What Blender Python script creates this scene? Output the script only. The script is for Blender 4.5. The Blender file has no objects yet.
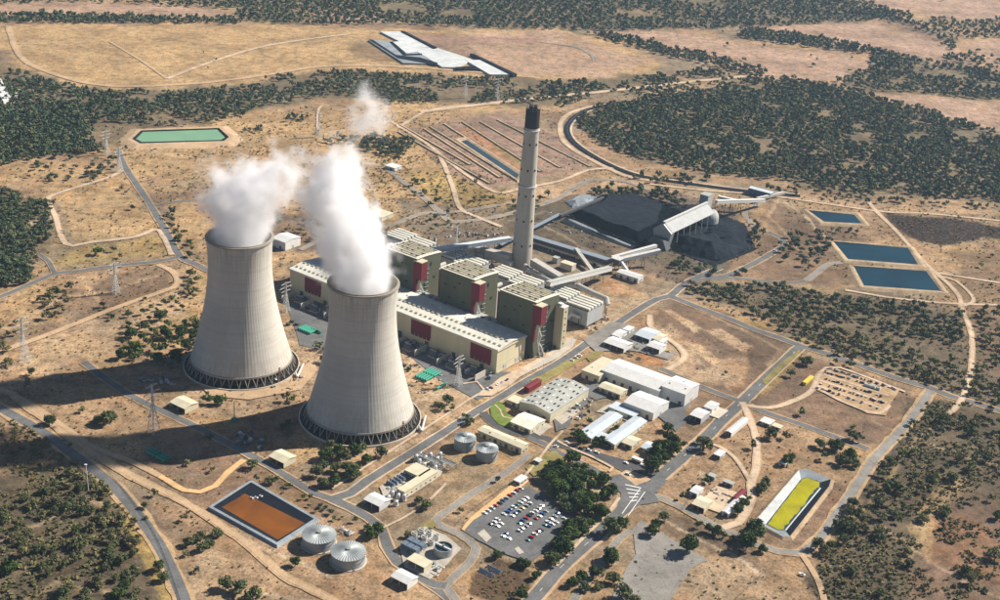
import bpy, math, random
import numpy as np
from math import sin, cos, pi, radians, atan2, hypot, sqrt
random.seed(7)
rng = np.random.default_rng(7)
SC = bpy.context.scene
COL = SC.collection

# ------------------------------------------------------------------ camera
F, PITCH, ROLL, CAMH = 1306.4, 0.41616, 0.07122, 577.1      # focal length in photo pixels, radians, metres
_fw = np.array([0, cos(PITCH), -sin(PITCH)]); _u0 = np.array([0, sin(PITCH), cos(PITCH)]); _r0 = np.array([1., 0, 0])
_rt = _r0*cos(ROLL) + _u0*sin(ROLL); _up = _u0*cos(ROLL) - _r0*sin(ROLL)
cam_d = bpy.data.cameras.new('camera'); cam = bpy.data.objects.new('camera', cam_d); COL.objects.link(cam)
import mathutils
from mathutils import Vector, Matrix
M3 = Matrix(((_rt[0], _up[0], -_fw[0]), (_rt[1], _up[1], -_fw[1]), (_rt[2], _up[2], -_fw[2])))
cam.matrix_world = Matrix.Translation((0, 0, CAMH)) @ M3.to_4x4()
cam_d.sensor_width = 36; cam_d.lens = F*36/1000
cam_d.clip_start = 1; cam_d.clip_end = 60000
SC.camera = cam

# ------------------------------------------------------------------ sky, sun, exposure
SUN_AZ, SUN_EL = radians(26), radians(38.5)        # azimuth anticlockwise from +X
w = bpy.data.worlds.new('World'); SC.world = w; w.use_nodes = True
nt = w.node_tree; nt.nodes.clear()
sky = nt.nodes.new('ShaderNodeTexSky'); sky.sky_type = 'NISHITA'; sky.sun_disc = False
sky.sun_elevation = SUN_EL; sky.sun_rotation = pi/2 - SUN_AZ; sky.air_density = 0.6; sky.dust_density = 0.2; sky.ozone_density = 1.5
bg = nt.nodes.new('ShaderNodeBackground'); bg.inputs[1].default_value = 0.05
out = nt.nodes.new('ShaderNodeOutputWorld')
nt.links.new(sky.outputs[0], bg.inputs[0]); nt.links.new(bg.outputs[0], out.inputs[0])
sd = bpy.data.lights.new('sun', 'SUN'); sun = bpy.data.objects.new('sun', sd); COL.objects.link(sun)
sd.energy = 4.8; sd.angle = radians(0.5); sd.color = (1.0, 0.92, 0.82)
sun.location = (600, 600, 900)
sun.rotation_euler = Vector((cos(SUN_AZ)*cos(SUN_EL), sin(SUN_AZ)*cos(SUN_EL), sin(SUN_EL))).to_track_quat('Z', 'Y').to_euler()
SC.view_settings.view_transform = 'Standard'; SC.view_settings.look = 'None'
SC.view_settings.exposure = 0.9; SC.view_settings.gamma = 1
SC.render.engine = 'CYCLES'
SC.cycles.use_denoising = True
SC.cycles.volume_bounces = 12; SC.cycles.max_bounces = 12; SC.cycles.diffuse_bounces = 3; SC.cycles.transparent_max_bounces = 12
SC.cycles.volume_step_rate = 3.0; SC.cycles.volume_max_steps = 256
SC.cycles.caustics_reflective = False; SC.cycles.caustics_refractive = False

# ------------------------------------------------------------------ survey: where a sight line of the photograph meets a level z
def G(x, y, z=0.0):
    d = _fw*F + _rt*(x-500) + _up*(300-y)
    t = (z-CAMH)/d[2]
    return Vector((d[0]*t, d[1]*t, z))
def on_ray(x, y, Y):
    d = _fw*F + _rt*(x-500) + _up*(300-y); t = Y/d[1]
    return Vector((d[0]*t, Y, CAMH+d[2]*t))
def height_of(xb, yb, yt):
    b = G(xb, yb); lo, hi = 0, 400
    for _ in range(40):
        m = (lo+hi)/2; v = np.array([b.x, b.y, m-CAMH]); y = 300 - F*(v@_up)/(v@_fw)
        if y > yt: lo = m
        else: hi = m
    return lo
TH = -0.5944                                     # the plant's grid: u runs along the turbine hall, v across it
U = Vector((cos(TH), sin(TH), 0)); V = Vector((-sin(TH), cos(TH), 0))

# ------------------------------------------------------------------ materials
MATS = {}
def newmat(name):
    m = bpy.data.materials.new(name); m.use_nodes = True
    return m, m.node_tree, m.node_tree.nodes['Principled BSDF']
def node(nt, t, **kw):
    n = nt.nodes.new(t)
    for k, v in kw.items():
        if hasattr(n, k): setattr(n, k, v)
        else: n.inputs[k].default_value = v
    return n
def noise(nt, scale, detail=4, rough=0.6, vec=None, dist=0.0):
    n = nt.nodes.new('ShaderNodeTexNoise'); n.inputs['Scale'].default_value = scale
    n.inputs['Detail'].default_value = detail; n.inputs['Roughness'].default_value = rough; n.inputs['Distortion'].default_value = dist
    if vec is not None: nt.links.new(vec, n.inputs['Vector'])
    return n.outputs['Fac']
def ramp(nt, fac, stops):
    r = nt.nodes.new('ShaderNodeValToRGB'); e = r.color_ramp.elements
    while len(e) < len(stops): e.new(0.5)
    for i, (p, c) in enumerate(stops):
        e[i].position = p; e[i].color = (c, c, c, 1) if isinstance(c, (int, float)) else (*c, 1)
    nt.links.new(fac, r.inputs[0]); return r.outputs[0]
def mix(nt, fac, a, b, mode='MIX'):
    n = nt.nodes.new('ShaderNodeMix'); n.data_type = 'RGBA'; n.blend_type = mode
    for i, s in ((0, fac), (6, a), (7, b)):
        if isinstance(s, (int, float)): n.inputs[i].default_value = s if i == 0 else (s, s, s, 1)
        elif isinstance(s, tuple): n.inputs[i].default_value = (*s[:3], 1)
        else: nt.links.new(s, n.inputs[i])
    return n.outputs[2]
def pos(nt, scale=(1, 1, 1), rotz=0.0, kind='pos'):
    if kind == 'pos': o = nt.nodes.new('ShaderNodeNewGeometry').outputs['Position']
    else: o = nt.nodes.new('ShaderNodeTexCoord').outputs['Object']
    m = nt.nodes.new('ShaderNodeMapping'); m.inputs['Scale'].default_value = scale; m.inputs['Rotation'].default_value = (0, 0, rotz)
    nt.links.new(o, m.inputs['Vector']); return m.outputs[0]
def bump(nt, b, h, dist=0.3, strength=0.6):
    n = nt.nodes.new('ShaderNodeBump'); n.inputs['Distance'].default_value = dist; n.inputs['Strength'].default_value = strength
    nt.links.new(h, n.inputs['Height']); nt.links.new(n.outputs[0], b.inputs['Normal'])
def mat(name, col, rough=0.8, metal=0.0, var=0.25, scale=0.15, stain=0.0, stripes=None, spec=0.3, vert=False, bumpd=0.0):
    """paint, metal, concrete: base colour with grain at two scales, downward streaks (vert), stains, ribs of sheet metal (stripes=(axis, pitch))"""
    if name in MATS: return MATS[name]
    m, nt, b = newmat(name)
    p = pos(nt, kind='obj'); ps = pos(nt, (1, 1, 0.12 if vert else 1), kind='obj')
    n1 = noise(nt, scale, 6, 0.65, ps); n2 = noise(nt, scale*9, 3, 0.6, p)
    c = mix(nt, 1.0, col, ramp(nt, n1, [(0.25, 1-var), (0.75, 1+var*0.6)]), 'MULTIPLY')
    c = mix(nt, 0.6, c, ramp(nt, n2, [(0.3, 1-var*0.6), (0.7, 1+var*0.3)]), 'MULTIPLY')
    if stain:
        c = mix(nt, ramp(nt, noise(nt, scale*2.3, 5, 0.7, ps), [(0.52, 0.0), (0.7, stain)]), c, (col[0]*0.42, col[1]*0.36, col[2]*0.3))
    if stripes:
        wv = nt.nodes.new('ShaderNodeTexWave'); wv.bands_direction = stripes[0]; wv.inputs['Scale'].default_value = 2*pi/(20*stripes[1])*1.0
        nt.links.new(p, wv.inputs['Vector'])
        c = mix(nt, 1.0, c, ramp(nt, wv.outputs[1], [(0.0, 0.8), (0.35, 1.0)]), 'MULTIPLY')
    nt.links.new(c, b.inputs['Base Color'])
    b.inputs['Roughness'].default_value = rough; b.inputs['Metallic'].default_value = metal
    b.inputs['Specular IOR Level'].default_value = spec
    if bumpd: bump(nt, b, n2, bumpd)
    MATS[name] = m; return m

def ground_like(name, attr=None, col=(0.4, 0.3, 0.2), amp=1.0, fine=1.0, tuft=0.0):
    m, nt, b = newmat(name)
    p = pos(nt)
    if attr:
        a = nt.nodes.new('ShaderNodeAttribute'); a.attribute_name = attr; base = a.outputs['Color']
    else:
        base = col
    big = noise(nt, 0.012, 7, 0.62, p); mid = noise(nt, 0.07, 6, 0.7, p); fin = noise(nt, 0.45, 5, 0.75, p)
    c = mix(nt, 1.0, base, ramp(nt, big, [(0.30, 1-0.30*amp), (0.5, 1.0), (0.70, 1+0.22*amp)]), 'MULTIPLY')
    c = mix(nt, 1.0, c, ramp(nt, mid, [(0.30, 1-0.42*amp), (0.5, 1.0), (0.70, 1+0.26*amp)]), 'MULTIPLY')
    c = mix(nt, 1.0, c, ramp(nt, fin, [(0.28, 1-0.45*fine), (0.5, 1.0), (0.72, 1+0.32*fine)]), 'MULTIPLY')
    if tuft:
        t = ramp(nt, noise(nt, 0.20, 4, 0.85, p), [(0.53, 0.0), (0.62, tuft)])
        c = mix(nt, t, c, (0.13, 0.10, 0.055))
        t2 = ramp(nt, noise(nt, 0.035, 4, 0.6, pos(nt, (1, 1, 1), 0.4)), [(0.5, 0.0), (0.68, 0.55)])
        c = mix(nt, t2, c, mix(nt, 1.0, c, (1.12, 0.93, 0.78), 'MULTIPLY'))
    nt.links.new(c, b.inputs['Base Color']); b.inputs['Roughness'].default_value = 1.0; b.inputs['Specular IOR Level'].default_value = 0.1
    bump(nt, b, fin, 0.8, 0.5)
    MATS[name] = m; return m

ground_like('soil', 'zone', amp=1.35, fine=1.25, tuft=0.9)
ground_like('asphalt', col=(0.135, 0.137, 0.135), amp=0.75, fine=0.5)
ground_like('asphalt_dark', col=(0.085, 0.085, 0.088), amp=0.5, fine=0.3)
ground_like('asphalt_pale', col=(0.24, 0.225, 0.20), amp=0.75, fine=0.5)
ground_like('dirt', col=(0.44, 0.31, 0.19), amp=0.6, fine=0.5)
ground_like('dirt_pale', col=(0.49, 0.38, 0.27), amp=0.9, fine=0.4)
ground_like('dirt_sand', col=(0.60, 0.38, 0.18), amp=0.5, fine=0.4)
ground_like('verge', col=(0.40, 0.275, 0.155), amp=0.9, fine=0.8)
ground_like('concrete_slab', col=(0.42, 0.38, 0.32), amp=0.5, fine=0.35)
ground_like('lawn', col=(0.15, 0.20, 0.04), amp=0.8, fine=0.6)
ground_like('dry_lawn', col=(0.24, 0.205, 0.075), amp=0.9, fine=0.7)
ground_like('coal', col=(0.003, 0.004, 0.006), amp=0.8, fine=0.7)
ground_like('coal_dust_and_lit', col=(0.020, 0.025, 0.032), amp=0.8, fine=0.6)
ground_like('bank', col=(0.36, 0.27, 0.17), amp=0.9, fine=0.8)
ground_like('liner_white', col=(0.52, 0.54, 0.53), amp=0.5, fine=0.25)
ground_like('liner_grey', col=(0.24, 0.27, 0.29), amp=0.7, fine=0.45)
ground_like('liner_black', col=(0.014, 0.018, 0.026), amp=0.6, fine=0.3)

for q_ in ('coal', 'coal_dust_and_lit', 'liner_black'): MATS[q_].node_tree.nodes['Principled BSDF'].inputs['Specular IOR Level'].default_value = 0.02
def water(name, col, col2=None, rough=0.12, scale=0.02, spec=0.5):
    m, nt, b = newmat(name); p = pos(nt)
    n = noise(nt, scale, 5, 0.6, p, 0.6)
    c2 = col2 or (col[0]*0.6, col[1]*0.7, col[2]*0.75)
    nt.links.new(mix(nt, ramp(nt, n, [(0.35, 0.0), (0.68, 1.0)]), col, c2), b.inputs['Base Color'])
    b.inputs['Roughness'].default_value = rough; b.inputs['Specular IOR Level'].default_value = spec
    bump(nt, b, noise(nt, 0.9, 3, 0.6, p), 0.05, 0.3)
    MATS[name] = m
water('water_blue', (0.004, 0.035, 0.055), (0.002, 0.020, 0.036), 0.4, spec=0.12)
water('water_dark', (0.03, 0.06, 0.08), (0.02, 0.04, 0.055), 0.35, spec=0.15)
water('water_green', (0.15, 0.29, 0.18), (0.19, 0.33, 0.20), 0.5, spec=0.15)
water('water_orange', (0.20, 0.068, 0.010), (0.11, 0.040, 0.010), 0.6, 0.03, spec=0.1)
water('algae_yellow', (0.36, 0.33, 0.010), (0.24, 0.23, 0.012), 0.9, 0.06, spec=0.05)

# foliage
def foliage(name, col, col2):
    m, nt, b = newmat(name)
    a = nt.nodes.new('ShaderNodeAttribute'); a.attribute_name = 'tint'
    oi = nt.nodes.new('ShaderNodeObjectInfo')
    c = mix(nt, a.outputs['Fac'], col, col2)
    c = mix(nt, 1.0, c, ramp(nt, oi.outputs['Random'], [(0.0, (0.8, 0.85, 0.85)), (1.0, (1.25, 1.15, 1.05))]), 'MULTIPLY')
    nt.links.new(c, b.inputs['Base Color']); b.inputs['Roughness'].default_value = 0.85; b.inputs['Specular IOR Level'].default_value = 0.15
    MATS[name] = m
foliage('gum_leaves', (0.044, 0.066, 0.026), (0.145, 0.16, 0.062))
foliage('olive_leaves', (0.07, 0.08, 0.035), (0.18, 0.165, 0.075))
foliage('dark_leaves', (0.016, 0.040, 0.010), (0.075, 0.115, 0.022))
foliage('wood_leaves', (0.034, 0.060, 0.036), (0.095, 0.128, 0.062))
foliage('dry_scrub', (0.16, 0.115, 0.06), (0.30, 0.22, 0.11))
mat('bark', (0.30, 0.25, 0.19), var=0.3, scale=1.2, vert=True)
mat('concrete', (0.40, 0.37, 0.315), var=0.16, scale=0.05, vert=True, stain=0.25, bumpd=0.05)
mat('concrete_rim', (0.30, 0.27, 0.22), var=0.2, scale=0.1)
mat('tower_concrete', (0.48, 0.455, 0.40), var=0.09, scale=0.05, vert=True, stain=0.12, bumpd=0.05)
mat('concrete_pale', (0.52, 0.47, 0.38), var=0.2, scale=0.2)
mat('black', (0.018, 0.018, 0.02), var=0.3)
mat('dark_void', (0.02, 0.018, 0.016), var=0.4)
mat('cream', (0.60, 0.54, 0.355), var=0.12, scale=0.05, stripes=('X', 1.1), vert=True, stain=0.12)
mat('cream_plain', (0.58, 0.53, 0.38), var=0.16, scale=0.15, stain=0.15)
mat('cream_roof', (0.76, 0.71, 0.57), var=0.16, scale=0.12, stain=0.25)
mat('hall_roof', (0.64, 0.63, 0.55), var=0.18, scale=0.06, stripes=('X', 1.6), stain=0.25)
mat('olive', (0.105, 0.112, 0.068), var=0.16, scale=0.06, stripes=('X', 1.4), vert=True, stain=0.15)
mat('red', (0.17, 0.018, 0.030), var=0.14, scale=0.2, stripes=('X', 0.9))
mat('white', (0.66, 0.66, 0.63), var=0.14, scale=0.15, stripes=('X', 1.0), stain=0.2)
mat('white_plain', (0.64, 0.64, 0.62), var=0.14, scale=0.2, stripes=('X', 1.1), stain=0.2)
mat('grey_sheet', (0.42, 0.43, 0.42), var=0.16, scale=0.1, stripes=('X', 1.1), stain=0.2)
mat('roof_grey', (0.40, 0.41, 0.37), var=0.2, scale=0.09, stripes=('X', 1.2), stain=0.3)
mat('roof_blue', (0.50, 0.56, 0.60), var=0.12, scale=0.1, stripes=('X', 0.9), stain=0.15)
mat('galvanised', (0.33, 0.36, 0.36), rough=0.55, metal=0.3, var=0.16, scale=0.2, stain=0.15)
mat('steel', (0.30, 0.31, 0.31), rough=0.6, metal=0.3, var=0.2, scale=0.5)
mat('steel_pale', (0.55, 0.55, 0.52), rough=0.6, var=0.2, scale=0.5)
mat('steel_dark', (0.09, 0.095, 0.10), rough=0.6, var=0.25, scale=0.5)
mat('duct', (0.46, 0.44, 0.39), var=0.2, scale=0.15, stain=0.25)
mat('belt_cover', (0.22, 0.26, 0.30), rough=0.6, var=0.2, scale=0.2)
mat('teal', (0.015, 0.26, 0.17), rough=0.5, var=0.2, scale=0.6)
mat('machine_blue', (0.13, 0.17, 0.22), rough=0.6, var=0.3, scale=0.4)
mat('glass', (0.02, 0.025, 0.03), rough=0.08, var=0.1, spec=0.6)
mat('rubber', (0.02, 0.02, 0.02), var=0.2)
mat('blue_shed', (0.10, 0.17, 0.26), var=0.15, scale=0.2, stripes=('X', 1.0))
mat('road_paint', (0.72, 0.71, 0.68), var=0.3, scale=0.8)
mat('rust', (0.20, 0.09, 0.045), var=0.4, scale=0.5)
mat('orange_paint', (0.55, 0.20, 0.03), var=0.2, scale=0.5)
mat('yellow_paint', (0.62, 0.48, 0.06), var=0.2, scale=0.5)
for n_, c_ in dict(car_white=(0.78, 0.78, 0.77), car_silver=(0.42, 0.43, 0.45), car_red=(0.42, 0.02, 0.02), car_blue=(0.03, 0.10, 0.26),
                   car_black=(0.02, 0.02, 0.025), car_yellow=(0.65, 0.45, 0.08), car_teal=(0.03, 0.20, 0.20)).items():
    mat(n_, c_, rough=0.3, var=0.06, spec=0.6)

# ------------------------------------------------------------------ mesh building
class MB:
    def __init__(s): s.v = []; s.f = []; s.m = []; s.mats = []
    def mi(s, m):
        if m is None: return 0
        if m not in s.mats: s.mats.append(m)
        return s.mats.index(m)
    def poly(s, pts, m=None):
        k = len(s.v); s.v += [tuple(p) for p in pts]; s.f.append(tuple(range(k, k+len(pts)))); s.m.append(s.mi(m))
    def box(s, x0, y0, z0, x1, y1, z1, m=None):
        k = len(s.v); i = s.mi(m)
        s.v += [(x0, y0, z0), (x1, y0, z0), (x1, y1, z0), (x0, y1, z0), (x0, y0, z1), (x1, y0, z1), (x1, y1, z1), (x0, y1, z1)]
        for q in ((3, 2, 1, 0), (4, 5, 6, 7), (0, 1, 5, 4), (1, 2, 6, 5), (2, 3, 7, 6), (3, 0, 4, 7)):
            s.f.append(tuple(k+a for a in q)); s.m.append(i)
        return s
    def prism(s, pts, z0, z1, m=None):
        n = len(pts); k = len(s.v); i = s.mi(m)
        s.v += [(p[0], p[1], z0) for p in pts] + [(p[0], p[1], z1) for p in pts]
        s.f.append(tuple(range(k+n-1, k-1, -1))); s.m.append(i)
        s.f.append(tuple(range(k+n, k+2*n))); s.m.append(i)
        for a in range(n):
            b = (a+1) % n; s.f.append((k+a, k+b, k+n+b, k+n+a)); s.m.append(i)
        return s
    def profile_x(s, pts, x0, x1, m=None):          # (y, z) outline swept along x
        n = len(pts); k = len(s.v); i = s.mi(m)
        s.v += [(x0, p[0], p[1]) for p in pts] + [(x1, p[0], p[1]) for p in pts]
        s.f.append(tuple(range(k+n-1, k-1, -1))); s.m.append(i)
        s.f.append(tuple(range(k+n, k+2*n))); s.m.append(i)
        for a in range(n):
            b = (a+1) % n; s.f.append((k+a, k+b, k+n+b, k+n+a)); s.m.append(i)
        return s
    def profile_y(s, pts, y0, y1, m=None):          # (x, z) outline swept along y
        n = len(pts); k = len(s.v); i = s.mi(m)
        s.v += [(p[0], y0, p[1]) for p in pts] + [(p[0], y1, p[1]) for p in pts]
        s.f.append(tuple(range(k, k+n))); s.m.append(i)
        s.f.append(tuple(range(k+2*n-1, k+n-1, -1))); s.m.append(i)
        for a in range(n):
            b = (a+1) % n; s.f.append((k+b, k+a, k+n+a, k+n+b)); s.m.append(i)
        return s
    def tube(s, p0, p1, r, n=8, r1=None, m=None, caps=True):
        p0 = Vector(p0); p1 = Vector(p1); d = (p1-p0).normalized(); r1 = r if r1 is None else r1
        a = d.orthogonal().normalized() if abs(d.z) < 0.999 else Vector((1, 0, 0)); b = d.cross(a)
        k = len(s.v); i = s.mi(m)
        for p, rr in ((p0, r), (p1, r1)):
            for j in range(n):
                t = 2*pi*j/n; q = p + a*(rr*cos(t)) + b*(rr*sin(t)); s.v.append(tuple(q))
        for j in range(n):
            l = (j+1) % n; s.f.append((k+j, k+l, k+n+l, k+n+j)); s.m.append(i)
        if caps:
            s.f.append(tuple(range(k+n-1, k-1, -1))); s.m.append(i)
            s.f.append(tuple(range(k+n, k+2*n))); s.m.append(i)
        return s
    def bar(s, p0, p1, w_=0.3, m=None): return s.tube(p0, p1, w_*0.7, 4, m=m)
    def duct(s, p0, p1, w_, h_, m=None, up=(0, 0, 1)):   # rectangular section between two points
        p0 = Vector(p0); p1 = Vector(p1); d = (p1-p0).normalized(); side = d.cross(Vector(up)).normalized(); u = side.cross(d)
        k = len(s.v); i = s.mi(m)
        for p in (p0, p1):
            for a, b in ((-1, -1), (1, -1), (1, 1), (-1, 1)): s.v.append(tuple(p + side*(a*w_/2) + u*(b*h_/2)))
        for q in ((3, 2, 1, 0), (4, 5, 6, 7), (0, 1, 5, 4), (1, 2, 6, 5), (2, 3, 7, 6), (3, 0, 4, 7)):
            s.f.append(tuple(k+a for a in q)); s.m.append(i)
        return s
    def lathe(s, prof, n=32, m=None, c=(0, 0)):
        k = len(s.v); i = s.mi(m)
        for r, z in prof:
            for j in range(n):
                t = 2*pi*j/n; s.v.append((c[0]+r*cos(t), c[1]+r*sin(t), z))
        for a in range(len(prof)-1):
            for j in range(n):
                l = (j+1) % n; s.f.append((k+a*n+j, k+a*n+l, k+(a+1)*n+l, k+(a+1)*n+j)); s.m.append(i)
        return s
    def mesh(s, name, m=None, smooth=False):
        me = bpy.data.meshes.new(name); me.from_pydata(s.v, [], s.f)
        mats = s.mats if s.mats else [m]
        for x in mats: me.materials.append(MATS[x] if x else MATS[m])
        if s.mats: me.polygons.foreach_set('material_index', s.m)
        if smooth: me.polygons.foreach_set('use_smooth', [True]*len(me.polygons))
        me.update(); return me
    def build(s, name, m, parent=None, smooth=False, loc=None):
        o = bpy.data.objects.new(name, s.mesh(name, m, smooth)); COL.objects.link(o)
        if parent: o.parent = parent
        if loc: o.location = loc
        return o

def tag(o, label=None, cat=None, group=None, kind=None):
    if label: o['label'] = label
    if cat: o['category'] = cat
    if group: o['group'] = group
    if kind: o['kind'] = kind
    return o
def thing(name, label, cat, loc=(0, 0, 0), rz=0.0, group=None):
    o = bpy.data.objects.new(name, None); COL.objects.link(o); o.location = loc; o.rotation_euler = (0, 0, rz)
    o.empty_display_size = 2
    return tag(o, label, cat, group)
def part(name, mesh, parent, loc=None, rz=None, label=None):
    o = bpy.data.objects.new(name, mesh); COL.objects.link(o); o.parent = parent
    if loc is not None: o.location = loc
    if rz is not None: o.rotation_euler = (0, 0, rz)
    if label: o['label'] = label
    return o
def kids(o): return [c for c in bpy.data.objects if c.parent == o]
def dup(root, loc, rz=None, label=None, group=None, ks=None):
    r = root.copy(); COL.objects.link(r); r.location = loc
    if rz is not None: r.rotation_euler = (0, 0, rz)
    if label: r['label'] = label
    if group: r['group'] = group
    def rec(src, dst):
        for c in (ks[src.name] if ks and src.name in ks else list(src.children)):
            d = c.copy(); COL.objects.link(d); d.parent = dst; rec(c, d)
    rec(root, r); return r

# ------------------------------------------------------------------ noise and polygons in numpy
_lat = rng.random((256, 256))
def vnoise(x, y, s):
    x = np.asarray(x)/s + 1000.5; y = np.asarray(y)/s + 1000.5
    xi = np.floor(x).astype(int); yi = np.floor(y).astype(int); fx = x-xi; fy = y-yi
    fx = fx*fx*(3-2*fx); fy = fy*fy*(3-2*fy)
    g = lambda a, b: _lat[a & 255, b & 255]
    return (g(xi, yi)*(1-fx)+g(xi+1, yi)*fx)*(1-fy) + (g(xi, yi+1)*(1-fx)+g(xi+1, yi+1)*fx)*fy
def fbm(x, y, s, o=3):
    t = 0; a = 0.5; n = 0
    for k in range(o): t = t + a*vnoise(x+17*k, y-31*k, s/2**k); n += a; a *= 0.55
    return t/n
def inpoly(x, y, P):
    ins = np.zeros(x.shape, bool); n = len(P)
    for i in range(n):
        x0, y0 = P[i]; x1, y1 = P[(i+1) % n]
        if y0 == y1: continue
        c = ((y0 > y) != (y1 > y)) & (x < (x1-x0)*(y-y0)/(y1-y0)+x0)
        ins ^= c
    return ins
def wpoly(pts): return np.array([tuple(G(a, b))[:2] for a, b in pts])

def tower_mat():
    m = MATS['tower_concrete']; nt = m.node_tree; b = nt.nodes['Principled BSDF']; src = b.inputs['Base Color'].links[0].from_socket
    rings = noise(nt, 1.0, 2, 0.5, pos(nt, (.006, .006, .35), kind='obj')); big = noise(nt, .022, 4, .6, pos(nt, kind='obj'))
    geo = pos(nt, kind='obj'); sep = nt.nodes.new('ShaderNodeSeparateXYZ'); nt.links.new(geo, sep.inputs[0])
    mr = nt.nodes.new('ShaderNodeMapRange'); nt.links.new(sep.outputs[2], mr.inputs[0]); mr.inputs[1].default_value = 96; mr.inputs[2].default_value = 131
    st = ramp(nt, noise(nt, .35, 4, .7, pos(nt, (1, 1, .05), kind='obj')), [(.45, 0.0), (.65, .55)])
    k = nt.nodes.new('ShaderNodeMath'); k.operation = 'MULTIPLY'; nt.links.new(mr.outputs[0], k.inputs[0]); nt.links.new(st, k.inputs[1])
    mr2 = nt.nodes.new('ShaderNodeMapRange'); nt.links.new(sep.outputs[2], mr2.inputs[0]); mr2.inputs[1].default_value = 34; mr2.inputs[2].default_value = 9
    k2 = nt.nodes.new('ShaderNodeMath'); k2.operation = 'MULTIPLY'; nt.links.new(mr2.outputs[0], k2.inputs[0]); nt.links.new(st, k2.inputs[1])
    c = mix(nt, 1.0, src, ramp(nt, rings, [(.35, .93), (.5, 1.0), (.65, 1.03)]), 'MULTIPLY'); c = mix(nt, 1.0, c, ramp(nt, big, [(.35, .9), (.65, 1.07)]), 'MULTIPLY')
    c = mix(nt, k.outputs[0], c, (.16, .15, .13)); c = mix(nt, k2.outputs[0], c, (.27, .22, .16)); nt.links.new(c, b.inputs['Base Color'])
tower_mat()
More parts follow.
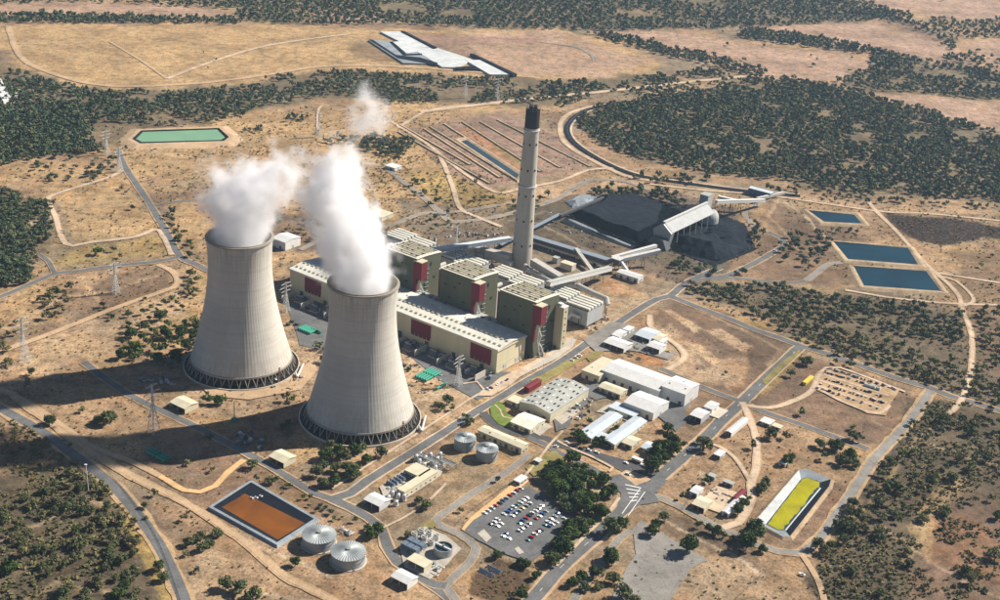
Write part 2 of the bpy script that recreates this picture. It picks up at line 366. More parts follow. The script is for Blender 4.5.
# ------------------------------------------------------------------ the ground: one sheet out to the horizon
STRAW = (0.47, 0.315, 0.155); SOIL = (0.34, 0.225, 0.135); REDSOIL = (0.205, 0.135, 0.095); SAND = (0.50, 0.355, 0.22); WOODFLOOR = (0.165, 0.135, 0.085)
BROWN = (0.17, 0.115, 0.078); PINK = (0.44, 0.295, 0.21); ORANGE = (0.46, 0.21, 0.08); YGRASS = (0.42, 0.30, 0.09); GREYB = (0.115, 0.092, 0.062); BURNT = (0.035, 0.025, 0.022)
ZONES = [  # colour, edge waver in metres, opacity, outline in photo pixels
 (STRAW, 20, .9, [(-60,18),(0,24),(230,27),(400,30),(560,28),(620,45),(665,66),(600,80),(530,78),(330,68),(260,80),(190,88),(110,90),(60,80),(0,50),(-60,45)]),
 (PINK, 20, .8, [(400,36),(560,30),(650,62),(600,78),(530,76)]),
 (REDSOIL, 15, .6, [(402,32),(440,33),(500,66),(470,62)]),
 ((.34,.2,.16), 12, .7, [(425,36),(560,38),(530,44),(430,41)]),
 (BROWN, 12, .5, [(355,40),(372,38),(400,60),(370,62),(345,50)]),
 (PINK, 20, .9, [(0,5),(60,2),(180,6),(235,13),(235,19),(60,16),(0,14)]),
 (PINK, 10, .9, [(305,8),(345,5),(392,22),(340,24),(312,14)]),
 (PINK, 25, 1., [(578,30),(650,28),(740,42),(835,55),(880,58),(870,80),(800,82),(730,70),(660,45)]),
 (PINK, 25, 1., [(750,27),(880,22),(905,35),(960,44),(965,52),(940,66),(900,55),(840,48),(770,38)]),
 (PINK, 20, 1., [(870,93),(930,96),(1000,104),(1060,110),(1060,135),(985,132),(930,112)]),
 (PINK, 25, 1., [(800,-5),(1060,-12),(1060,16),(960,20),(900,10),(840,5)]),
 (PINK, 20, .8, [(965,40),(1060,40),(1060,66),(990,66)]),
 # the near left: straw pasture round the roads
 (STRAW, 15, .7, [(90,150),(140,140),(250,110),(330,112),(440,115),(480,160),(440,210),(380,220),(300,215),(250,190),(130,170)]),
 (STRAW, 6, .75, [(58,196),(112,180),(135,195),(160,228),(120,238),(75,243)]),
 (YGRASS, 6, .5, [(75,248),(160,235),(172,252),(110,262),(40,268)]),
 (BROWN, 8, .75, [(115,272),(165,268),(178,284),(140,300),(112,312),(95,290)]),
 (REDSOIL, 8, .6, [(150,195),(200,190),(208,235),(190,252),(165,222)]),
 (STRAW, 8, .6, [(170,200),(205,202),(208,262),(192,250),(172,222)]),
 (SAND, 10, .6, [(60,330),(190,285),(180,320),(120,345),(0,395),(0,365)]),
 (BROWN, 8, .5, [(95,380),(290,440),(320,400),(200,380),(130,370)]),
 (SAND, 8, .6, [(190,385),(296,360),(310,395),(300,405),(240,418),(170,408)]),
 (SAND, 8, .75, [(270,330),(320,345),(312,390),(296,360)]),
 (SAND, 8, .5, [(285,285),(330,320),(325,350),(280,330)]),
 (SAND, 8, .8, [(396,345),(440,365),(480,390),(440,425),(412,412)]),
 (REDSOIL, 6, .7, [(415,445),(478,402),(484,410),(430,452)]),
 (SOIL, 6, .8, [(280,500),(340,515),(385,560),(400,600),(250,600),(220,560),(150,500)]),
 (SAND, 10, .55, [(200,540),(300,590),(180,600)]),
 (GREYB, 25, 1.0, [(-40,470),(70,470),(110,510),(150,560),(165,610),(-40,620)]),
 (BROWN, 18, .5, [(-40,395),(40,440),(80,470),(0,480),(-40,480)]),
 (YGRASS, 5, .7, [(92,468),(104,470),(130,500),(152,540),(164,560),(176,600),(160,600),(140,555),(118,510)]),
 (WOODFLOOR, 15, .85, [(-60,185),(10,190),(50,200),(55,240),(32,255),(28,285),(-60,290)]),
 # chimney-side strips
 ((.33,.22,.17), 4, .85, [(405,128),(470,118),(500,112),(600,150),(590,165),(480,190),(440,165)]),
 (ORANGE, 3, .5, [(455,128),(475,126),(530,168),(520,172)]),
 ((.22,.2,.07), 4, .55, [(490,145),(500,146),(530,165),(516,165)]),
 (STRAW, 8, .5, [(400,98),(480,92),(560,100),(560,112),(460,112),(410,125)]),
 (YGRASS, 8, .55, [(400,172),(440,170),(500,192),(520,200),(470,210),(430,195)]),
 (SAND, 10, .5, [(560,115),(600,98),(700,92),(690,84),(600,92),(555,108)]),
 (SAND, 6, .6, [(505,190),(620,176),(640,182),(560,196),(500,205)]),
 ((.16,.125,.10), 10, .85, [(505,232),(560,195),(640,190),(740,205),(745,250),(690,285),(610,260),(560,240)]),
 (GREYB, 6, .8, [(520,225),(600,240),(612,262),(560,300),(440,240),(400,225),(480,215)]),
 (SAND, 6, .85, [(590,300),(612,278),(655,296),(640,305),(600,332),(578,338),(560,345),(530,358),(560,320)]),
 (ORANGE, 5, .35, [(592,282),(612,278),(650,294),(620,296)]),
 # yards
 (SAND, 5, .6, [(500,372),(575,338),(572,350),(530,372),(470,400)]),
 (REDSOIL, 8, .85, [(650,318),(678,300),(720,312),(760,332),(795,347),(742,396),(722,388),(640,352),(672,340)]),
 (BROWN, 12, .7, [(680,302),(770,336),(790,348),(755,380),(700,340),(665,318)]),
 (SAND, 8, .55, [(640,345),(668,322),(700,350),(690,380),(660,366)]),
 (ORANGE, 4, .65, [(630,352),(645,350),(662,360),(664,367),(646,364)]),
 (GREYB, 4, .8, [(588,333),(612,322),(660,350),(640,352),(625,348)]),
 (ORANGE, 4, .4, [(722,382),(745,360),(752,362),(738,392)]),
 (REDSOIL, 8, .8, [(745,400),(800,352),(915,392),(866,445),(800,424)]),
 (SOIL, 8, .8, [(640,500),(690,455),(738,405),(800,428),(860,456),(840,490),(800,545),(740,530),(700,512)]),
 (SAND, 5, .65, [(700,495),(716,485),(738,492),(730,515),(705,508)]),
 (YGRASS, 4, .55, [(755,385),(800,352),(806,356),(780,382),(760,396)]),
 (REDSOIL, 6, .7, [(765,545),(800,470),(855,488),(800,548)]),
 (BROWN, 6, .8, [(668,510),(760,548),(765,572),(740,568),(660,530)]),
 (SAND, 8, .5, [(690,565),(700,545),(770,575),(800,610),(660,610)]),
 (GREYB, 10, 1.0, [(900,405),(925,394),(1050,420),(1050,640),(830,640),(812,580),(860,498)]),
 (REDSOIL, 15, .8, [(915,560),(960,490),(1050,520),(1050,620),(900,620)]),
 ((.26,.14,.08), 10, .7, [(930,500),(1000,530),(1050,560),(1050,600),(930,560)]),
 (STRAW, 8, .6, [(905,530),(950,475),(965,480),(945,520),(930,560)]),
 (GREYB, 15, .6, [(690,290),(880,290),(1000,320),(1000,400),(930,380),(800,340)]),
 (YGRASS, 5, .6, [(735,315),(800,340),(812,345),(840,350),(860,360),(800,338),(730,322)]),
 (BURNT, 5, 2.0, [(882,212),(980,214),(1060,222),(1060,250),(985,236),(940,246),(905,236)]),
 (SOIL, 10, .5, [(770,190),(880,205),(930,260),(870,235),(790,215)]),
 (SAND, 10, .5, [(640,182),(720,190),(900,200),(1000,215),(1000,225),(870,210),(760,195)]),
 (WOODFLOOR, 15, .8, [(575,118),(600,104),(640,98),(700,90),(740,78),(830,85),(880,98),(960,125),(1060,140),(1060,210),(900,195),(860,200),(800,185),(700,172),(640,160),(590,140)]),
 (WOODFLOOR, 20, .8, [(0,60),(60,82),(110,92),(190,90),(330,72),(540,80),(640,74),(690,78),(640,95),(540,105),(420,102),(330,98),(250,112),(200,125),(130,128),(110,150),(70,155),(-60,165),(-60,60)]),
 (SAND, 10, .8, [(8,88),(40,90),(36,102),(12,104)]),
 (WOODFLOOR, 30, .85, [(236,0),(740,-20),(850,0),(900,18),(790,24),(660,28),(580,32),(560,30),(490,28),(392,22),(345,5),(305,10),(312,25),(240,22)]),
 (WOODFLOOR, 15, .8, [(875,51),(908,57),(950,66),(1060,82),(1060,104),(971,99),(932,94),(872,93),(839,81),(866,69)]),
 (GREYB, 6, 1.0, [(505,205),(560,200),(600,232),(615,262),(575,262),(530,236),(500,232)]),
 ((.24,.19,.14), 5, 1.0, [(420,232),(520,238),(612,268),(592,282),(566,296),(520,286),(470,262),(425,250)]),
 ((.22,.17,.12), 8, .9, [(400,196),(440,206),(500,206),(505,232),(430,238),(395,222)]),
 (BROWN, 10, .8, [(270,215),(335,205),(345,240),(300,252),(272,232)]),
 ((.13,.11,.08), 5, 1.0, [(632,250),(668,252),(700,262),(735,262),(720,275),(668,268),(640,262)]),
 (SAND, 2, .95, [(664,311),(672,310),(702,328),(696,333)]), (SAND, 2, .9, [(680,341),(700,344),(722,362),(712,364)]), (SAND, 2, .85, [(705,330),(720,328),(752,346),(745,352)]), (SAND, 6, .6, [(690,380),(715,362),(750,356),(752,366),(735,386)]),
 ((.10,.065,.04), 4, 1.1, [(468,574),(498,556),(528,568),(526,590),(500,602),(466,594)]),
 ((.15,.12,.08), 12, 1.0, [(690,290),(740,284),(800,290),(880,305),(960,312),(965,350),(1020,360),(1020,410),(960,396),(900,376),(840,352),(800,335),(740,306)]),
 (BROWN, 20, .7, [(770,200),(870,235),(900,260),(840,290),(760,270),(770,240)]),
 (BROWN, 20, .6, [(960,250),(1060,250),(1060,400),(985,380)]),
 ((.33,.28,.17), 6, .8, [(535,455),(560,470),(600,478),(600,520),(560,560),(535,520)]),
]
TRACKS = [  # faint wheel tracks, worn soil and drains: outline, width, colour of the worn earth
 ([(296,372),(312,366),(330,348),(338,336)], 3, (.55,.43,.30)),
 ([(200,384),(232,394),(262,390),(296,376),(318,360)], 3, (.55,.43,.30)),
 ([(330,458),(362,452),(396,448),(424,436)], 3, (.55,.43,.30)),
 ([(420,398),(442,392),(470,380),(456,368),(430,360)], 3, (.55,.43,.30)),
 ([(672,345),(690,356),(712,372),(730,388)], 2.5, (.46,.33,.21)),
 ([(700,312),(740,330),(784,350),(770,366)], 2.5, (.46,.33,.21)),
 ([(870,520),(900,540),(930,560),(980,590),(1020,606)], 2.5, (.46,.33,.21)),
 ([(905,560),(925,530),(945,500),(962,480)], 5, (.40,.29,.16)),
 ([(850,520),(880,490),(905,458),(930,425)], 2.5, (.40,.29,.16)),
 ([(870,420),(920,440),(1010,470)], 1.8, (.46,.33,.21)),
 ([(250,590),(300,600),(360,612)], 3, (.55,.43,.30)),
 ([(330,575),(300,560),(262,548),(236,530)], 2.5, (.55,.43,.30)),
 ([(0,540),(40,520),(80,500),(110,505)], 2.2, (.46,.33,.21)),
 ([(0,330),(60,300),(116,290),(160,275)], 2.5, (.46,.33,.21)),
 ([(230,150),(280,150),(330,140),(390,128)], 3, (.46,.33,.21)),
 ([(215,160),(270,168),(330,160),(400,165)], 4, (.55,.43,.30)),
 ([(240,182),(300,178),(360,182)], 4, (.46,.33,.21)),
 ([(600,330),(620,310),(640,300)], 5, (.55,.43,.30)),
 ([(612,296),(626,290),(640,293),(630,300),(616,304)], 3, (.55,.36,.18)),
 ([(34,36),(24,44),(30,50)], 5, (.40,.29,.16)),
 ([(50,35),(38,44),(42,52)], 5, (.40,.29,.16)),
 ([(66,36),(54,45),(58,54)], 5, (.40,.29,.16)),
 ([(84,37),(72,47),(76,57)], 5, (.40,.29,.16)),
 ([(775,196),(795,208),(812,224),(825,236)], 3, (.55,.43,.30)),
 ([(780,200),(770,215),(790,238),(800,250)], 3, (.46,.33,.21)),
 ([(640,545),(660,560),(668,580),(655,600)], 3, (.55,.43,.30)),
 ([(660,518),(700,540),(740,560),(770,576)], 2, (.55,.43,.30)),
 ([(700,470),(712,490),(722,500)], 2.5, (.55,.43,.30)),
 ([(640,345),(668,362),(684,352),(672,338),(655,325)], 4, (.5,.38,.26)), ([(676,380),(700,372),(725,376)], 5, (.48,.36,.24)), ([(20,600),(60,580),(110,590)], 3, (.42,.32,.2)), ([(100,300),(90,285),(84,276)], 3, (.5,.36,.22)),
 ([(880,262),(900,262),(960,275)], 3, (.45,.33,.23)), ([(60,180),(150,150),(230,165)], 3, (.5,.38,.24)), ([(0,235),(60,215)], 3, (.5,.38,.24)), ([(700,330),(730,352)], 3, (.12,.09,.06)), ([(520,215),(560,235),(600,255)], 3, (.34,.28,.2)), ([(505,222),(545,212),(560,218)], 4, (.3,.26,.2)), ([(596,300),(620,300),(648,306)], 3, (.58,.46,.32)), ([(590,312),(612,306),(630,310)], 3, (.42,.3,.19))]
def build_ground():
    a0 = radians(31); ang = list(np.linspace(pi/2-a0, pi/2+a0, 620)); rest = list(np.linspace(pi/2+a0, pi/2-a0+2*pi, 44))[1:-1]
    ang = np.array(ang+rest); na = len(ang)
    rad = np.concatenate([[4, 60, 150, 260, 360, 430, 500], np.geomspace(560, 5200, 640), [5800, 6800, 8500, 11000, 14500]])
    nr = len(rad); R, A = np.meshgrid(rad, ang, indexing='ij'); X = (R*np.cos(A)).ravel(); Y = (R*np.sin(A)).ravel()
    Z = (fbm(X, Y, 60, 3)-0.5)*0.5 - 0.3; far = np.clip((R.ravel()-2600)/2500, 0, 1); Z += (fbm(X, Y, 900, 2)-0.5)*26*far
    base = np.array((0.36, 0.24, 0.14)); C = np.tile(base, (X.size, 1))
    n1 = fbm(X, Y, 160, 4)[:, None]; n2 = fbm(X+999, Y, 60, 3)[:, None]
    C = C*(1-np.clip((n1-.5)*4, 0, .8)) + np.array(REDSOIL)*np.clip((n1-.5)*4, 0, .8)
    C = C*(1-np.clip((n2-.5)*4, 0, .7)) + np.array(STRAW)*np.clip((n2-.5)*4, 0, .7)
    n3 = fbm(X+55, Y+400, 95, 4)[:, None]; f3 = np.clip((n3-.52)*5, 0, .75); C = C*(1-f3) + np.array((.25, .205, .145))*f3
    k = np.where((Y > 300))[0]; x = X[k]; y = Y[k]
    wx = (fbm(x, y, 45, 4)-.5); wy = (fbm(x+500, y+70, 45, 4)-.5)
    for col, wav, op, P in ZONES:
        W = wpoly(P); pad = wav*2+5
        s = (x > W[:, 0].min()-pad) & (x < W[:, 0].max()+pad) & (y > W[:, 1].min()-pad) & (y < W[:, 1].max()+pad)
        i = np.where(s)[0]; acc = np.zeros(i.size)
        for t in range(5):
            jx = rng.normal(0, wav*.25, i.size); jy = rng.normal(0, wav*.25, i.size)
            acc += inpoly(x[i]+wx[i]*wav*3+jx, y[i]+wy[i]*wav*3+jy, W)
        f = (acc/5*op)[:, None]; f = f*(0.75+0.5*fbm(x[i], y[i], 25, 3)[:, None]); f = np.clip(f, 0, 1)
        C[k[i]] = C[k[i]]*(1-f) + np.array(col)*f
    for P, w_, col in TRACKS:
        W = wpoly(P); s = (x > W[:, 0].min()-12) & (x < W[:, 0].max()+12) & (y > W[:, 1].min()-12) & (y < W[:, 1].max()+12); i = np.where(s)[0]; px, py = x[i]+wx[i]*16, y[i]+wy[i]*16; dm = np.full(i.size, 1e9)
        for q in range(len(W)-1):
            a_, d_ = W[q], W[q+1]-W[q]; t = np.clip(((px-a_[0])*d_[0]+(py-a_[1])*d_[1])/(d_@d_), 0, 1); dm = np.minimum(dm, np.hypot(px-a_[0]-t*d_[0], py-a_[1]-t*d_[1]))
        f = (np.clip(1-(dm-w_/2)/1.8, 0, 1)*(.35+.6*fbm(x[i], y[i], 18, 2)))[:, None]; C[k[i]] = C[k[i]]*(1-f) + np.array(col)*f
    lum = C@np.array([.3, .6, .1]); C = (C*.97+lum[:, None]*.03)*np.array([.84, .83, .80])
    idx = np.arange(nr*na).reshape(nr, na); a = idx[:-1, :]; b = np.roll(idx, -1, 1)[:-1, :]; c = np.roll(idx, -1, 1)[1:, :]; d = idx[1:, :]
    Fq = np.stack([a, d, c, b], -1).reshape(-1, 4)
    me = bpy.data.meshes.new('ground'); me.vertices.add(X.size); me.vertices.foreach_set('co', np.stack([X, Y, Z], 1).ravel())
    me.loops.add(Fq.size); me.loops.foreach_set('vertex_index', Fq.ravel().astype(np.int32))
    me.polygons.add(len(Fq)); me.polygons.foreach_set('loop_start', np.arange(0, Fq.size, 4, dtype=np.int32)); me.polygons.foreach_set('loop_total', np.full(len(Fq), 4, np.int32))
    me.update(calc_edges=True)
    at = me.color_attributes.new('zone', 'FLOAT_COLOR', 'POINT'); at.data.foreach_set('color', np.concatenate([C, np.ones((X.size, 1))], 1).ravel().astype(np.float32))
    me.materials.append(MATS['soil']); o = bpy.data.objects.new('ground', me); COL.objects.link(o)
    tag(o, 'dry straw and red soil plain around the power station', kind='structure')
build_ground()

# ------------------------------------------------------------------ roads, tracks and paved areas: thin sheets a few centimetres apart
_zc = [0.0]
def smooth_line(P, step=9.0):
    P = [np.array(p[:2]) for p in P]; out = []
    for i in range(len(P)-1):
        p0 = P[max(i-1, 0)]; p1 = P[i]; p2 = P[i+1]; p3 = P[min(i+2, len(P)-1)]; n = max(1, int(np.linalg.norm(p2-p1)/step))
        for k in range(n):
            t = k/n; out.append(0.5*((2*p1)+(p2-p0)*t+(2*p0-5*p1+4*p2-p3)*t*t+(3*p1-p0-3*p2+p3)*t**3))
    out.append(P[-1]); return np.array(out)
def strip(mb, L, w_, z, waver=0.0, off=0.0, thick=0.0):
    d = np.gradient(L, axis=0); d /= np.linalg.norm(d, axis=1)[:, None]+1e-9; nrm = np.stack([-d[:, 1], d[:, 0]], 1)
    wl = np.full(len(L), w_/2) + (waver*(fbm(L[:, 0], L[:, 1], 14, 2)-.5)*2 if waver else 0)
    wr = np.full(len(L), w_/2) + (waver*(fbm(L[:, 0]+300, L[:, 1], 14, 2)-.5)*2 if waver else 0)
    a = L+nrm*(off+wl)[:, None]; b = L+nrm*(off-wr)[:, None]; k = len(mb.v)
    for p, q in zip(a, b): mb.v += [(p[0], p[1], z), (q[0], q[1], z)]
    for i in range(len(L)-1): mb.f.append((k+2*i, k+2*i+1, k+2*i+3, k+2*i+2)); mb.m.append(0)
    if thick:
        for side in (0, 1):
            kk = len(mb.v)
            for p in (a, b)[side]: mb.v += [(p[0], p[1], z), (p[0], p[1], z-thick)]
            for i in range(len(L)-1):
                q = (kk+2*i, kk+2*i+2, kk+2*i+3, kk+2*i+1); mb.f.append(q if side else q[::-1]); mb.m.append(0)
def road(name, label, pts, w_, m='asphalt', verge=5.0, vm='verge', z=None, waver=0.25, lines=False):
    _zc[0] += 0.006; z0 = (z if z is not None else 0.14)+_zc[0]; L = smooth_line([G(*p) for p in pts])
    if verge:
        b = MB(); strip(b, L, w_+verge, z0-0.09, waver=verge*0.42)
        tag(b.build('road_verge', vm), 'bare earth verge beside the '+label, kind='structure')
    b = MB(); strip(b, L, w_, z0, waver=waver)
    o = b.build(name, m); tag(o, label, kind='structure')
    if lines:
        b = MB(); step = 3
        for i in range(0, len(L)-1, step): strip(b, smooth_line([L[i], (L[i]+L[i+1])/2], 3), 0.35, z0+0.02)
        tag(b.build('lane_marking', 'road_paint'), 'broken white centre line on the '+label, kind='structure')
    return L
def area(name, label, pts, m, z=None, world=False):
    _zc[0] += 0.006; z0 = (z if z is not None else 0.12)+_zc[0]; W = pts if world else wpoly(pts)
    c = W.mean(0); b = MB(); Pn = []
    n = len(W)
    for i in range(n):
        p, q = W[i], W[(i+1) % n]; k = max(1, int(np.linalg.norm(q-p)/6))
        for j in range(k): Pn.append(p+(q-p)*j/k)
    Pn = np.array(Pn); Pn += np.stack([fbm(Pn[:, 0], Pn[:, 1], 10, 2)-.5, fbm(Pn[:, 0]+90, Pn[:, 1], 10, 2)-.5], 1)*1.6
    me = bpy.data.meshes.new(name); import bmesh
    bm = bmesh.new(); vs = [bm.verts.new((p[0], p[1], z0)) for p in Pn]; f = bm.faces.new(vs); f.normal_update()
    if f.normal.z < 0: f.normal_flip()
    bmesh.ops.triangulate(bm, faces=[f]); bm.to_mesh(me); bm.free(); me.materials.append(MATS[m])
    o = bpy.data.objects.new(name, me); COL.objects.link(o); tag(o, label, kind='structure'); return o

D = 'dirt_track'
area('gravel_apron', 'dark gravel apron in front of the turbine hall', [(285,300),(300,345),(330,352),(396,345),(440,380),(478,400),(530,372),(500,372),(400,330),(330,300)], 'asphalt', z=0.05)
road('road', 'curved bitumen road along the creek scrub', [(190,625),(184,600),(172,570),(156,540),(136,512),(116,488),(92,468),(70,452),(40,430),(0,408),(-50,380)], 9, verge=6, waver=.3)
road('road', 'road behind the cooling towers down to the water tanks', [(84,362),(98,373),(128,394),(160,410),(195,426),(243,451),(272,467),(296,482),(313,492),(332,499)], 7, verge=3)
road('road', 'road curving past the effluent tanks', [(332,499),(350,507),(368,517),(381,527),(387,545),(398,562),(422,578),(449,597),(470,615)], 8, verge=3, vm='dirt')
MAINL = road('road', 'long straight road past the tank farm and the turbine hall end', [(332,499),(350,493),(368,480),(392,465),(416,450),(440,435),(460,422),(480,409),(506,394),(530,379),(560,362),(575,352),(595,338),(615,325),(633,313),(657,299),(670,296),(682,286),(700,276),(720,268)], 8.5, verge=3, vm='dirt_pale')
road('road', 'road from the coal yard up to the blue shed', [(700,276),(718,277),(734,273),(760,260),(783,246),(781,238),(768,232)], 8, verge=3)
road('road', 'loop road beside the coal yard', [(768,232),(757,229),(748,219),(745,213),(754,206),(768,199),(778,192)], 6, m='asphalt_pale', verge=2)
road('road', 'road between the red soil paddock and the ponds scrub', [(670,296),(700,308),(730,319),(756,330),(780,338),(801,346),(832,355),(868,368),(900,379),(931,388),(950,396),(972,402),(1000,411),(1050,428)], 8.5, verge=4)
road('road', 'road past the pond boat ramp', [(682,286),(700,280),(735,278),(762,281),(790,283),(806,281)], 6, verge=2)
road('road', 'ramp road between the blue ponds', [(806,281),(818,272),(828,264.5),(842,262.5)], 8, verge=1, m='asphalt_pale')
road('road', 'wide entrance road from the gate to the crossroads', [(500,630),(528,604),(545,585),(560,568),(577,552),(600,532),(620,512),(634,499),(648,488),(662,475),(684,456),(705,438),(722,420),(742,402),(770,375),(801,346)], 11, verge=4, vm='dirt', lines=True)
area('junction', 'wide bitumen junction with painted chevrons', [(606,478),(620,474),(640,484),(655,480),(668,480),(655,494),(660,502),(640,505),(618,520),(606,532),(598,528),(616,508),(622,494)], 'asphalt', z=0.20)
road('road', 'cross road leading to the east road', [(661,369),(680,377),(697,385),(720,394),(742,402),(767,413),(800,424),(830,435),(868,449)], 7, verge=3)
road('road', 'east road along the rough scrub', [(931,390),(914,415),(896,436),(875,458),(855,488),(837,514),(817,542),(801,553)], 8, m='asphalt_pale', verge=5)
road('road', 'gravel road under the algae pond', [(801,553),(778,551),(760,545),(752,542),(730,532),(712,524),(696,515),(680,506),(665,499),(650,494)], 6.5, m='asphalt_pale', verge=3)
road(D, 'dirt exit track below the algae pond', [(801,553),(817,578),(824,600),(826,625)], 5, m='dirt', verge=0)
road('road', 'north car park street by the office block', [(640,488),(632,474),(616,464),(603,458),(590,453),(566,446),(545,438),(515,433),(500,428),(489,420),(483,412)], 8, m='asphalt_dark', verge=1)
road('road', 'south street along the garden grove', [(614,481),(604,475),(590,467),(575,460),(560,453),(542,443),(528,437)], 6, m='asphalt', verge=2, vm='verge')
area('street_island', 'oval bare soil island in the office street', [(620,474),(626,470),(646,476),(652,480),(636,486)], 'dirt', z=0.30)
area('forecourt', 'dark bitumen forecourt in front of the office block', [(562,446),(590,450),(632,462),(658,472),(650,482),(634,470),(604,458),(585,452)], 'asphalt_dark', z=.17)
road('road', 'road round the car park fence', [(440,618),(456,600),(446,586),(456,575),(468,564),(476,548),(460,534),(440,526),(436,520),(450,509),(470,495),(488,484),(512,468),(530,454)], 6.5, m='asphalt_pale', verge=2)
road('road', 'road fork below the settling plant', [(422,578),(434,584),(446,586)], 8, verge=2)
road('road', 'lane south of the entrance road', [(560,622),(580,590),(593,572),(606,557),(618,540),(632,530)], 6, m='asphalt_pale', verge=2)
area('gravel_yard', 'large bare grey gravel yard by the south fence', [(632,528),(642,520),(660,532),(684,546),(708,560),(692,568),(676,590),(664,612),(606,612),(620,578),(636,554)], 'asphalt_pale', z=.05)
road('road', 'pasture road running past the pylon', [(-40,308),(0,297),(26,286),(55,274),(73,272),(114,266),(154,262),(180,257)], 7, verge=3)
road('road', 'pasture road from the far paddocks to the cooling towers', [(118,150),(125,167),(147,200),(165,230),(180,256),(195,264),(207,270),(225,276)], 8, verge=3)
road('road', 'short spur road by the wood', [(55,274),(48,261),(38,254)], 5, verge=2)
road('road', 'side road across the pasture', [(150,206),(175,202),(205,199),(240,196)], 5, verge=2)
road('road', 'road north of the boiler houses', [(386,168),(402,181),(418,193),(440,212),(455,222),(500,216),(530,208),(557,199),(588,181),(622,181),(650,190)], 7, m='asphalt_pale', verge=3)
road('road', 'road behind the far boiler house', [(300,250),(340,232),(383,228),(420,214),(440,213),(463,211),(500,205)], 6, m='asphalt_pale', verge=2)
road(D, 'sandy track on the pasture bend', [(-40,405),(0,390),(30,408),(80,444),(132,476),(172,496),(200,512),(224,528),(239,537),(260,555),(284,576),(314,591),(345,607)], 5, m='dirt', verge=4)
road(D, 'orange sandy track curling to the orange pond', [(132,462),(160,476),(184,490),(200,492),(215,486),(228,472),(244,460)], 5, m='dirt_sand', verge=1)
road(D, 'upper sandy track by the creek', [(0,388),(40,410),(92,446),(132,462),(160,476)], 4.5, m='dirt', verge=2)
road(D, 'long sandy track below the pasture', [(-40,370),(0,352),(55,332),(110,310),(161,292),(178,284),(172,271),(158,265)], 6, m='dirt', verge=2)
road(D, 'track round the square pasture', [(172,255),(158,230),(136,237),(92,242),(66,244),(55,215),(48,200),(59,193),(110,177),(122,170)], 5, m='dirt_pale', verge=2, vm='dirt')
road(D, 'white track from the puff of steam to the wood', [(398,128),(417,116),(434,109),(469,105),(500,104)], 5, m='dirt_pale', verge=1)
road(D, 'pale service track round the ash strips', [(392,122),(418,138),(435,150),(453,165),(477,182),(490,190),(502,193),(525,188),(560,181),(590,170),(625,168)], 5, m='dirt_pale', verge=2)
road(D, 'straight pale track to the conveyor', [(438,153),(445,167),(453,188),(460,208),(477,217),(502,227)], 6, m='dirt_pale', verge=1)
road(D, 'haul track beside the rail loop', [(640,100),(612,104),(585,108),(566,116),(560,128),(566,144),(592,160),(626,176),(655,181)], 6, m='dirt_pale', verge=4)
road(D, 'white levee track beside the blue ponds', [(868,200),(876,211),(898,233),(923,261),(956,292),(962,310),(971,332),(972,358),(969,380),(960,402),(948,414)], 4.2, m='dirt_pale', verge=3)
road(D, 'track branching to the eastern paddocks', [(940,277),(956,281),(974,299),(964,306)], 4, m='dirt_pale', verge=1)
road(D, 'track under the lower blue pond', [(845,290),(886,297),(920,301),(960,304),(1010,305)], 4, m='dirt_pale', verge=2)
road(D, 'track along the wood edge past the burnt patch', [(640,183),(700,190),(770,196),(876,211),(930,214),(1010,222)], 4, m='dirt_pale', verge=2)
road(D, 'eastern boundary track', [(930,272),(1000,283),(1050,290)], 4, m='dirt_pale', verge=1)
road(D, 'white track across the contractor yards', [(742,402),(750,420),(756,440),(756,469),(751,483),(751,500),(738,523),(722,528)], 5.5, m='dirt_pale', verge=2, vm='dirt')
road(D, 'curving track joining the white track', [(700,440),(720,447),(735,458),(746,474),(751,483)], 3.5, m='dirt_pale', verge=1)
road(D, 'track into the scrap rows', [(745,405),(770,408),(796,400),(812,390),(820,373),(830,371)], 4.5, m='dirt_pale', verge=2)
road(D, 'track winding over the red soil paddock', [(650,315),(651,327),(670,340),(682,350),(684,358),(668,370)], 5, m='dirt_pale', verge=3)
road(D, 'track across the far straw field', [(110,42),(140,60),(167,79)], 5, m='dirt', verge=1)
road(D, 'long pale track across the far straw field', [(167,79),(200,66),(250,50),(290,42),(350,34)], 7, m='dirt_pale', verge=3)
road(D, 'curved bank of the far straw field', [(8,26),(22,58),(60,76),(110,86),(190,84),(260,76),(330,66),(420,68),(540,78)], 8, m='dirt', verge=4)
road(D, 'far curved track behind the chimney', [(540,42),(575,47),(592,55),(596,62)], 7, m='asphalt_pale', verge=4)
road(D, 'foot of the wood track', [(420,112),(520,100),(600,92),(690,82),(750,76)], 8, m='dirt_pale', verge=5, vm='dirt')
road(D, 'track by the pylon line', [(318,130),(318,112),(322,106),(330,106)], 4, m='dirt_pale', verge=1)
# pale kerb paths and footpaths
for lab, P, w_ in [('pale path beside the long straight road', [(332,489),(372,463),(420,432),(466,402),(484,390),(477,382),(463,384)], 2.5),
    ('pale path from the garden to the tank road', [(563,431),(556,438),(548,447),(540,458),(530,470),(524,477)], 2.5),
    ('kerb path between the two office streets', [(557,441),(575,450),(590,456),(604,463),(613,468),(609,472)], 2.5),
    ('path along the garden grove edge', [(619,498),(612,508),(600,520),(585,536),(570,552),(556,566)], 3),
    ('path by the green lawn', [(495,405),(500,410),(503,417),(512,419)], 1.6),
    ('pale concrete path below the machine yard', [(378,530),(400,520),(425,504),(446,484)], 2.2)]:
    road('footpath', lab, P, w_, m='dirt_pale', verge=0, z=.30, waver=.1)
area('lawn', 'small green lawn wrapped by the road bend', [(490,408),(497,401),(504,404),(506,412),(512,418),(516,424),(508,428),(498,424),(491,416)], 'lawn', z=.22)
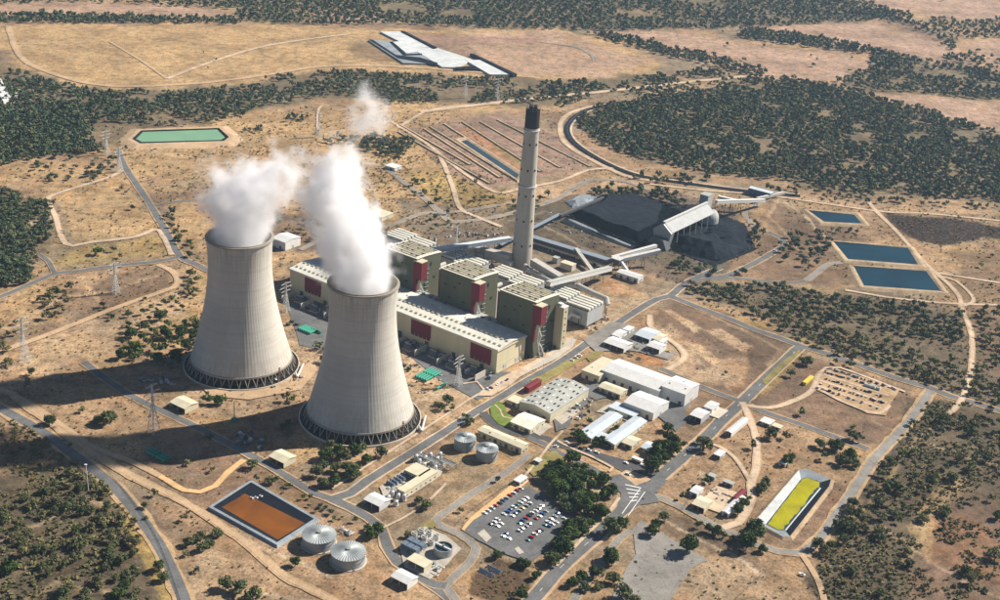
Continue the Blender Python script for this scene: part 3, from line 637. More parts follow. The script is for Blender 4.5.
area('lawn', 'dry lawn beside the red roofed shed', [(530,380),(540,376),(572,358),(586,358),(576,364),(540,386)], 'dry_lawn', z=.2)
area('lawn', 'dry olive lawn between the pale path and the garden grove', [(534,456),(556,451),(566,462),(548,474),(534,476),(526,468)], 'dry_lawn', z=.02)
area('lawn', 'dry lawn behind the grey store by the parked vans', [(586,358),(602,346),(606,350),(590,362)], 'dry_lawn', z=.1)
area('lawn', 'yellow grass strip above the settling plant', [(404,538),(430,520),(438,524),(410,545)], 'dry_lawn', z=.02)
area('lawn', 'yellow grass strip along the entrance road', [(762,381),(780,363),(799,350),(801,352),(784,367),(766,385)], 'dry_lawn', z=.02)
area('concrete_apron', 'pale concrete apron round the end boiler house', [(506,384),(520,372),(545,358),(570,338),(576,340),(573,347),(558,358),(536,369)], 'concrete_slab', z=.16)
area('concrete_apron', 'sunny pale strip beside the turbine hall end', [(478,396),(500,378),(525,366),(560,347),(556,352),(530,368),(510,386),(492,396)], 'dirt_pale', z=.18)
area('car_park', 'bitumen staff car park full of cars', [(463,532),(474,520),(500,503),(521,486.5),(530,488),(548,497),(575,520),(560,540),(530,563),(500,552)], 'asphalt', z=.12)
area('verge_strip', 'orange earth strip above the car park', [(461,530),(470,518),(500,494),(522,476),(529,481),(521,488),(500,504),(475,522),(464,532)], 'dirt_sand', z=.08)
area('yard_floor', 'grey bitumen yard behind the store building', [(552,412),(590,382),(604,378),(622,386),(615,396),(588,402),(575,415),(568,428),(556,432)], 'asphalt', z=.12)
area('yard_floor', 'grey hardstand of the contractor sheds', [(583,340),(612,322),(632,325),(652,345),(676,352),(668,360),(640,352),(620,350),(596,352)], 'asphalt_pale', z=.10)
area('yard_floor', 'bitumen apron between the white workshops', [(640,384),(668,396),(690,404),(684,412),(690,420),(676,432),(668,424),(640,404)], 'asphalt', z=.13)
area('yard_floor', 'sandy depot yard behind the garden sheds', [(700,500),(716,486),(742,494),(734,512),(722,514),(704,508)], 'dirt_pale', z=.10)
area('concrete_apron', 'pale concrete pad behind the grey store', [(555,419),(574,408),(581,411),(562,425)], 'concrete_slab', z=.15)
area('concrete_apron', 'pale paving round the white hall', [(596,412),(610,404),(628,412),(640,420),(632,424),(612,415)], 'concrete_slab', z=.14)
area('concrete_apron', 'pale paving before the canteen', [(530,431),(546,423),(552,427),(540,436)], 'concrete_slab', z=.14)
area('dirt_patch', 'trampled pale ground round the first cooling tower', [(196,380),(230,392),(296,372),(312,360),(318,370),(300,390),(250,400),(210,396)], 'dirt', z=-.02)
# painted chevrons at the junction
mb = MB()
for i in range(5):
    a = G(625+i*1.3, 485+i*4.2); b_ = G(641-i*1.0, 488.5+i*3.0); d = (b_-a).normalized(); s = Vector((-d.y, d.x, 0))*0.7; z_ = .56
    mb.poly([(a+s).to_tuple()[:2]+(z_,), (a-s).to_tuple()[:2]+(z_,), (b_-s).to_tuple()[:2]+(z_,), (b_+s).to_tuple()[:2]+(z_,)])
for p, q in (((640,489),(622,514)), ((645,492),(628,516))):
    a = G(*p); b_ = G(*q); d = (b_-a).normalized(); s = Vector((-d.y, d.x, 0))*0.35
    mb.poly([(a+s).to_tuple()[:2]+(.57,), (a-s).to_tuple()[:2]+(.57,), (b_-s).to_tuple()[:2]+(.57,), (b_+s).to_tuple()[:2]+(.57,)])
tag(mb.build('road_marking', 'road_paint'), 'white chevrons painted on the wide junction', kind='structure')
for lab_, P_ in (('kerbed island at the lower car park end', [(478,534),(484,529.5),(491,538),(486,543)]), ('small kerbed island near the car park exit', [(514,549),(518,547),(524,553),(519,555)])): area('kerb_island', lab_, P_, 'concrete_slab', z=.3)
mb = MB()
for (a0_, b0_) in (((485,514),(521,489)), ((494,526),(529,501)), ((506,538),(544,509)), ((534,536),(561,516))):
    A_, B__ = G(*a0_), G(*b0_); d_ = (B__-A_).normalized(); n_ = Vector((-d_.y, d_.x, 0)); k_ = int((B__-A_).length/3.1)
    for i_ in range(k_+1):
        c_ = A_+d_*3.1*i_+d_*1.5
        mb.poly([(c_.x+d_.x*s_*.09+n_.x*t_*5, c_.y+d_.y*s_*.09+n_.y*t_*5, .42) for s_, t_ in ((-1, -1), (1, -1), (1, 1), (-1, 1))])
tag(mb.build('bay_marking', 'road_paint'), 'white bay lines painted on the car park', kind='structure')
# rail loop
L = smooth_line([G(*p) for p in [(655,101),(628,102),(604,106),(586,111),(573,119),(567,129),(573,142),(596,158),(626,172),(655,179),(690,184),(745,191),(800,196)]])
b = MB(); strip(b, L, 9, 0.75, .8, thick=1.2); tag(b.build('rail_embankment', 'coal_dust_and_lit'), 'dark ballast of the coal rail loop', kind='structure')
b = MB(); strip(b, L, 3.5, 0.95, .3, off=6.2); tag(b.build('access_track', 'dirt_pale'), 'white access track along the rail loop', kind='structure')
for off in (-0.75, 0.75):
    b = MB(); strip(b, L, 0.3, 1.05, off=off, thick=.3); tag(b.build('rail', 'steel_dark'), 'steel rail of the coal loop line', kind='structure')

# ------------------------------------------------------------------ ponds: banks above the plain, liner, water
def pond(name, label, cat, outer, inner, wmat, liner='liner_grey', bank='bank', hb=2.6, hw=0.9, crest=2.0, bankw=7.0, water_name='water'):
    """outer = crest outline, inner = waterline, both in photo pixels"""
    O = np.array([tuple(G(a, b, hb))[:2] for a, b in outer]); I = np.array([tuple(G(a, b, hw))[:2] for a, b in inner])
    c = O.mean(0); e = thing(name, label, cat, (c[0], c[1], 0)); e['kind'] = 'structure'
    O = O-c; I = I-c; n = len(O)
    def grow(P, d):
        out = []
        A = sum(P[i][0]*P[(i+1) % n][1]-P[(i+1) % n][0]*P[i][1] for i in range(n)); s = 1 if A > 0 else -1
        for i in range(n):
            a, b_, c_ = P[i-1], P[i], P[(i+1) % n]
            n1 = np.array([b_[1]-a[1], a[0]-b_[0]])*s; n1 = n1/np.linalg.norm(n1); n2 = np.array([c_[1]-b_[1], b_[0]-c_[0]])*s; n2 = n2/np.linalg.norm(n2)
            m_ = n1+n2; m_ = m_/max(np.linalg.norm(m_)**2/2, .5)
            out.append(b_+m_*d)
        return np.array(out)
    def ring(mb, A, za, B, zb):
        for i in range(n):
            j = (i+1) % n; mb.poly([(*A[i], za), (*A[j], za), (*B[j], zb), (*B[i], zb)])
    Oc = grow(O, crest); Ob = grow(O, crest+bankw)
    b = MB(); ring(b, Ob, -0.6, Oc, hb); ring(b, Oc, hb, O, hb); b.build('bank', bank, e)
    b = MB(); ring(b, O, hb, I, hw-0.05); b.build('liner', liner, e)
    b = MB(); b.poly([(*p, hw) for p in I]); b.build(water_name, wmat, e)
    return e
def pond_fix(e):
    for c in e.children:
        import bmesh
        bm = bmesh.new(); bm.from_mesh(c.data); bmesh.ops.recalc_face_normals(bm, faces=bm.faces)
        for f in bm.faces:
            if f.normal.z < 0: f.normal_flip()
        bm.to_mesh(c.data); bm.free()
E1 = pond('orange_pond', 'rust orange settling pond with dark lined walls', 'pond', [(213,506.5),(251,482),(314,518.5),(277,542)], [(222,507),(245,493.5),(305,523),(278,539.5)], 'water_orange', 'liner_black', 'liner_grey', 1.8, .5, 2.5, 1.5)
E2 = pond('algae_pond', 'pond covered in yellow green algae with white and black liner', 'pond', [(755,521),(799,470),(806,468.5),(831,479),(829,486),(790,536),(783,536)], [(766,524),(801,479),(806,477),(821,482),(820,488),(785,530),(777,530)], 'water_dark', 'liner_grey', 'bank', 1.5, .45, .5, 3, 'water')
E3 = pond('blue_pond', 'small blue pond farthest up the slope of the three', 'pond', [(807,210),(856,213),(866,225),(822,222.5)], [(809,211),(854,214.5),(862,223.5),(824,221.5)], 'water_blue', 'bank', 'bank', 1.6, .6, 2.5, 5)
E4 = pond('blue_pond', 'middle of the three blue ponds, wide and dark', 'pond', [(831,241),(910,247),(922,265.5),(846,260)], [(834,242),(908,248),(918,264.5),(848,259)], 'water_blue', 'bank', 'bank', 1.6, .6, 2.5, 5)
E5 = pond('blue_pond', 'blue pond lowest on the slope by the levee track', 'pond', [(851,265.5),(928,269.5),(944,292),(862,286.5)], [(854,266.5),(926,271),(941,291),(864,285.5)], 'water_blue', 'bank', 'bank', 1.6, .6, 2.5, 5)
E6 = pond('green_pond', 'milky green pond with dark rim in the pasture', 'pond', [(132,139),(141,130.5),(219,128),(229,137),(224,141),(140,143.5)], [(136,139),(143,132),(217,129.5),(225,137.5),(221,140),(142,142)], 'water_green', 'liner_black', 'dirt', 3, 1, 6, 14)
E7 = pond('ash_canal', 'long narrow canal of dark water among the ash strips', 'canal', [(456,139),(466,137.5),(523,174),(517,180)], [(461,141.5),(466.5,140),(519,174.5),(516.5,178.5)], 'water_dark', 'bank', 'bank', 1.6, .6, 2, 4)
for e_ in (E1, E2, E3, E4, E5, E6, E7): pond_fix(e_)
# the algae pond's east liner is black, west one white: separate sheets
def sheet(name, parent, pts, m, z):
    b = MB(); b.poly([tuple(G(a, c, z)-parent.location)[:2]+(z,) for a, c in pts]); o = b.build(name, m, parent); 
    import bmesh
    bm = bmesh.new(); bm.from_mesh(o.data)
    for f in bm.faces:
        f.normal_update()
        if f.normal.z < 0: f.normal_flip()
    bm.to_mesh(o.data); bm.free(); return o
b = MB(); a = [(829,486),(790,536),(783,536)]; c = [(820,488),(785,530),(777,530)]
o_ = E2.location
def pw(p, z): q = G(p[0], p[1], z)-o_; return (q.x, q.y, z)
for q in ([pw((831,479),1.56), pw((829,486),1.56), pw((820,488),.5), pw((821,482),.5)], [pw((829,486),1.56), pw((790,536),1.56), pw((785,530),.5), pw((820,488),.5)]): b.poly([(x, y, z+.04) for x, y, z in q])
b.build('black_liner', 'liner_black', E2)
b = MB(); b.poly([(x, y, z+.05) for x, y, z in (pw((755,521),1.5), pw((799,470),1.5), pw((801,479),.45), pw((766,524),.45))]); b.build('white_liner', 'liner_white', E2); pond_fix(E2)
b = MB(); strip(b, smooth_line([np.array(pw((820.5,488),.45))[:2], np.array(pw((785.5,530.5),.45))[:2]]), 1.2, .72); b.build('liner_fold', 'liner_white', E2)
# the algae mat lies inside the waterline with a ragged edge, wide open water along the east side
P1 = [np.array(pw(p, .45)[:2]) for p in [(766,524),(801,479),(806,477),(821,482),(820,488),(785,530),(777,530)]]; cc = np.mean(P1, 0); pts = []
for i in range(len(P1)):
    p, q = P1[i], P1[(i+1) % len(P1)]; n = max(1, int(np.linalg.norm(q-p)/1.3)); nrm = np.array([p[1]-q[1], q[0]-p[0]])/np.linalg.norm(q-p)
    if nrm@(cc-(p+q)/2) < 0: nrm = -nrm
    for k in range(n): r_ = p+(q-p)*k/n; pts.append(r_+nrm*((.6 if i != 4 else 1.2)+(1.0 if i != 4 else 2.6)*max(0, float(vnoise(r_[0], r_[1], 4))-.25)))
b = MB(); b.poly([(p[0], p[1], .50) for p in pts]); b.build('algae_cover', 'algae_yellow', E2)
import bmesh
for c_ in E2.children:
    if c_.name.startswith('algae_cover'): bm = bmesh.new(); bm.from_mesh(c_.data); bmesh.ops.triangulate(bm, faces=bm.faces, ngon_method='BEAUTY'); bm.normal_update(); [f.normal_flip() for f in bm.faces if f.normal.z < 0]; bm.to_mesh(c_.data); bm.free()
# earth bunds and grooves between the ash strips
for i, (p, q) in enumerate([((398,132),(490,184)), ((424,129),(500,178)), ((430,127),(517,181)), ((444,124),(480,147)), ((462,122),(540,172)), ((480,122),(560,168)), ((497,120),(590,167)), ((400,125),(470,165))]):
    L = smooth_line([G(*p), G(*q)]); b = MB(); strip(b, L, 3.5, 1.3, 0.5, thick=1.8); tag(b.build('earth_bund', 'dirt' if i % 2 else 'bank'), None, kind='structure')['label'] = 'low earth bund between two ash strips'
    b = MB(); strip(b, L, 3.0, 0.1, 0.5, off=4); tag(b.build('drain', 'asphalt_dark'), 'dark drain beside an earth bund', kind='structure')

# ------------------------------------------------------------------ far lined ash cells
def slab_sheet(name, label, pts, m, z=0.5):
    return area(name, label, pts, m, z=z)
ash = thing('ash_cell', 'white lined ash cells in the far straw field', 'ash dam', G(450, 55)); ash['kind'] = 'structure'
def cell(name, pts, m, z):
    W = np.array([tuple(G(a, b_, z))[:2] for a, b_ in pts]); b = MB(); k = ash.location
    if sum(W[i][0]*W[(i+1) % len(W)][1]-W[(i+1) % len(W)][0]*W[i][1] for i in range(len(W))) < 0: W = W[::-1]
    b.prism([(x-k.x, y-k.y) for x, y in W], -2, z, m); b.build(name, m, ash)
cell('liner', [(380,31.5),(400,31.5),(434,47),(412,48)], 'liner_white', 3)
cell('liner', [(411,48),(436,47.5),(462,56),(473,60),(455,67.5),(442,67)], 'liner_white', 2.8)
cell('liner', [(465,60),(480,60),(512,74.5),(490,74.5)], 'liner_white', 3.1)
cell('liner', [(368,40),(392,41),(420,54),(436,64),(403,63)], 'liner_grey', 2.5)
cell('liner', [(393,42),(403,41),(418,51.5),(406,53)], 'liner_white', 4)
cell('dark_edge', [(390,41.8),(393,41.6),(406,54),(422,53.6),(422,54.6),(404,55.2)], 'liner_black', 3.6)
cell('dark_edge', [(369,39.5),(373,40),(396,55),(420,57.5),(438,63),(436,65),(398,58)], 'liner_black', 3.2)
cell('dark_edge', [(401,31),(404,31),(437,47.4),(434,48)], 'liner_black', 5)
cell('dark_edge', [(470,53.5),(474,54),(517,74),(513,75)], 'liner_black', 5)
cell('dark_edge', [(455,67.2),(474,65.8),(480,69.4),(455,69.4)], 'liner_black', 3.4)

t = thing('spillway', 'white concrete spillway at the far left picture edge', 'spillway', G(4, 93)); W = wpoly([(-12,78),(0,80),(12,103),(4,106)]); MB().prism([(x-t.location.x, y-t.location.y) for x, y in W[::-1]], -1, 6).build('slab', 'white_plain', t)
area('creek_pool', 'muddy grey pool in the wood by the spillway', [(10,86),(28,90),(36,95),(30,101),(14,100),(6,93)], 'concrete_slab', z=.1)

fl_ = thing('pontoon', 'white float at the top edge of the orange pond, first of three', 'float', G(252,498,.6), TH, 'white floats on the orange pond'); MB().box(-1.6, -.8, 0, 1.6, .8, .8).build('hull', 'white_plain', fl_); MB().box(-.4, -.4, .8, .4, .4, 1.5).build('pump', 'steel_dark', fl_)
dup(fl_, G(256.5,497.6,.6), label='white float at the top edge of the orange pond, middle one of three'); dup(fl_, G(261,496.2,.6), label='white float of the orange pond, the one farthest along the black wall')
# ------------------------------------------------------------------ cooling towers
def avg_base(rim, rz, base, bz):
    a = G(*rim, rz); b = G(*base, bz); return Vector(((a.x+b.x)/2, (a.y+b.y)/2, 0))
T2 = avg_base((363.8, 283.5), 131, (360.2, 406.5), 9); T1 = avg_base((239.3, 235.5), 131, (241.8, 357), 9)
def tower_profile():
    return [(29*sqrt(1+((z-108)/76.8)**2), z) for z in np.linspace(8.5, 131, 36)]
def make_tower(loc, label):
    t = thing('cooling_tower', label, 'cooling tower', loc, 0, 'hyperbolic cooling towers')
    n = 264; b = MB(); P = tower_profile(); k = 0
    for r, z in P:                                 # thin vertical ribs stand proud of the shell
        for j in range(n):
            a = 2*pi*j/n; rr = r + (0.13 if j % 3 == 0 else 0.0); b.v.append((rr*cos(a), rr*sin(a), z))
    for i in range(len(P)-1):
        for j in range(n):
            l = (j+1) % n; b.f.append((i*n+j, i*n+l, (i+1)*n+l, (i+1)*n+j)); b.m.append(0)
    b.build('shell', 'tower_concrete', t, smooth=True)
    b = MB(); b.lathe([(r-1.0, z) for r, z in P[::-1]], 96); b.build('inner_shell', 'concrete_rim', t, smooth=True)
    rr = P[-1][0]; b = MB(); b.lathe([(rr-1.2, 130.9), (rr-1.2, 132.1), (rr-.6, 132.1), (rr-.6, 131.2), (rr+.9, 131.2), (rr+.9, 129.7), (rr-.1, 129.7)], 120); b.build('rim_walkway', 'concrete_rim', t)
    rb = P[0][0]; b = MB(); b.lathe([(rb-1.2, 9.6), (rb-1.2, 8.0), (rb+.6, 8.0), (rb+.5, 9.7), (rb-.1, 9.9)], 120); b.build('ring_beam', 'concrete_rim', t)
    b = MB(); b.lathe([(54.6, -1), (54.6, 1.3), (53.7, 1.3), (53.7, .5), (50, .5), (50, -1)], 120); b.build('basin_wall', 'concrete_pale', t)
    b = MB(); b.lathe([(0.1, .62), (53.6, .62)], 96); b.build('basin_water', 'dark_void', t)
    b = MB(); b.lathe([(46.3, .6), (45.2, 9.2), (0.1, 9.2)], 72); b.build('shaded_fill', 'dark_void', t)  # near-black colour stands for the shade inside the tower foot
    b = MB(); nc = 40; me = None
    for s in (-1, 1):
        a = s*pi/nc*0.7; b.tube((51.0, 0, .5), (rb*cos(a), rb*sin(a), 9), 0.4, 6)
    me = b.mesh('support_column', 'concrete_rim')
    for j in range(nc): part('support_column', me, t, rz=2*pi*j/nc)
    # stair and pipe run at the foot
    b = MB(); b.tube((54, -14, 2.4), (57, -22, 2.4), 1.0, 8); b.tube((57, -22, 2.4), (58, 6, 2.0), 1.0, 8); b.build('riser_pipe', 'steel_pale', t)
    b = MB()
    for i in range(10):
        a = radians(-38+i*0.9); r0 = 52-i*.55; b.box(r0*cos(a)-.7, r0*sin(a)-.7, 1+i*1.1, r0*cos(a)+.7, r0*sin(a)+.7, 1.5+i*1.1)
    b.build('stair', 'rust', t)
    return t
make_tower(T1, 'cooling tower standing farther up the picture beside the pasture, steam rising straight')
make_tower(T2, 'cooling tower in front of the turbine hall, closest to the viewer')

# ------------------------------------------------------------------ chimney
SH = 190; SB = G(521, 267)
st = thing('chimney', 'tall pale concrete chimney with black top between the conveyors', 'chimney', SB)
b = MB(); pr = [(12.2, 0), (12.0, 6), (11.2, 40), (10.3, 80), (9.4, 120), (8.5, 155), (8.1, 168.5)]; b.lathe(pr, 48); b.build('shaft', 'concrete', st, smooth=True)
b = MB(); b.lathe([(8.15, 168), (8.0, SH-2), (7.2, SH-2), (7.2, SH-3), (0.1, SH-3)], 48); b.build('black_cap', 'black', st)
me = MB().tube((0, 0, 0), (0, 0, 6), 2.1, 14).mesh('flue', 'black')
for i in range(4):
    a = pi/4+i*pi/2; part('flue', me, st, loc=(3.6*cos(a), 3.6*sin(a), SH-3))
b = MB()
for i in range(16):
    a = 2*pi*i/16; b.tube((7.9*cos(a), 7.9*sin(a), SH-2.2), (7.9*cos(a), 7.9*sin(a), SH+.9), .18, 4)
b.lathe([(7.9, SH+.8), (8.1, SH+.8), (8.1, SH+1), (7.9, SH+1)], 32); b.build('railing', 'steel_dark', st)
me = MB().box(-.3, -.9, -1.1, .35, .9, 1.1).mesh('port', 'dark_void')
for z_, r_ in ((30, 11.5), (60, 10.8), (90, 10.1), (120, 9.4), (150, 8.7)):
    for q in (-95, -40, -150):
        a = radians(q); o = part('port', me, st, loc=(r_*cos(a), r_*sin(a), z_), rz=a)
for z_, r_ in ((100, 9.95), (165, 8.3)): b = MB(); b.lathe([(r_, z_), (r_+1.1, z_), (r_+1.1, z_+1.0), (r_, z_+1.0)], 40); b.build('gallery', 'steel_pale', st)

# ------------------------------------------------------------------ turbine hall
HH = 26.0
c0 = G(290, 268.5, HH); c1 = G(497.6, 349.8, HH); c2 = G(526, 335, HH)
u_ = (c1-c0).normalized(); LA = (c1-c0).length; LB = abs((c2-c1).dot(Vector((-u_.y, u_.x, 0))))
HR = atan2(u_.y, u_.x); print('hall', HH, LA, LB, math.degrees(HR), math.degrees(TH))
hall = thing('turbine_hall', 'long cream turbine hall with red louvre panels and pale ribbed roof', 'turbine hall', (c0.x, c0.y, 0), HR)
b = MB(); b.profile_x([(0, 0), (LB, 0), (LB, HH-1.5), (LB*.5, HH+1.2), (0, HH-1)], 0, LA); b.build('wall', 'cream', hall)
rp = [(-.9, HH-1.0), (-.9, HH+.2), (LB*.5, HH+2.4), (LB+.8, HH-.4), (LB+.8, HH-1.4), (LB*.5, HH+1.4)]
b = MB(); b.profile_x(rp, -1, LA+1); b.build('roof', 'hall_roof', hall)
b = MB(); b.box(-1.2, -1.3, HH-1.9, LA+1.2, -.9, HH-.2); b.box(LA+.9, -1.2, HH-1.7, LA+1.4, LB+1, HH-.7); b.build('fascia', 'cream_plain', hall)
me = MB().profile_x([(-1.1, 0), (1.1, 0), (1.1, .9), (0, 1.5), (-1.1, .9)], -1.5, 1.5).mesh('roof_vent', 'cream_plain')
k = int(LA/6.2)
for i in range(k):
    for fy in (.16, .40):
        y = LB*fy; part('roof_vent', me, hall, loc=((i+.6)*LA/k, y, HH+.2+(y/(LB*.5))*2.1))
me2 = MB().box(-.8, -.8, 0, .8, .8, 1.4).mesh('roof_fan', 'steel_pale')
for i in range(int(LA/11)):
    part('roof_fan', me2, hall, loc=((i+.5)*11, LB*.72, HH+1.0))
# red louvre panels under the eave, their lower edge stepped
def panel_at(px0, px1):
    xs = []
    for px, py in (px0, px1):
        p = G(px, py, HH)-c0; xs.append(p.dot(u_))
    return xs
for (p0, p1) in (((303.5,275),(320.5,281)), ((411,316.5),(431,324)), ((471,339.5),(492,347.5)), ((345,291),(363,298))):
    x0, x1 = panel_at(p0, p1); pnl = MB(); n = 5; wd = (x1-x0)/n
    pe = MB().box(0, -.5, HH-16.5, x1-x0, -.02, HH-2.2).build('red_panel', 'red', hall); pe.location = (x0, 0, 0)
    me = MB().box(.5, -.75, HH-19.2, wd-.7, -.06, HH-16.4).mesh('louvre_hood', 'red')
    for i in range(n): part('louvre_hood', me, pe, loc=(i*wd, 0, 0))
# end wall: recessed line, roller doors, plinth
b = MB(); b.box(LA, 1.5, 0, LA+.35, LB-1.5, 1.6); b.box(LA, 0, HH*.33, LA+.25, LB, HH*.33+.5); b.build('plinth_band', 'cream_plain', hall)
me = MB().box(0, -2.6, 0, .25, 2.6, 6).mesh('door', 'grey_sheet')
for y in (LB*.3, LB*.72): part('door', me, hall, loc=(LA+.02, y, 0))
me = MB().box(-2.2, -.3, 0, 2.2, -.02, 5).mesh('door', 'steel_dark')
for i in range(8): part('door', me, hall, loc=(LA*(i+.5)/8, 0, 0))
# deaerator bay roof behind the hall, lower and darker, with gear on it
b = MB(); b.box(8, LB+.9, 0, LA-4, LB+15, HH-2.5); b.build('rear_bay', 'roof_grey', hall)
me = MB().box(-1.2, -1.5, 0, 1.2, 1.5, 2.2).mesh('roof_unit', 'machine_blue')
for i in range(26): part('roof_unit', me, hall, loc=(12+i*(LA-22)/26+random.uniform(-2, 2), LB+random.uniform(3, 13), HH-2.5), rz=random.choice((0, pi/2)))

# ------------------------------------------------------------------ boiler houses
BH = 60.0
q0 = G(500, 290, BH); q1 = G(536.5, 303, BH); q2 = G(557.5, 290.5, BH)
q0b = G(441.7, 268.5, BH); q0c = G(387, 248, BH); q1b = G(474, 280, BH); q1c = G(417, 259.3, BH)
WA = (q1-q0).dot(u_); vv = Vector((-u_.y, u_.x, 0)); WB = (q2-q1).dot(vv)
stepv = (q1-q1c)/2
print('boiler', WA, WB, stepv.length, math.degrees(atan2(stepv.y, stepv.x)))
def make_boiler(loc, label):
    t = thing('boiler_house', label, 'boiler house', loc, HR, 'boiler houses')
    H = BH
    b = MB(); pr = [(0, 0), (WB, 0), (WB, H-3.2)] + [(WB*(1-i/8), H-3.2+3.2*sin(pi/2*(i/8)*1.0)) for i in range(1, 9)]; b.profile_x(pr, 0, WA); b.build('wall', 'olive', t)
    b = MB()
    for i in range(8):
        f0, f1 = i/8, (i+1)/8; z0_ = H-3.2*(1-sin(pi/2*(1-f0))); z1_ = H-3.2*(1-sin(pi/2*(1-f1)))
        b.profile_x([(WB*f0-.01, z0_+.05), (WB*f1+.01, z1_+.05), (WB*f1+.01, z1_+.7), (WB*f0-.01, z0_+.7)], -.6, WA+.6)
    b.build('roof', 'cream_roof', t)
    me = MB().profile_x([(-.8, 0), (.8, 0), (.8, .9), (0, 1.3), (-.8, .9)], -WA*.45, WA*.45).mesh('roof_monitor', 'cream_plain')
    for i in range(8):
        f = .08+i*.12; part('roof_monitor', me, t, loc=(WA/2, WB*f, H-3.2*(1-sin(pi/2*(1-f)))+.6))
    me = MB().box(-1.2, -.7, 0, 1.2, .7, 1.3).mesh('roof_vent', 'dark_void'); rs = random.Random(3)
    for i in range(6):
        for j in range(4):
            if rs.random() < .7:
                f = .14+j*.24; part('roof_vent', me, t, loc=(WA*(i+.6)/6.3, WB*f, H-3.2*(1-sin(pi/2*(1-f)))+.5))
    # red coal-chute box on the sunny corner, its pale cap and strip down the wall
    r = MB().box(WA-3.0, -.7, H-22, WA+7.5, 8.5, H-2.5).build('red_box', 'red', t)
    MB().box(WA-3.3, -1.0, H-2.5, WA+7.8, 8.8, H-1.6).build('cap', 'cream_plain', r)
    MB().box(WA-2.5, -.9, 18, WA+.5, 2.5, H-22.05).build('red_strip', 'red', t)
    b = MB().box(-6.5, 6, 8, -.02, 14, H-5).build('red_strip', 'red', t); MB().box(-6.8, 5.7, H-5, .2, 14.3, H-4.2).build('cap', 'cream_plain', b)
    # pale downcomer pipes and stairs on the sunny side
    b = MB(); rs = random.Random(5); x = WA+3.4
    P = [(x, 3, H-22), (x, 4, H-30), (x+1.5, 6, H-36), (x, 5, H-44), (x+1, 9, 10), (x+2, 12, 2)]
    for a, c in zip(P[:-1], P[1:]): b.tube(a, c, .9, 7)
    P = [(x+1.6, 1, H-24), (x+.6, 1.5, 20), (x+3, 5, 1)]
    for a, c in zip(P[:-1], P[1:]): b.tube(a, c, .5, 6)
    b.build('downcomer', 'steel_pale', t)
    b = MB()
    for i in range(9):
        z_ = 4+i*5.0; b.box(WA+.1, 14, z_, WA+1.3, 20, z_+.2)
        b.duct((WA+.8, 14 if i % 2 else 20, z_), (WA+.8, 20 if i % 2 else 14, z_+5), .6, .2)
    b.build('stair', 'steel', t)
    b = MB().box(WA+.05, WB*.55, H-14, WA+.25, WB*.62, H-10).box(WA+.05, WB*.7, H-30, WA+.25, WB*.78, H-27).box(WA+.05, WB*.35, 6, WA+.25, WB*.8, 7)
    b.build('window_band', 'dark_void', t)
    b = MB()
    for z_ in (14, 27, 40, 52): b.box(.0, -.12, z_, WA-3.1, -.01, z_+.35)
    for z_ in (14, 27, 40): b.box(WA+.01, 20.5, z_, WA+.12, WB, z_+.35)
    b.build('cladding_seam', 'olive', t)
    me = MB().box(0, -.14, 0, 3.2, -.01, 1.6).mesh('louvre', 'dark_void')
    for x_, z_ in ((6, 44), (18, 44), (30, 31), (12, 31), (24, 50)): part('louvre', me, t, loc=(x_, 0, z_))
    # mill bay between boiler and filter plant
    b = MB(); b.box(WA*.1, WB+.05, 0, WA*.9, WB+12, H*.55); b.build('mill_bay', 'grey_sheet', t)
    me = MB().tube((0, 0, 0), (0, 14, 0), 2.2, 10).mesh('duct_pipe', 'duct')
    for i in range(3): part('duct_pipe', me, t, loc=(WA*(.22+.28*i), WB+6, H*.55+2))
    b = MB()
    for i in range(5): b.box(WA*.12+i*WA*.155, WB+.3, H*.55, WA*.12+i*WA*.155+2.4, WB+11.5, H*.55+2.2)
    b.build('air_heater_roof', 'cream_plain', t)
    return t
def make_filter(loc, label):
    t = thing('filter_house', label, 'filter house', loc, HR, 'ribbed filter houses')
    for (x0, y0, lx, ly, h) in FILTERS:
        wl = MB().box(x0, y0, 3, x0+lx, y0+ly, h).build('wall', 'grey_sheet', t)
        MB().box(x0-.4, y0-.4, h, x0+lx+.4, y0+ly+.4, h+.5).build('roof', 'steel_dark', wl)
        n = 5; me = MB().box(-.6, 0, 0, lx+.6, ly/n*.55, 2.2).mesh('roof_rib', 'hall_roof')
        for i in range(n): part('roof_rib', me, t, loc=(x0, y0+ly/n*(i+.2), h+.5))
        me = MB().tube((0, 0, 0), (0, 0, -9), 3.0, 4, .4).mesh('hopper', 'steel')
        for i in range(4):
            part('hopper', me, t, loc=(x0+lx*(i+.5)/4, y0+ly*.3, 9.5)); 
        b = MB()
        for i in range(5):
            for y in (y0+.3, y0+ly-.3): b.box(x0+lx*i/4-.3, y-.3, 0, x0+lx*i/4+.3, y+.3, 3.2)
        b.build('support_frame', 'steel_dark', t)
    return t
labs = ['olive boiler house at the open end of the row, by the cream lift tower', 'second olive boiler house from the open end of the row', 'third boiler house of the row, its flank partly behind steam', 'last boiler house of the row, mostly lost in the steam']
BO = [q0 - stepv*i for i in range(4)]
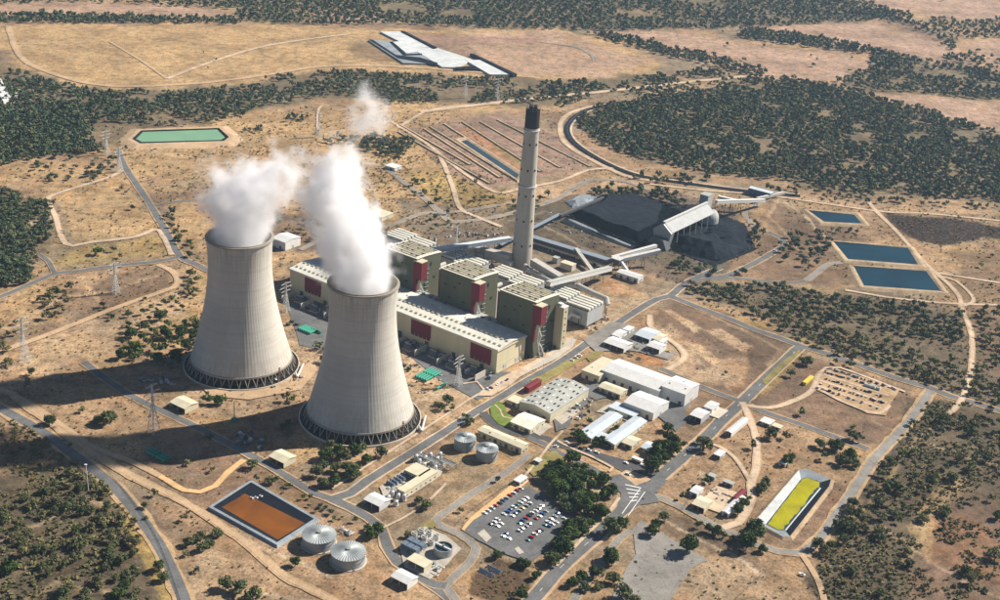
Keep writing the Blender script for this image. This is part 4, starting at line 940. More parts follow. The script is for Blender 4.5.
# filter plant position from the visible end block
FHH = 20
f0 = G(566, 304, FHH); f1 = G(588, 311.7, FHH); f2 = G(604, 303.5, FHH)
rel = f0-q0; FX, FY = rel.dot(u_), rel.dot(vv); FLX = (f1-f0).dot(u_); FLY = (f2-f1).dot(vv)
print('filter', FX, FY, FLX, FLY)
FILTERS = [(0, 0, FLX, FLY, FHH), (-FLX*1.12, 4, FLX, FLY*.95, FHH+1)]
me_names = {}
t0b = make_boiler((BO[0].x, BO[0].y, 0), labs[0])
f_loc = Vector((q0.x, q0.y, 0)) + u_*FX + vv*FY; f_loc.z = 0
t0f = make_filter(f_loc, 'filter house at the open end of the row, its flank in plain view')
fl = ['filter house behind the second boiler house, ribbed roof', 'filter house behind the third boiler house, nearest the chimney foot', 'filter house behind the last boiler house by the far road']
for i in range(1, 4):
    dup(t0b, (BO[i].x, BO[i].y, 0), label=labs[i]); p = f_loc - stepv*i; dup(t0f, (p.x, p.y, 0), label=fl[i-1])
# cream lift tower beside the end boiler house
LH = height_of(556, 347, 306); a = G(555, 305.5, LH); lt = thing('lift_tower', 'slim cream lift tower standing alone beside the end boiler house', 'tower', (a.x, a.y, 0), HR)
MB().box(0, 0, 0, 11, 8, LH).build('wall', 'cream', lt); MB().box(-.4, -.4, LH, 11.4, 8.4, LH+.8).build('roof', 'white', lt)
MB().box(2, 1.5, LH+.8, 7, 6, LH+3).build('lift_motor_room', 'white', lt)
me = MB().box(0, -.8, 0, .2, .8, 1.6).mesh('window', 'glass')
for i in range(6): part('window', me, lt, loc=(11.02, 4, 5+i*LH/6.5))
MB().box(3.5, -.25, 0, 5.8, -.02, 3).build('door', 'steel_dark', lt)
# ------------------------------------------------------------------ buildings
def building(name, label, cat, P0, P1, P2, h, wall='cream_plain', roof='cream_roof', style='flat', group=None, doors=1, windows=0, vents=0, rv='steel_pale', ang=TH, over=.5, open_front=False, ridge='x'):
    """P0, P1, P2: roof corners in photo pixels at height h: common corner, end of the long (u) side, end of the v side"""
    a, b_, c_ = G(*P0, h), G(*P1, h), G(*P2, h); u = Vector((cos(ang), sin(ang), 0)); v = Vector((-sin(ang), cos(ang), 0))
    la = (b_-a).dot(u); lb = (c_-a).dot(v); o = a.copy(); o.z = 0
    if la < 0: o += u*la; la = -la
    if lb < 0: o += v*lb; lb = -lb
    t = thing(name, label, cat, o, ang, group); t['_d'] = (la, lb, h); rise = min(la, lb)*.07+.4
    if open_front:                                  # open bays towards the viewer, shaped to darken sheds like shaded fronts: back and end walls, posts
        MB().box(0, lb-.3, 0, la, lb, h).box(0, 0, 0, .3, lb-.3, h).box(la-.3, 0, 0, la, lb-.3, h).build('wall', wall, t)
        me = MB().box(-.2, 0, 0, .2, .4, h).mesh('post', 'steel_pale'); n = max(2, int(la/7))
        for i in range(n+1): part('post', me, t, loc=(.3+(la-.6)*i/n, 0, 0))
    elif style == 'gable' and ridge == 'x': MB().profile_x([(0, 0), (lb, 0), (lb, h-.1), (lb/2, h+rise-.1), (0, h-.1)], 0, la).build('wall', wall, t)
    elif style == 'gable': MB().profile_y([(0, 0), (la, 0), (la, h-.1), (la/2, h+rise-.1), (0, h-.1)], 0, lb).build('wall', wall, t)
    else: MB().box(0, 0, 0, la, lb, h-.1).build('wall', wall, t)
    if style == 'gable' and ridge == 'x':
        for s in (0, 1):
            y0, y1 = (-over, lb/2) if s == 0 else (lb/2+.01, lb+over); z0, z1 = (h-rise*over/(lb/2), h+rise) if s == 0 else (h+rise, h-rise*over/(lb/2))
            MB().profile_x([(y0, z0), (y1, z1), (y1, z1+.3), (y0, z0+.3)], -over, la+over).build('roof', roof, t)
    elif style == 'gable':
        for s in (0, 1):
            x0, x1 = (-over, la/2) if s == 0 else (la/2+.01, la+over); z0, z1 = (h-rise*over/(la/2), h+rise) if s == 0 else (h+rise, h-rise*over/(la/2))
            MB().profile_y([(x0, z0), (x1, z1), (x1, z1+.3), (x0, z0+.3)], -over, lb+over).build('roof', roof, t)
    else: MB().box(-over, -over, h, la+over, lb+over, h+.45).build('roof', roof, t)
    rs = random.Random(int(P0[0]*7+P0[1]))
    if doors and not open_front:
        dm = MB().box(-1.6, -.12, 0, 1.6, -.01, min(h*.75, 4)).mesh('door', 'steel_dark')
        for i in range(doors): part('door', dm, t, loc=(la*(i+.5+.12)/doors, 0, 0))
        dm = MB().box(.01, -1.4, 0, .12, 1.4, min(h*.7, 3.5)).mesh('door', 'grey_sheet'); part('door', dm, t, loc=(la, lb*.5, 0))
    if windows and not open_front:
        wm = MB().box(-.9, -.10, 0, .9, -.01, 1.2).mesh('window', 'glass')
        for i in range(windows): part('window', wm, t, loc=(la*(i+.3)/windows, 0, min(1.3, h*.45)))
        wm = MB().box(.01, -.9, 0, .1, .9, 1.2).mesh('window', 'glass')
        for i in range(max(2, int(lb/6))):
            if abs((i+.5)/max(2, int(lb/6))-.5) > .12: part('window', wm, t, loc=(la, lb*(i+.5)/max(2, int(lb/6)), min(1.3, h*.45)))
    if vents:
        vm = MB().box(-.7, -.7, 0, .7, .7, .9).mesh('roof_vent', rv)
        for i in range(vents):
            fx = (i+.5)/vents; fy = .3+.4*(i % 2); z = h+.4 if style != 'gable' else h+rise*(1-abs(fy-.5)*2 if ridge == 'x' else 1-abs(fx-.5)*2)+.2
            part('roof_vent', vm, t, loc=(la*fx, lb*fy, z))
    return t
B_ = building
W = lambda t: t['_d']
# administration and workshop precinct
s = B_('store_building', 'large grey roofed store with dark skylights beside the red shed', 'store', (519.5,401.5), (551,413.5), (558.5,377.5), 9, 'cream_plain', 'roof_grey', 'gable', doors=2, ridge='y')
la, lb, h = W(s); me = MB().box(-.8, -1.6, 0, .8, 1.6, .25).mesh('skylight', 'glass'); me2 = MB().box(-.8, -1.6, 0, .8, 1.6, .25).mesh('skylight', 'white_plain')
for i in range(8):
    for j in range(6):
        fx = (i+.5)/8; z = 9+(min(la, lb)*.07+.4)*(1-abs(fx-.5)*2)+.35
        part('skylight', me if (i+j) % 3 else me2, s, loc=(la*fx, lb*(j+.5)/6, z))
B_('canteen_building', 'low cream building tucked below the grey store', 'building', (510.5,421.5), (530,430), (522.5,411), 5, 'cream_plain', 'cream_roof', 'gable', doors=2, windows=6)
B_('long_store', 'long cream roofed building behind the two squat tanks', 'building', (478,430), (519,450), (484,425), 6, 'cream_plain', 'cream_plain', 'gable', doors=4, windows=8, vents=2)
B_('gate_shed', 'small cream annex at the lawn corner of the grey store', 'shed', (507,399.5), (518,404), (514,395), 4, 'cream_plain', 'cream_plain', doors=1)
B_('workshop', 'cream roofed west end of the workshop row by the lawn', 'workshop', (582,370), (600,376), (596,354.5), 8, 'cream_plain', 'cream_plain', 'flat', doors=2, vents=2)
w1 = B_('workshop', 'long white roofed workshop with a line of roof vents', 'workshop', (602,370), (662,389), (615,357.5), 10, 'white', 'white', 'gable', doors=7, vents=0)
la, lb, h = W(w1); me = MB().box(-.9, -.9, 0, .9, .9, 1.5).mesh('roof_vent', 'steel_dark')
for i in range(10): part('roof_vent', me, w1, loc=(la*(i+.6)/10.5, lb*.42, 10.9))
B_('workshop', 'tall white workshop with open roller door at the end of the row', 'workshop', (662,386), (683.5,396), (675,375.5), 13, 'white', 'white', 'gable', doors=2, vents=3)
B_('lean_to', 'white lean-to shed in front of the long workshop', 'shed', (630,383.5), (657,393.5), (632.5,380.5), 6, 'white', 'cream_plain', 'flat', doors=4)
B_('amenities_block', 'cream amenities block between yard and long workshop', 'building', (598.5,386.5), (622,393.5), (604,381), 5, 'cream_plain', 'cream_plain', 'gable', doors=3, windows=7)
hl = B_('hall_building', 'white hall with pale blue flank in the middle of the precinct', 'hall', (624,402), (653,413.5), (639,390.5), 8, 'white', 'white_plain', 'gable', doors=2)
B_('covered_way', 'flat white covered way against the white hall', 'shelter', (609,407), (633,417.5), (617,402), 4, 'white', 'roof_blue', 'flat', doors=2)
o1 = B_('office_wing', 'office wing with pale blue roof nearer the store building', 'office', (578,433), (591,438.5), (609,411), 4.5, 'cream_plain', 'roof_blue', 'gable', doors=1, windows=6, ridge='y')
o2 = B_('office_wing', 'office wing with pale blue roof on the garden side', 'office', (602,439.5), (615,444.5), (636,417), 4.5, 'cream_plain', 'roof_blue', 'gable', doors=1, windows=6, ridge='y')
B_('office_link', 'short blue roofed link between the two office wings', 'office', (591,434), (605,440), (596,430), 4, 'cream_plain', 'roof_blue', 'flat', doors=1, windows=3)
B_('pavilion', 'small cream roofed pavilion beside the office garden', 'pavilion', (622,442), (632,446), (630,435), 4, 'cream_plain', 'cream_plain', 'gable', windows=3)
B_('pavilion', 'small pale blue roofed house among the garden trees', 'pavilion', (641,447), (652,451), (648,441), 4, 'cream_plain', 'roof_blue', 'gable', windows=3)
B_('entrance_canopy', 'narrow white canopy by the office forecourt', 'canopy', (632,457.5), (641,461), (634,456), 3, 'white', 'white_plain', open_front=True)
B_('guard_house', 'tiny white hut on the path above the car park', 'hut', (534,460), (539,462), (536.5,457.5), 3, 'white', 'steel_pale', windows=2)
B_('site_hut', 'white roofed hut at the top corner of the car park', 'hut', (514,480), (520,482.5), (522,475), 3.5, 'white', 'white_plain', windows=2)
# sheds east of the row
B_('shed', 'white gabled shed in the fenced plot, the larger of a pair', 'shed', (690,414.5), (701,419), (699,408), 5.5, 'grey_sheet', 'white_plain', 'gable', doors=2, open_front=True)
B_('shed', 'white gabled shed in the fenced plot, the smaller of a pair', 'shed', (704,406.5), (712,409.5), (713,401.5), 5, 'white', 'white_plain', 'gable', doors=1)
MBs = B_('concrete_slab', 'pale flat slab beside the pair of white sheds', 'slab', (709,415), (718,418.5), (720,408), .5, 'concrete_pale', 'concrete_pale', doors=0)
B_('long_shed', 'long narrow white roofed shed alone by the cross road', 'shed', (726,431), (731.5,433), (742,417), 4.5, 'white', 'white_plain', 'gable', doors=1, windows=2, ridge='y', open_front=True)
B_('site_hut', 'white hut by the contractor fence corner', 'hut', (714,454), (720,456.5), (721,450), 3.5, 'white', 'white_plain', windows=2, open_front=True)
B_('site_hut', 'pale double hut east of the white track', 'hut', (760,421), (770,424.5), (766,417.5), 3, 'cream_plain', 'white_plain', windows=3)
B_('site_hut', 'pale hut under the tree east of the white track', 'hut', (772,425.5), (780,428.5), (775,423), 3, 'cream_plain', 'cream_plain', windows=2)
B_('depot_shed', 'cream roofed depot shed on the sandy yard', 'shed', (692,503.5), (705,508), (699,495), 4.5, 'cream_plain', 'cream_plain', 'gable', doors=3, open_front=True)
B_('depot_shed', 'white rounded shed beside the depot hedge', 'shed', (690,491), (697,494), (697,485.5), 4, 'white', 'white_plain', 'gable', doors=1)
B_('depot_shed', 'row of white depot sheds in front of the little garden', 'shed', (722,511), (728,514), (738,494.5), 4, 'white', 'white_plain', 'gable', doors=1, ridge='y')
B_('depot_shed', 'red roofed shed behind the white depot sheds', 'shed', (733,497), (737,499), (742,489), 4.5, 'red', 'red', 'gable', doors=1, ridge='y')
B_('site_hut', 'dark roofed hut on the sandy depot edge', 'hut', (708,475), (714,477.5), (711,473), 3.5, 'grey_sheet', 'roof_grey', windows=1)
B_('site_hut', 'low grey cabin beside the dark roofed hut', 'hut', (723,481), (732,485), (725,479), 3, 'grey_sheet', 'roof_grey', windows=2)
B_('site_hut', 'pale hut near the algae pond', 'hut', (779,462), (785,465), (783,458.5), 3, 'white', 'white_plain', windows=1)
# contractor sheds north
B_('contractor_shed', 'white shed row nearest the road bend', 'shed', (604,342), (624,349), (609,335), 4.5, 'white', 'white_plain', 'gable', doors=3, open_front=True)
B_('contractor_shed', 'small white hut between road and shed row', 'shed', (612,334.5), (619,337), (619,329), 4, 'white', 'white_plain', 'gable', doors=1)
B_('contractor_shed', 'little pale hut nearest the long straight road', 'shed', (623,329), (629,331), (628,325.5), 3.5, 'white', 'white_plain', doors=1)
B_('contractor_shed', 'blue grey roofed shed of the contractor group', 'shed', (635,334.5), (651,338.5), (646,327), 5, 'white', 'roof_blue', 'gable', doors=2, open_front=True)
B_('contractor_shed', 'pale pink roofed shed next to the blue grey one', 'shed', (652,338), (660,340), (656,331.5), 4.5, 'white', 'cream_plain', 'gable', doors=1)
B_('contractor_shed', 'white shed with dark open front in the contractor group', 'shed', (647,345.5), (660,349.5), (655,341), 5.5, 'white', 'white_plain', 'gable', doors=1, open_front=True)
B_('contractor_shed', 'low white hut at the back of the contractor group', 'shed', (655,340), (663,342.5), (659,336.5), 4, 'white', 'white_plain', doors=1)
# near the towers
B_('pump_shed', 'yellow cream shed in sun beside the first cooling tower', 'shed', (170,402), (185,409), (180,394), 5, 'cream_plain', 'cream_plain', 'gable', doors=2, open_front=True)
B_('pump_shed', 'yellow cream shed at the shadow edge of the second tower', 'shed', (269,456), (284,463), (281,449), 5, 'cream_plain', 'cream_plain', 'gable', doors=2, open_front=True)
B_('pump_shed', 'white roofed shed beside the chlorine yard', 'shed', (364,499), (380,506), (371,490.5), 5, 'white', 'white_plain', 'gable', doors=2, open_front=True)
B_('dosing_building', 'long cream building of the machine yard', 'building', (398,489), (405,492), (432,469), 6, 'cream_plain', 'cream_plain', 'flat', doors=1, windows=3)
B_('dosing_building', 'square cream roof at the top of the machine yard', 'building', (405,470), (420,476), (416,463), 6, 'cream_plain', 'cream_plain', 'flat', doors=1, windows=3)
B_('control_hut', 'cream roofed hut on the settling plant slab', 'hut', (407,559), (425,567), (412,552), 5, 'cream_plain', 'cream_plain', 'flat', doors=2, open_front=True)
B_('pump_shed', 'white shed across the road from the settling plant', 'shed', (391,576), (408,584), (400,568), 5, 'white', 'white_plain', 'gable', doors=2, open_front=True)
# far sheds
B_('barn', 'white gabled barn between the steam plumes', 'barn', (272,238), (285,243), (283,231), 10, 'white', 'white_plain', 'gable', doors=1)
B_('site_hut', 'white hut on the old orchard by the black thicket', 'hut', (385,165.5), (396,168), (390,162.5), 4, 'white', 'white_plain', doors=1)
B_('warehouse', 'flat pale roof in sun behind the last boiler house', 'warehouse', (368,213), (385,216.5), (374,207), 5, 'cream_plain', 'cream_plain', 'flat', doors=2)
B_('blue_shed', 'long blue sided shed at the coal conveyor end', 'shed', (748.5,188), (774,192), (750,186), 8, 'blue_shed', 'roof_blue', 'flat', doors=5)
B_('site_hut', 'white trailer building beside the transfer tower', 'hut', (617,272), (637,279.5), (621,268.5), 6, 'white', 'white_plain', 'gable', doors=3, windows=5)
rs_ = B_('red_shed', 'red barrel roofed shed on the road below the turbine hall', 'shed', (524,386.5), (529,388.5), (537,379), 5, 'red', 'red', 'gable', doors=0, ridge='y')

# ------------------------------------------------------------------ tanks
def tank(label, px, r, h, group='squat steel tanks', cone=1.8, ribs=40, m='galvanised', base=True):
    c = G(*px); t = thing('storage_tank', label, 'tank', c, 0, group)
    b = MB(); b.lathe([(r, 0), (r, h*.33), (r+.08, h*.34), (r, h*.35), (r, h*.66), (r+.08, h*.67), (r, h*.68), (r, h)], 56, m); b.build('wall', m, t, smooth=False)
    b = MB(); n = 56*2; k = 0
    for rr, z in ((r+.5, h-.1), (r+.5, h+.35), (r*.5, h+cone*.65+.3), (1.0, h+cone+.2)):
        for j in range(n): b.v.append((rr*cos(2*pi*j/n), rr*sin(2*pi*j/n), z+(.28 if j % 3 == 0 and rr > 1.2 and z > h else 0)))
    for i in range(3):
        for j in range(n): l = (j+1) % n; b.f.append((i*n+j, i*n+l, (i+1)*n+l, (i+1)*n+j)); b.m.append(0)
    b.f.append(tuple(range(3*n, 4*n))); b.m.append(0); b.build('roof', m, t)
    MB().tube((0, 0, h+cone), (0, 0, h+cone+1.2), 1.6, 12).build('roof_hatch', 'steel', t)
    b = MB()
    for i in range(18): a = radians(-70+i*3.2); b.box((r+.8)*cos(a)-.5, (r+.8)*sin(a)-.5, h*i/18, (r+.8)*cos(a)+.5, (r+.8)*sin(a)+.5, h*i/18+.2)
    b.build('stair', 'steel_pale', t)
    b = MB()
    for j in range(28): a = 2*pi*j/28; b.box((r+.3)*cos(a)-.08, (r+.3)*sin(a)-.08, h, (r+.3)*cos(a)+.08, (r+.3)*sin(a)+.08, h+1.2)
    b.build('handrail', 'steel_pale', t)
    if base: MB().lathe([(r+1.2, -.2), (r+1.2, .35), (r+.02, .4)], 48).build('ring_footing', 'concrete_pale', t)
    return t
tank('ribbed steel tank closest to the orange pond', (319,543.5), 12.6, 8.2, group='ribbed steel tanks by the orange pond')
tank('ribbed steel tank farther from the orange pond', (348.2,560.5), 12.8, 8.2, group='ribbed steel tanks by the orange pond')
tank('squat grey tank closer to the long straight road', (464.5,447), 9.2, 9.5, group='squat tanks by the long cream store', base=False)
tank('squat grey tank touching the long cream store', (486.5,457.5), 9.2, 9.5, group='squat tanks by the long cream store', base=False)

# ------------------------------------------------------------------ machine yards
def place(px, z=0): return G(px[0], px[1], z)
def gantry(label, px, n, L, m='steel', name='pipe_rack', rz=TH, w_=8):
    t = thing(name, label, 'pipe rack', place(px), rz)
    fr = MB()
    for i in range(n+1):
        x = L*i/n; fr.box(x-.2, 0, 0, x+.2, .4, 5); fr.box(x-.2, w_-.4, 0, x+.2, w_, 5); fr.box(x-.2, .4, 4.5, x+.2, w_-.4, 4.9)
    o = fr.build('frame', m, t)
    for k in range(4): part('pipe', MB().tube((0, 0, 0), (L, 0, 0), .45, 7).mesh('pipe', ('steel_pale', 'duct', 'galvanised', 'machine_blue')[k]), t, loc=(0, 1+k*w_/4.5, 5.4))
    return t
gantry('pipe rack at the top of the machine yard', (415,460), 4, 22)
gantry('short pipe rack beside the squat tanks', (438,466), 3, 14)
rs = random.Random(12)
def vessel_row(label, name, px, n, du, dv, mk, group, cat, labs=None, rz=TH):
    first = None; out = []
    for i in range(n):
        p = place(px) + U*du*i + V*dv*i
        if first is None: first = mk(label, p, rz, group); o = first
        else: o = dup(first, p)
        if labs: o['label'] = labs[i]
        out.append(o)
    return out
def mk_filtervessel(label, p, rz, group):
    t = thing('pressure_filter', label, 'filter', p, rz, group)
    MB().tube((0, 0, 2.2), (7.5, 0, 2.2), 1.5, 12).build('vessel', 'machine_blue', t, smooth=False)
    me = MB().box(-.3, -1.2, 0, .3, 1.2, 1.2).mesh('saddle', 'concrete_pale')
    for x in (1.5, 6): part('saddle', me, t, loc=(x, 0, 0))
    MB().tube((3.7, 0, 3.6), (3.7, 0, 4.8), .35, 7).tube((7.5, 0, 2.2), (8.6, 0, 2.2), .35, 7).build('nozzle', 'steel_pale', t)
    return t
vessel_row('blue grey horizontal filter vessel in the row of the machine yard', 'pressure_filter', (387,484), 8, .2, 4.2, mk_filtervessel, 'horizontal filter vessels of the machine yard', 'filter')
def mk_vert(label, p, rz, group, r=1.8, h=6, m='steel_pale'):
    t = thing('process_tank', label, 'tank', p, rz, group)
    MB().lathe([(r, 0), (r, h), (r*.5, h+.7), (.05, h+.9)], 16).build('shell', m, t, smooth=False)
    MB().tube((0, 0, h+.8), (0, 0, h+1.6), .3, 6).build('vent', 'steel_dark', t)
    MB().lathe([(r+.4, 0), (r+.4, .4), (r, .4)], 16).build('plinth', 'concrete_pale', t)
    return t
ORD = ['first', 'second', 'third', 'fourth', 'fifth', 'sixth', 'seventh', 'eighth', 'ninth', 'tenth', 'eleventh', 'twelfth', 'thirteenth']
for i, o in enumerate([o for o in bpy.data.objects if o.name.startswith('pressure_filter')]): o['label'] = ORD[i]+' blue grey filter vessel of the machine yard, counted from the white shed end'
g = 'small process tanks of the machine yard'
k0 = mk_vert('small upright process tank among pipes of the machine yard', place((416, 461)), TH, g)
for i, px in enumerate([(420,458),(425,462),(430,459),(424,467),(432,466),(437,462),(440,457),(419,466),(435,472),(398,500),(392,497),(388,502),(396,505),(404,500)]):
    o = dup(k0, place(px)); o.scale = (1, 1, rs.uniform(.6, 1.2))
b_ = MB(); mtl = ('steel_pale', 'machine_blue', 'galvanised', 'steel_dark', 'white_plain')
TONE = dict(steel_pale='pale grey', machine_blue='slate blue', galvanised='zinc grey', steel_dark='dark grey', white_plain='white', steel='grey', duct='sandy grey', concrete_pale='pale', cream_plain='cream', rust='rusty', coal_dust_and_lit='sooty', yellow_paint='yellow', teal='green', dark_leaves='dark green')
PREP = [' in the ', ' above the ', ' beside ', ' at the ', ' between ', ' along ', ' left of ', ' north of ', ' right of ', ' on the ', ' by the ', ' stored ', ' strewn ']
def clutter(label, poly, n, hs=(1, 4), sz=(1, 4), mats=mtl):
    """single cabinets, drums and pipe bends standing about inside an outline"""
    place_ = label[min(label.index(q) for q in PREP if q in label)+1:]
    Wp = wpoly(poly); done = 0; k = 0
    while done < n and k < n*30:
        k += 1; x = rs.uniform(Wp[:, 0].min(), Wp[:, 0].max()); y = rs.uniform(Wp[:, 1].min(), Wp[:, 1].max())
        if not inpoly(np.array([x]), np.array([y]), Wp)[0]: continue
        a, b2, h = rs.uniform(*sz), rs.uniform(*sz), rs.uniform(*hs); q = rs.random(); m_ = rs.choice(mats); nm = 'equipment_cabinet' if q < .45 else 'drum' if q < .75 else 'pipe_bend'
        word = dict(equipment_cabinet='cabinet', drum='upright drum', pipe_bend='bent pipe')[nm]; size_ = 'low' if h < sum(hs)/2 else 'tall'
        t = thing(nm, size_+' '+TONE[m_]+' '+word+' '+place_, dict(equipment_cabinet='cabinet', drum='drum', pipe_bend='pipe')[nm], (x, y, .05), TH, label)
        if nm == 'equipment_cabinet': MB().box(-a/2, -b2/2, 0, a/2, b2/2, h*.7).build('body', m_, t); MB().box(-a/3, -b2/3, h*.7, a/3, b2/3, h).build('cap', 'steel' if m_ != 'steel' else 'steel_pale', t)
        elif nm == 'drum': MB().tube((0, 0, 0), (0, 0, h), min(a, b2)/2.2, 10).build('barrel', m_, t); MB().tube((0, 0, h), (0, 0, h+.5), .3, 6).build('outlet', 'steel_dark', t)
        else: MB().tube((-a, 0, h*.6), (a, 0, h*.6), .4, 7).tube((-a, 0, h*.6), (-a, 0, 0), .4, 7).tube((a, 0, h*.6), (a, b2, h*.6), .4, 7).build('pipe', m_, t)
        done += 1
area('yard_slab', 'pale concrete slab of the machine yard', [(380,487),(412,464),(422,458),(446,464),(440,476),(402,502),(385,500)], 'concrete_slab', z=.14)
clutter('cluster of pumps, cabinets and pipes in the machine yard', [(384,492),(404,476),(410,482),(398,502)], 22)
clutter('cluster of valves and drums above the machine yard', [(414,462),(440,452),(447,460),(432,474)], 30)
# settling plant (slab, round open tank, blue hoppers)
area('yard_slab', 'pale concrete slab of the settling plant', [(399,547),(425,527),(446,536),(461,549),(440,572),(430,580),(405,568)], 'concrete_slab', z=.14)
area('yard_slab', 'pale slab edge beneath the round clarifier', [(436,556),(448,545),(458,551),(444,566)], 'concrete_slab', z=.2)
def clarifier(label, px, r, h):
    t = thing('clarifier', label, 'clarifier', place(px), TH)
    MB().lathe([(r, 0), (r, h), (r-.6, h), (r-.6, h-1.2)], 40).build('wall', 'galvanised', t); MB().lathe([(r-.6, h-1.2), (.1, h-1.2)], 40).build('water', 'water_dark', t)
    MB().box(-r, -.8, h+.05, r, .8, h+.5).build('bridge', 'steel_pale', t); MB().tube((0, 0, h-1.1), (0, 0, h+2), .8, 10).build('drive', 'steel', t); return t
clarifier('round open clarifier with a bridge on the settling plant', (443,553.5), 7.2, 6.5)
k0 = None; g = 'dark topped round tanks of the settling plant'
for i, px in enumerate([(421,534),(429,536),(436,540),(424,541),(431,545),(414,537.5)]):
    if k0 is None:
        k0 = thing('mixing_tank', 'small round dark mouthed tank on the settling plant', 'tank', place(px), TH, g)
        MB().lathe([(2.5, 0), (2.5, 4.5), (2.1, 4.5), (2.1, 3.4)], 20).build('wall', 'steel_pale', k0); MB().lathe([(2.1, 3.4), (.05, 3.4)], 20).build('content', 'black', k0)
        MB().box(-2.6, -.4, 4.55, 2.6, .4, 4.8).build('walkway', 'steel_pale', k0)
    else: dup(k0, place(px))
k0 = None; g = 'blue grey hoppers of the settling plant'
for i in range(3):
    for j in range(2):
        p = place((405, 549))+U*(i*5.2)+V*(j*7)
        if k0 is None:
            k0 = thing('hopper', 'blue grey square hopper on the settling plant slab', 'hopper', p, TH, g)
            MB().box(-2.2, -2.6, 3, 2.2, 2.6, 6).build('bin', 'machine_blue', k0); MB().tube((0, 0, 3), (0, 0, .8), 2.4, 4, .5).build('cone', 'steel_dark', k0)
            me = MB().box(-.2, -.2, 0, .2, .2, 3).mesh('leg', 'steel_pale')
            for a in (-1.9, 1.9):
                for c in (-2.3, 2.3): part('leg', me, k0, loc=(a, c, 0))
        else: dup(k0, p)
clutter('cluster of white pipework beside the round clarifier', [(424,566),(436,562),(442,568),(432,577)], 14, hs=(1, 2.5), sz=(1, 3), mats=('white_plain', 'steel_pale', 'steel_dark'))
clutter('cluster of pumps at the edge of the settling plant', [(404,546),(418,536),(428,548),(416,554)], 18, hs=(1, 3), sz=(1, 3))
clutter('pumps between the two ribbed tanks and the hedge', [(334,523),(342,526),(352,535),(344,537)], 9, hs=(1, 3), sz=(1.5, 4), mats=('white_plain', 'steel_pale'))

# ------------------------------------------------------------------ transformers in the shade of the turbine hall
def mk_transformer(p):
    t = thing('transformer', '', 'transformer', p, HR, 'power transformers under the turbine hall')
    MB().box(-4, -2, .5, 4, 2, 5).build('tank', 'machine_blue', t); MB().tube((-4.5, 0, 6.4), (3, 0, 6.4), .9, 10).build('conservator', 'steel', t)
    me = MB().box(-.15, -1.5, 0, .15, 0, 3.6).mesh('radiator_fin', 'steel')
    for i in range(7): part('radiator_fin', me, t, loc=(-3.6+i*1.2, -2.05, .9)); 
    me = MB().tube((0, 0, 0), (0, 0, 2.6), .32, 8, .18).mesh('bushing', 'rust')
    for i in range(3): part('bushing', me, t, loc=(-2.6+i*2.6, 1.2, 5))
    MB().box(-5.5, -4.3, 0, 5.5, 3, .45).build('plinth', 'concrete_pale', t)
    return t
k0 = None; h0 = Vector((c0.x, c0.y, 0)); tl = ['by the far end of the hall', 'left of the closer cooling tower beside the hall', 'behind the closer cooling tower', 'emerging beside the closer cooling tower', 'under the middle red panel', 'right after the middle red panel', 'behind the tall yard pylon', 'under the end red panel', 'at the very end of the hall']
for i, f in enumerate((.10, .20, .34, .47, .56, .66, .76, .86, .94)):
    p = h0 + u_*LA*f - vv*(13+(i % 2)*6)
    if k0 is None: k0 = mk_transformer(p); o = k0
    else: o = dup(k0, p)
    o['label'] = 'blue grey transformer '+tl[i]
k0 = None; wl = [.05, .15, .27, .41, .52, .61, .71, .81, .9, .98]
for i, f in enumerate(wl):
    p = h0 + u_*LA*f - vv*10
    if k0 is None:
        k0 = thing('blast_wall', 'pale blast wall standing between two transformers', 'wall', p, HR, 'blast walls between the transformers'); MB().box(-.25, -16, 0, .25, 3, 6.5).build('wall_panel', 'concrete_pale', k0)
    else: dup(k0, p)
clutter('shaded switchgear and pipework along the turbine hall foot', [(400,338),(495,375),(488,383),(398,346)], 46, hs=(2, 5), sz=(1.5, 5), mats=('machine_blue', 'steel', 'steel_pale', 'steel_dark'))
clutter('shaded cabinets and cable racks at the far end of the hall', [(284,288),(330,306),(330,320),(284,300)], 26, hs=(2, 5), sz=(1.5, 5), mats=('machine_blue', 'steel', 'steel_pale', 'steel_dark'))
clutter('shaded cabinets in the shadow left of the closer cooling tower', [(236,430),(262,436),(270,446),(250,452),(238,444)], 20, hs=(2, 4), sz=(2, 5), mats=('machine_blue', 'steel', 'steel_dark'))
clutter('shaded machinery beside the road at the first tower foot', [(140,380),(172,378),(176,384),(150,390)], 14, hs=(2, 4), sz=(2, 4), mats=('machine_blue', 'steel_pale', 'steel_dark'))
# green pipe stacks
def mk_green(label, p, rz, group, L=11, r=1.25):
    t = thing('green_cylinder', label, 'cylinder', p, rz, group)
    MB().tube((-L/2, 0, r+.35), (L/2, 0, r+.35), r, 12).build('barrel', 'teal', t, smooth=False)
    me = MB().box(-.3, -1, 0, .3, 1, .5).mesh('cradle', 'concrete_pale')
    for x in (-L/3, L/3): part('cradle', me, t, loc=(x, 0, 0))
    return t
g1 = mk_green('green cylinder lying in the stack below the middle red panel', place((419,376)), TH+pi/2, 'green cylinders stacked below the turbine hall')
for i in range(5):
    for j in range(2):
        if i or j: dup(g1, place((419,376))+U*3.0*i+V*12.5*j)
for i, px in enumerate([(440,388),(443,386.5)]): dup(g1, place(px), label='green cylinder of the little pair beyond the big stack', group='small pair of green cylinders')
for i in range(6): dup(g1, place((302,328.5))+U*3.0*i, label='green cylinder in the row beside the first cooling tower', group='green cylinders beside the first cooling tower')
for i in range(2): dup(g1, place((315,331.5))+U*3.0*i, rz=TH, label='green cylinder lying crosswise near the first tower row', group='crosswise green cylinders')
for i in range(3):
    for j in range(2): dup(g1, place((150,455))+U*12.5*j+V*3.2*i, rz=TH, label='green cylinder lying in the long shadow by the sandy track', group='green cylinders in the shadow by the track')
k0 = None
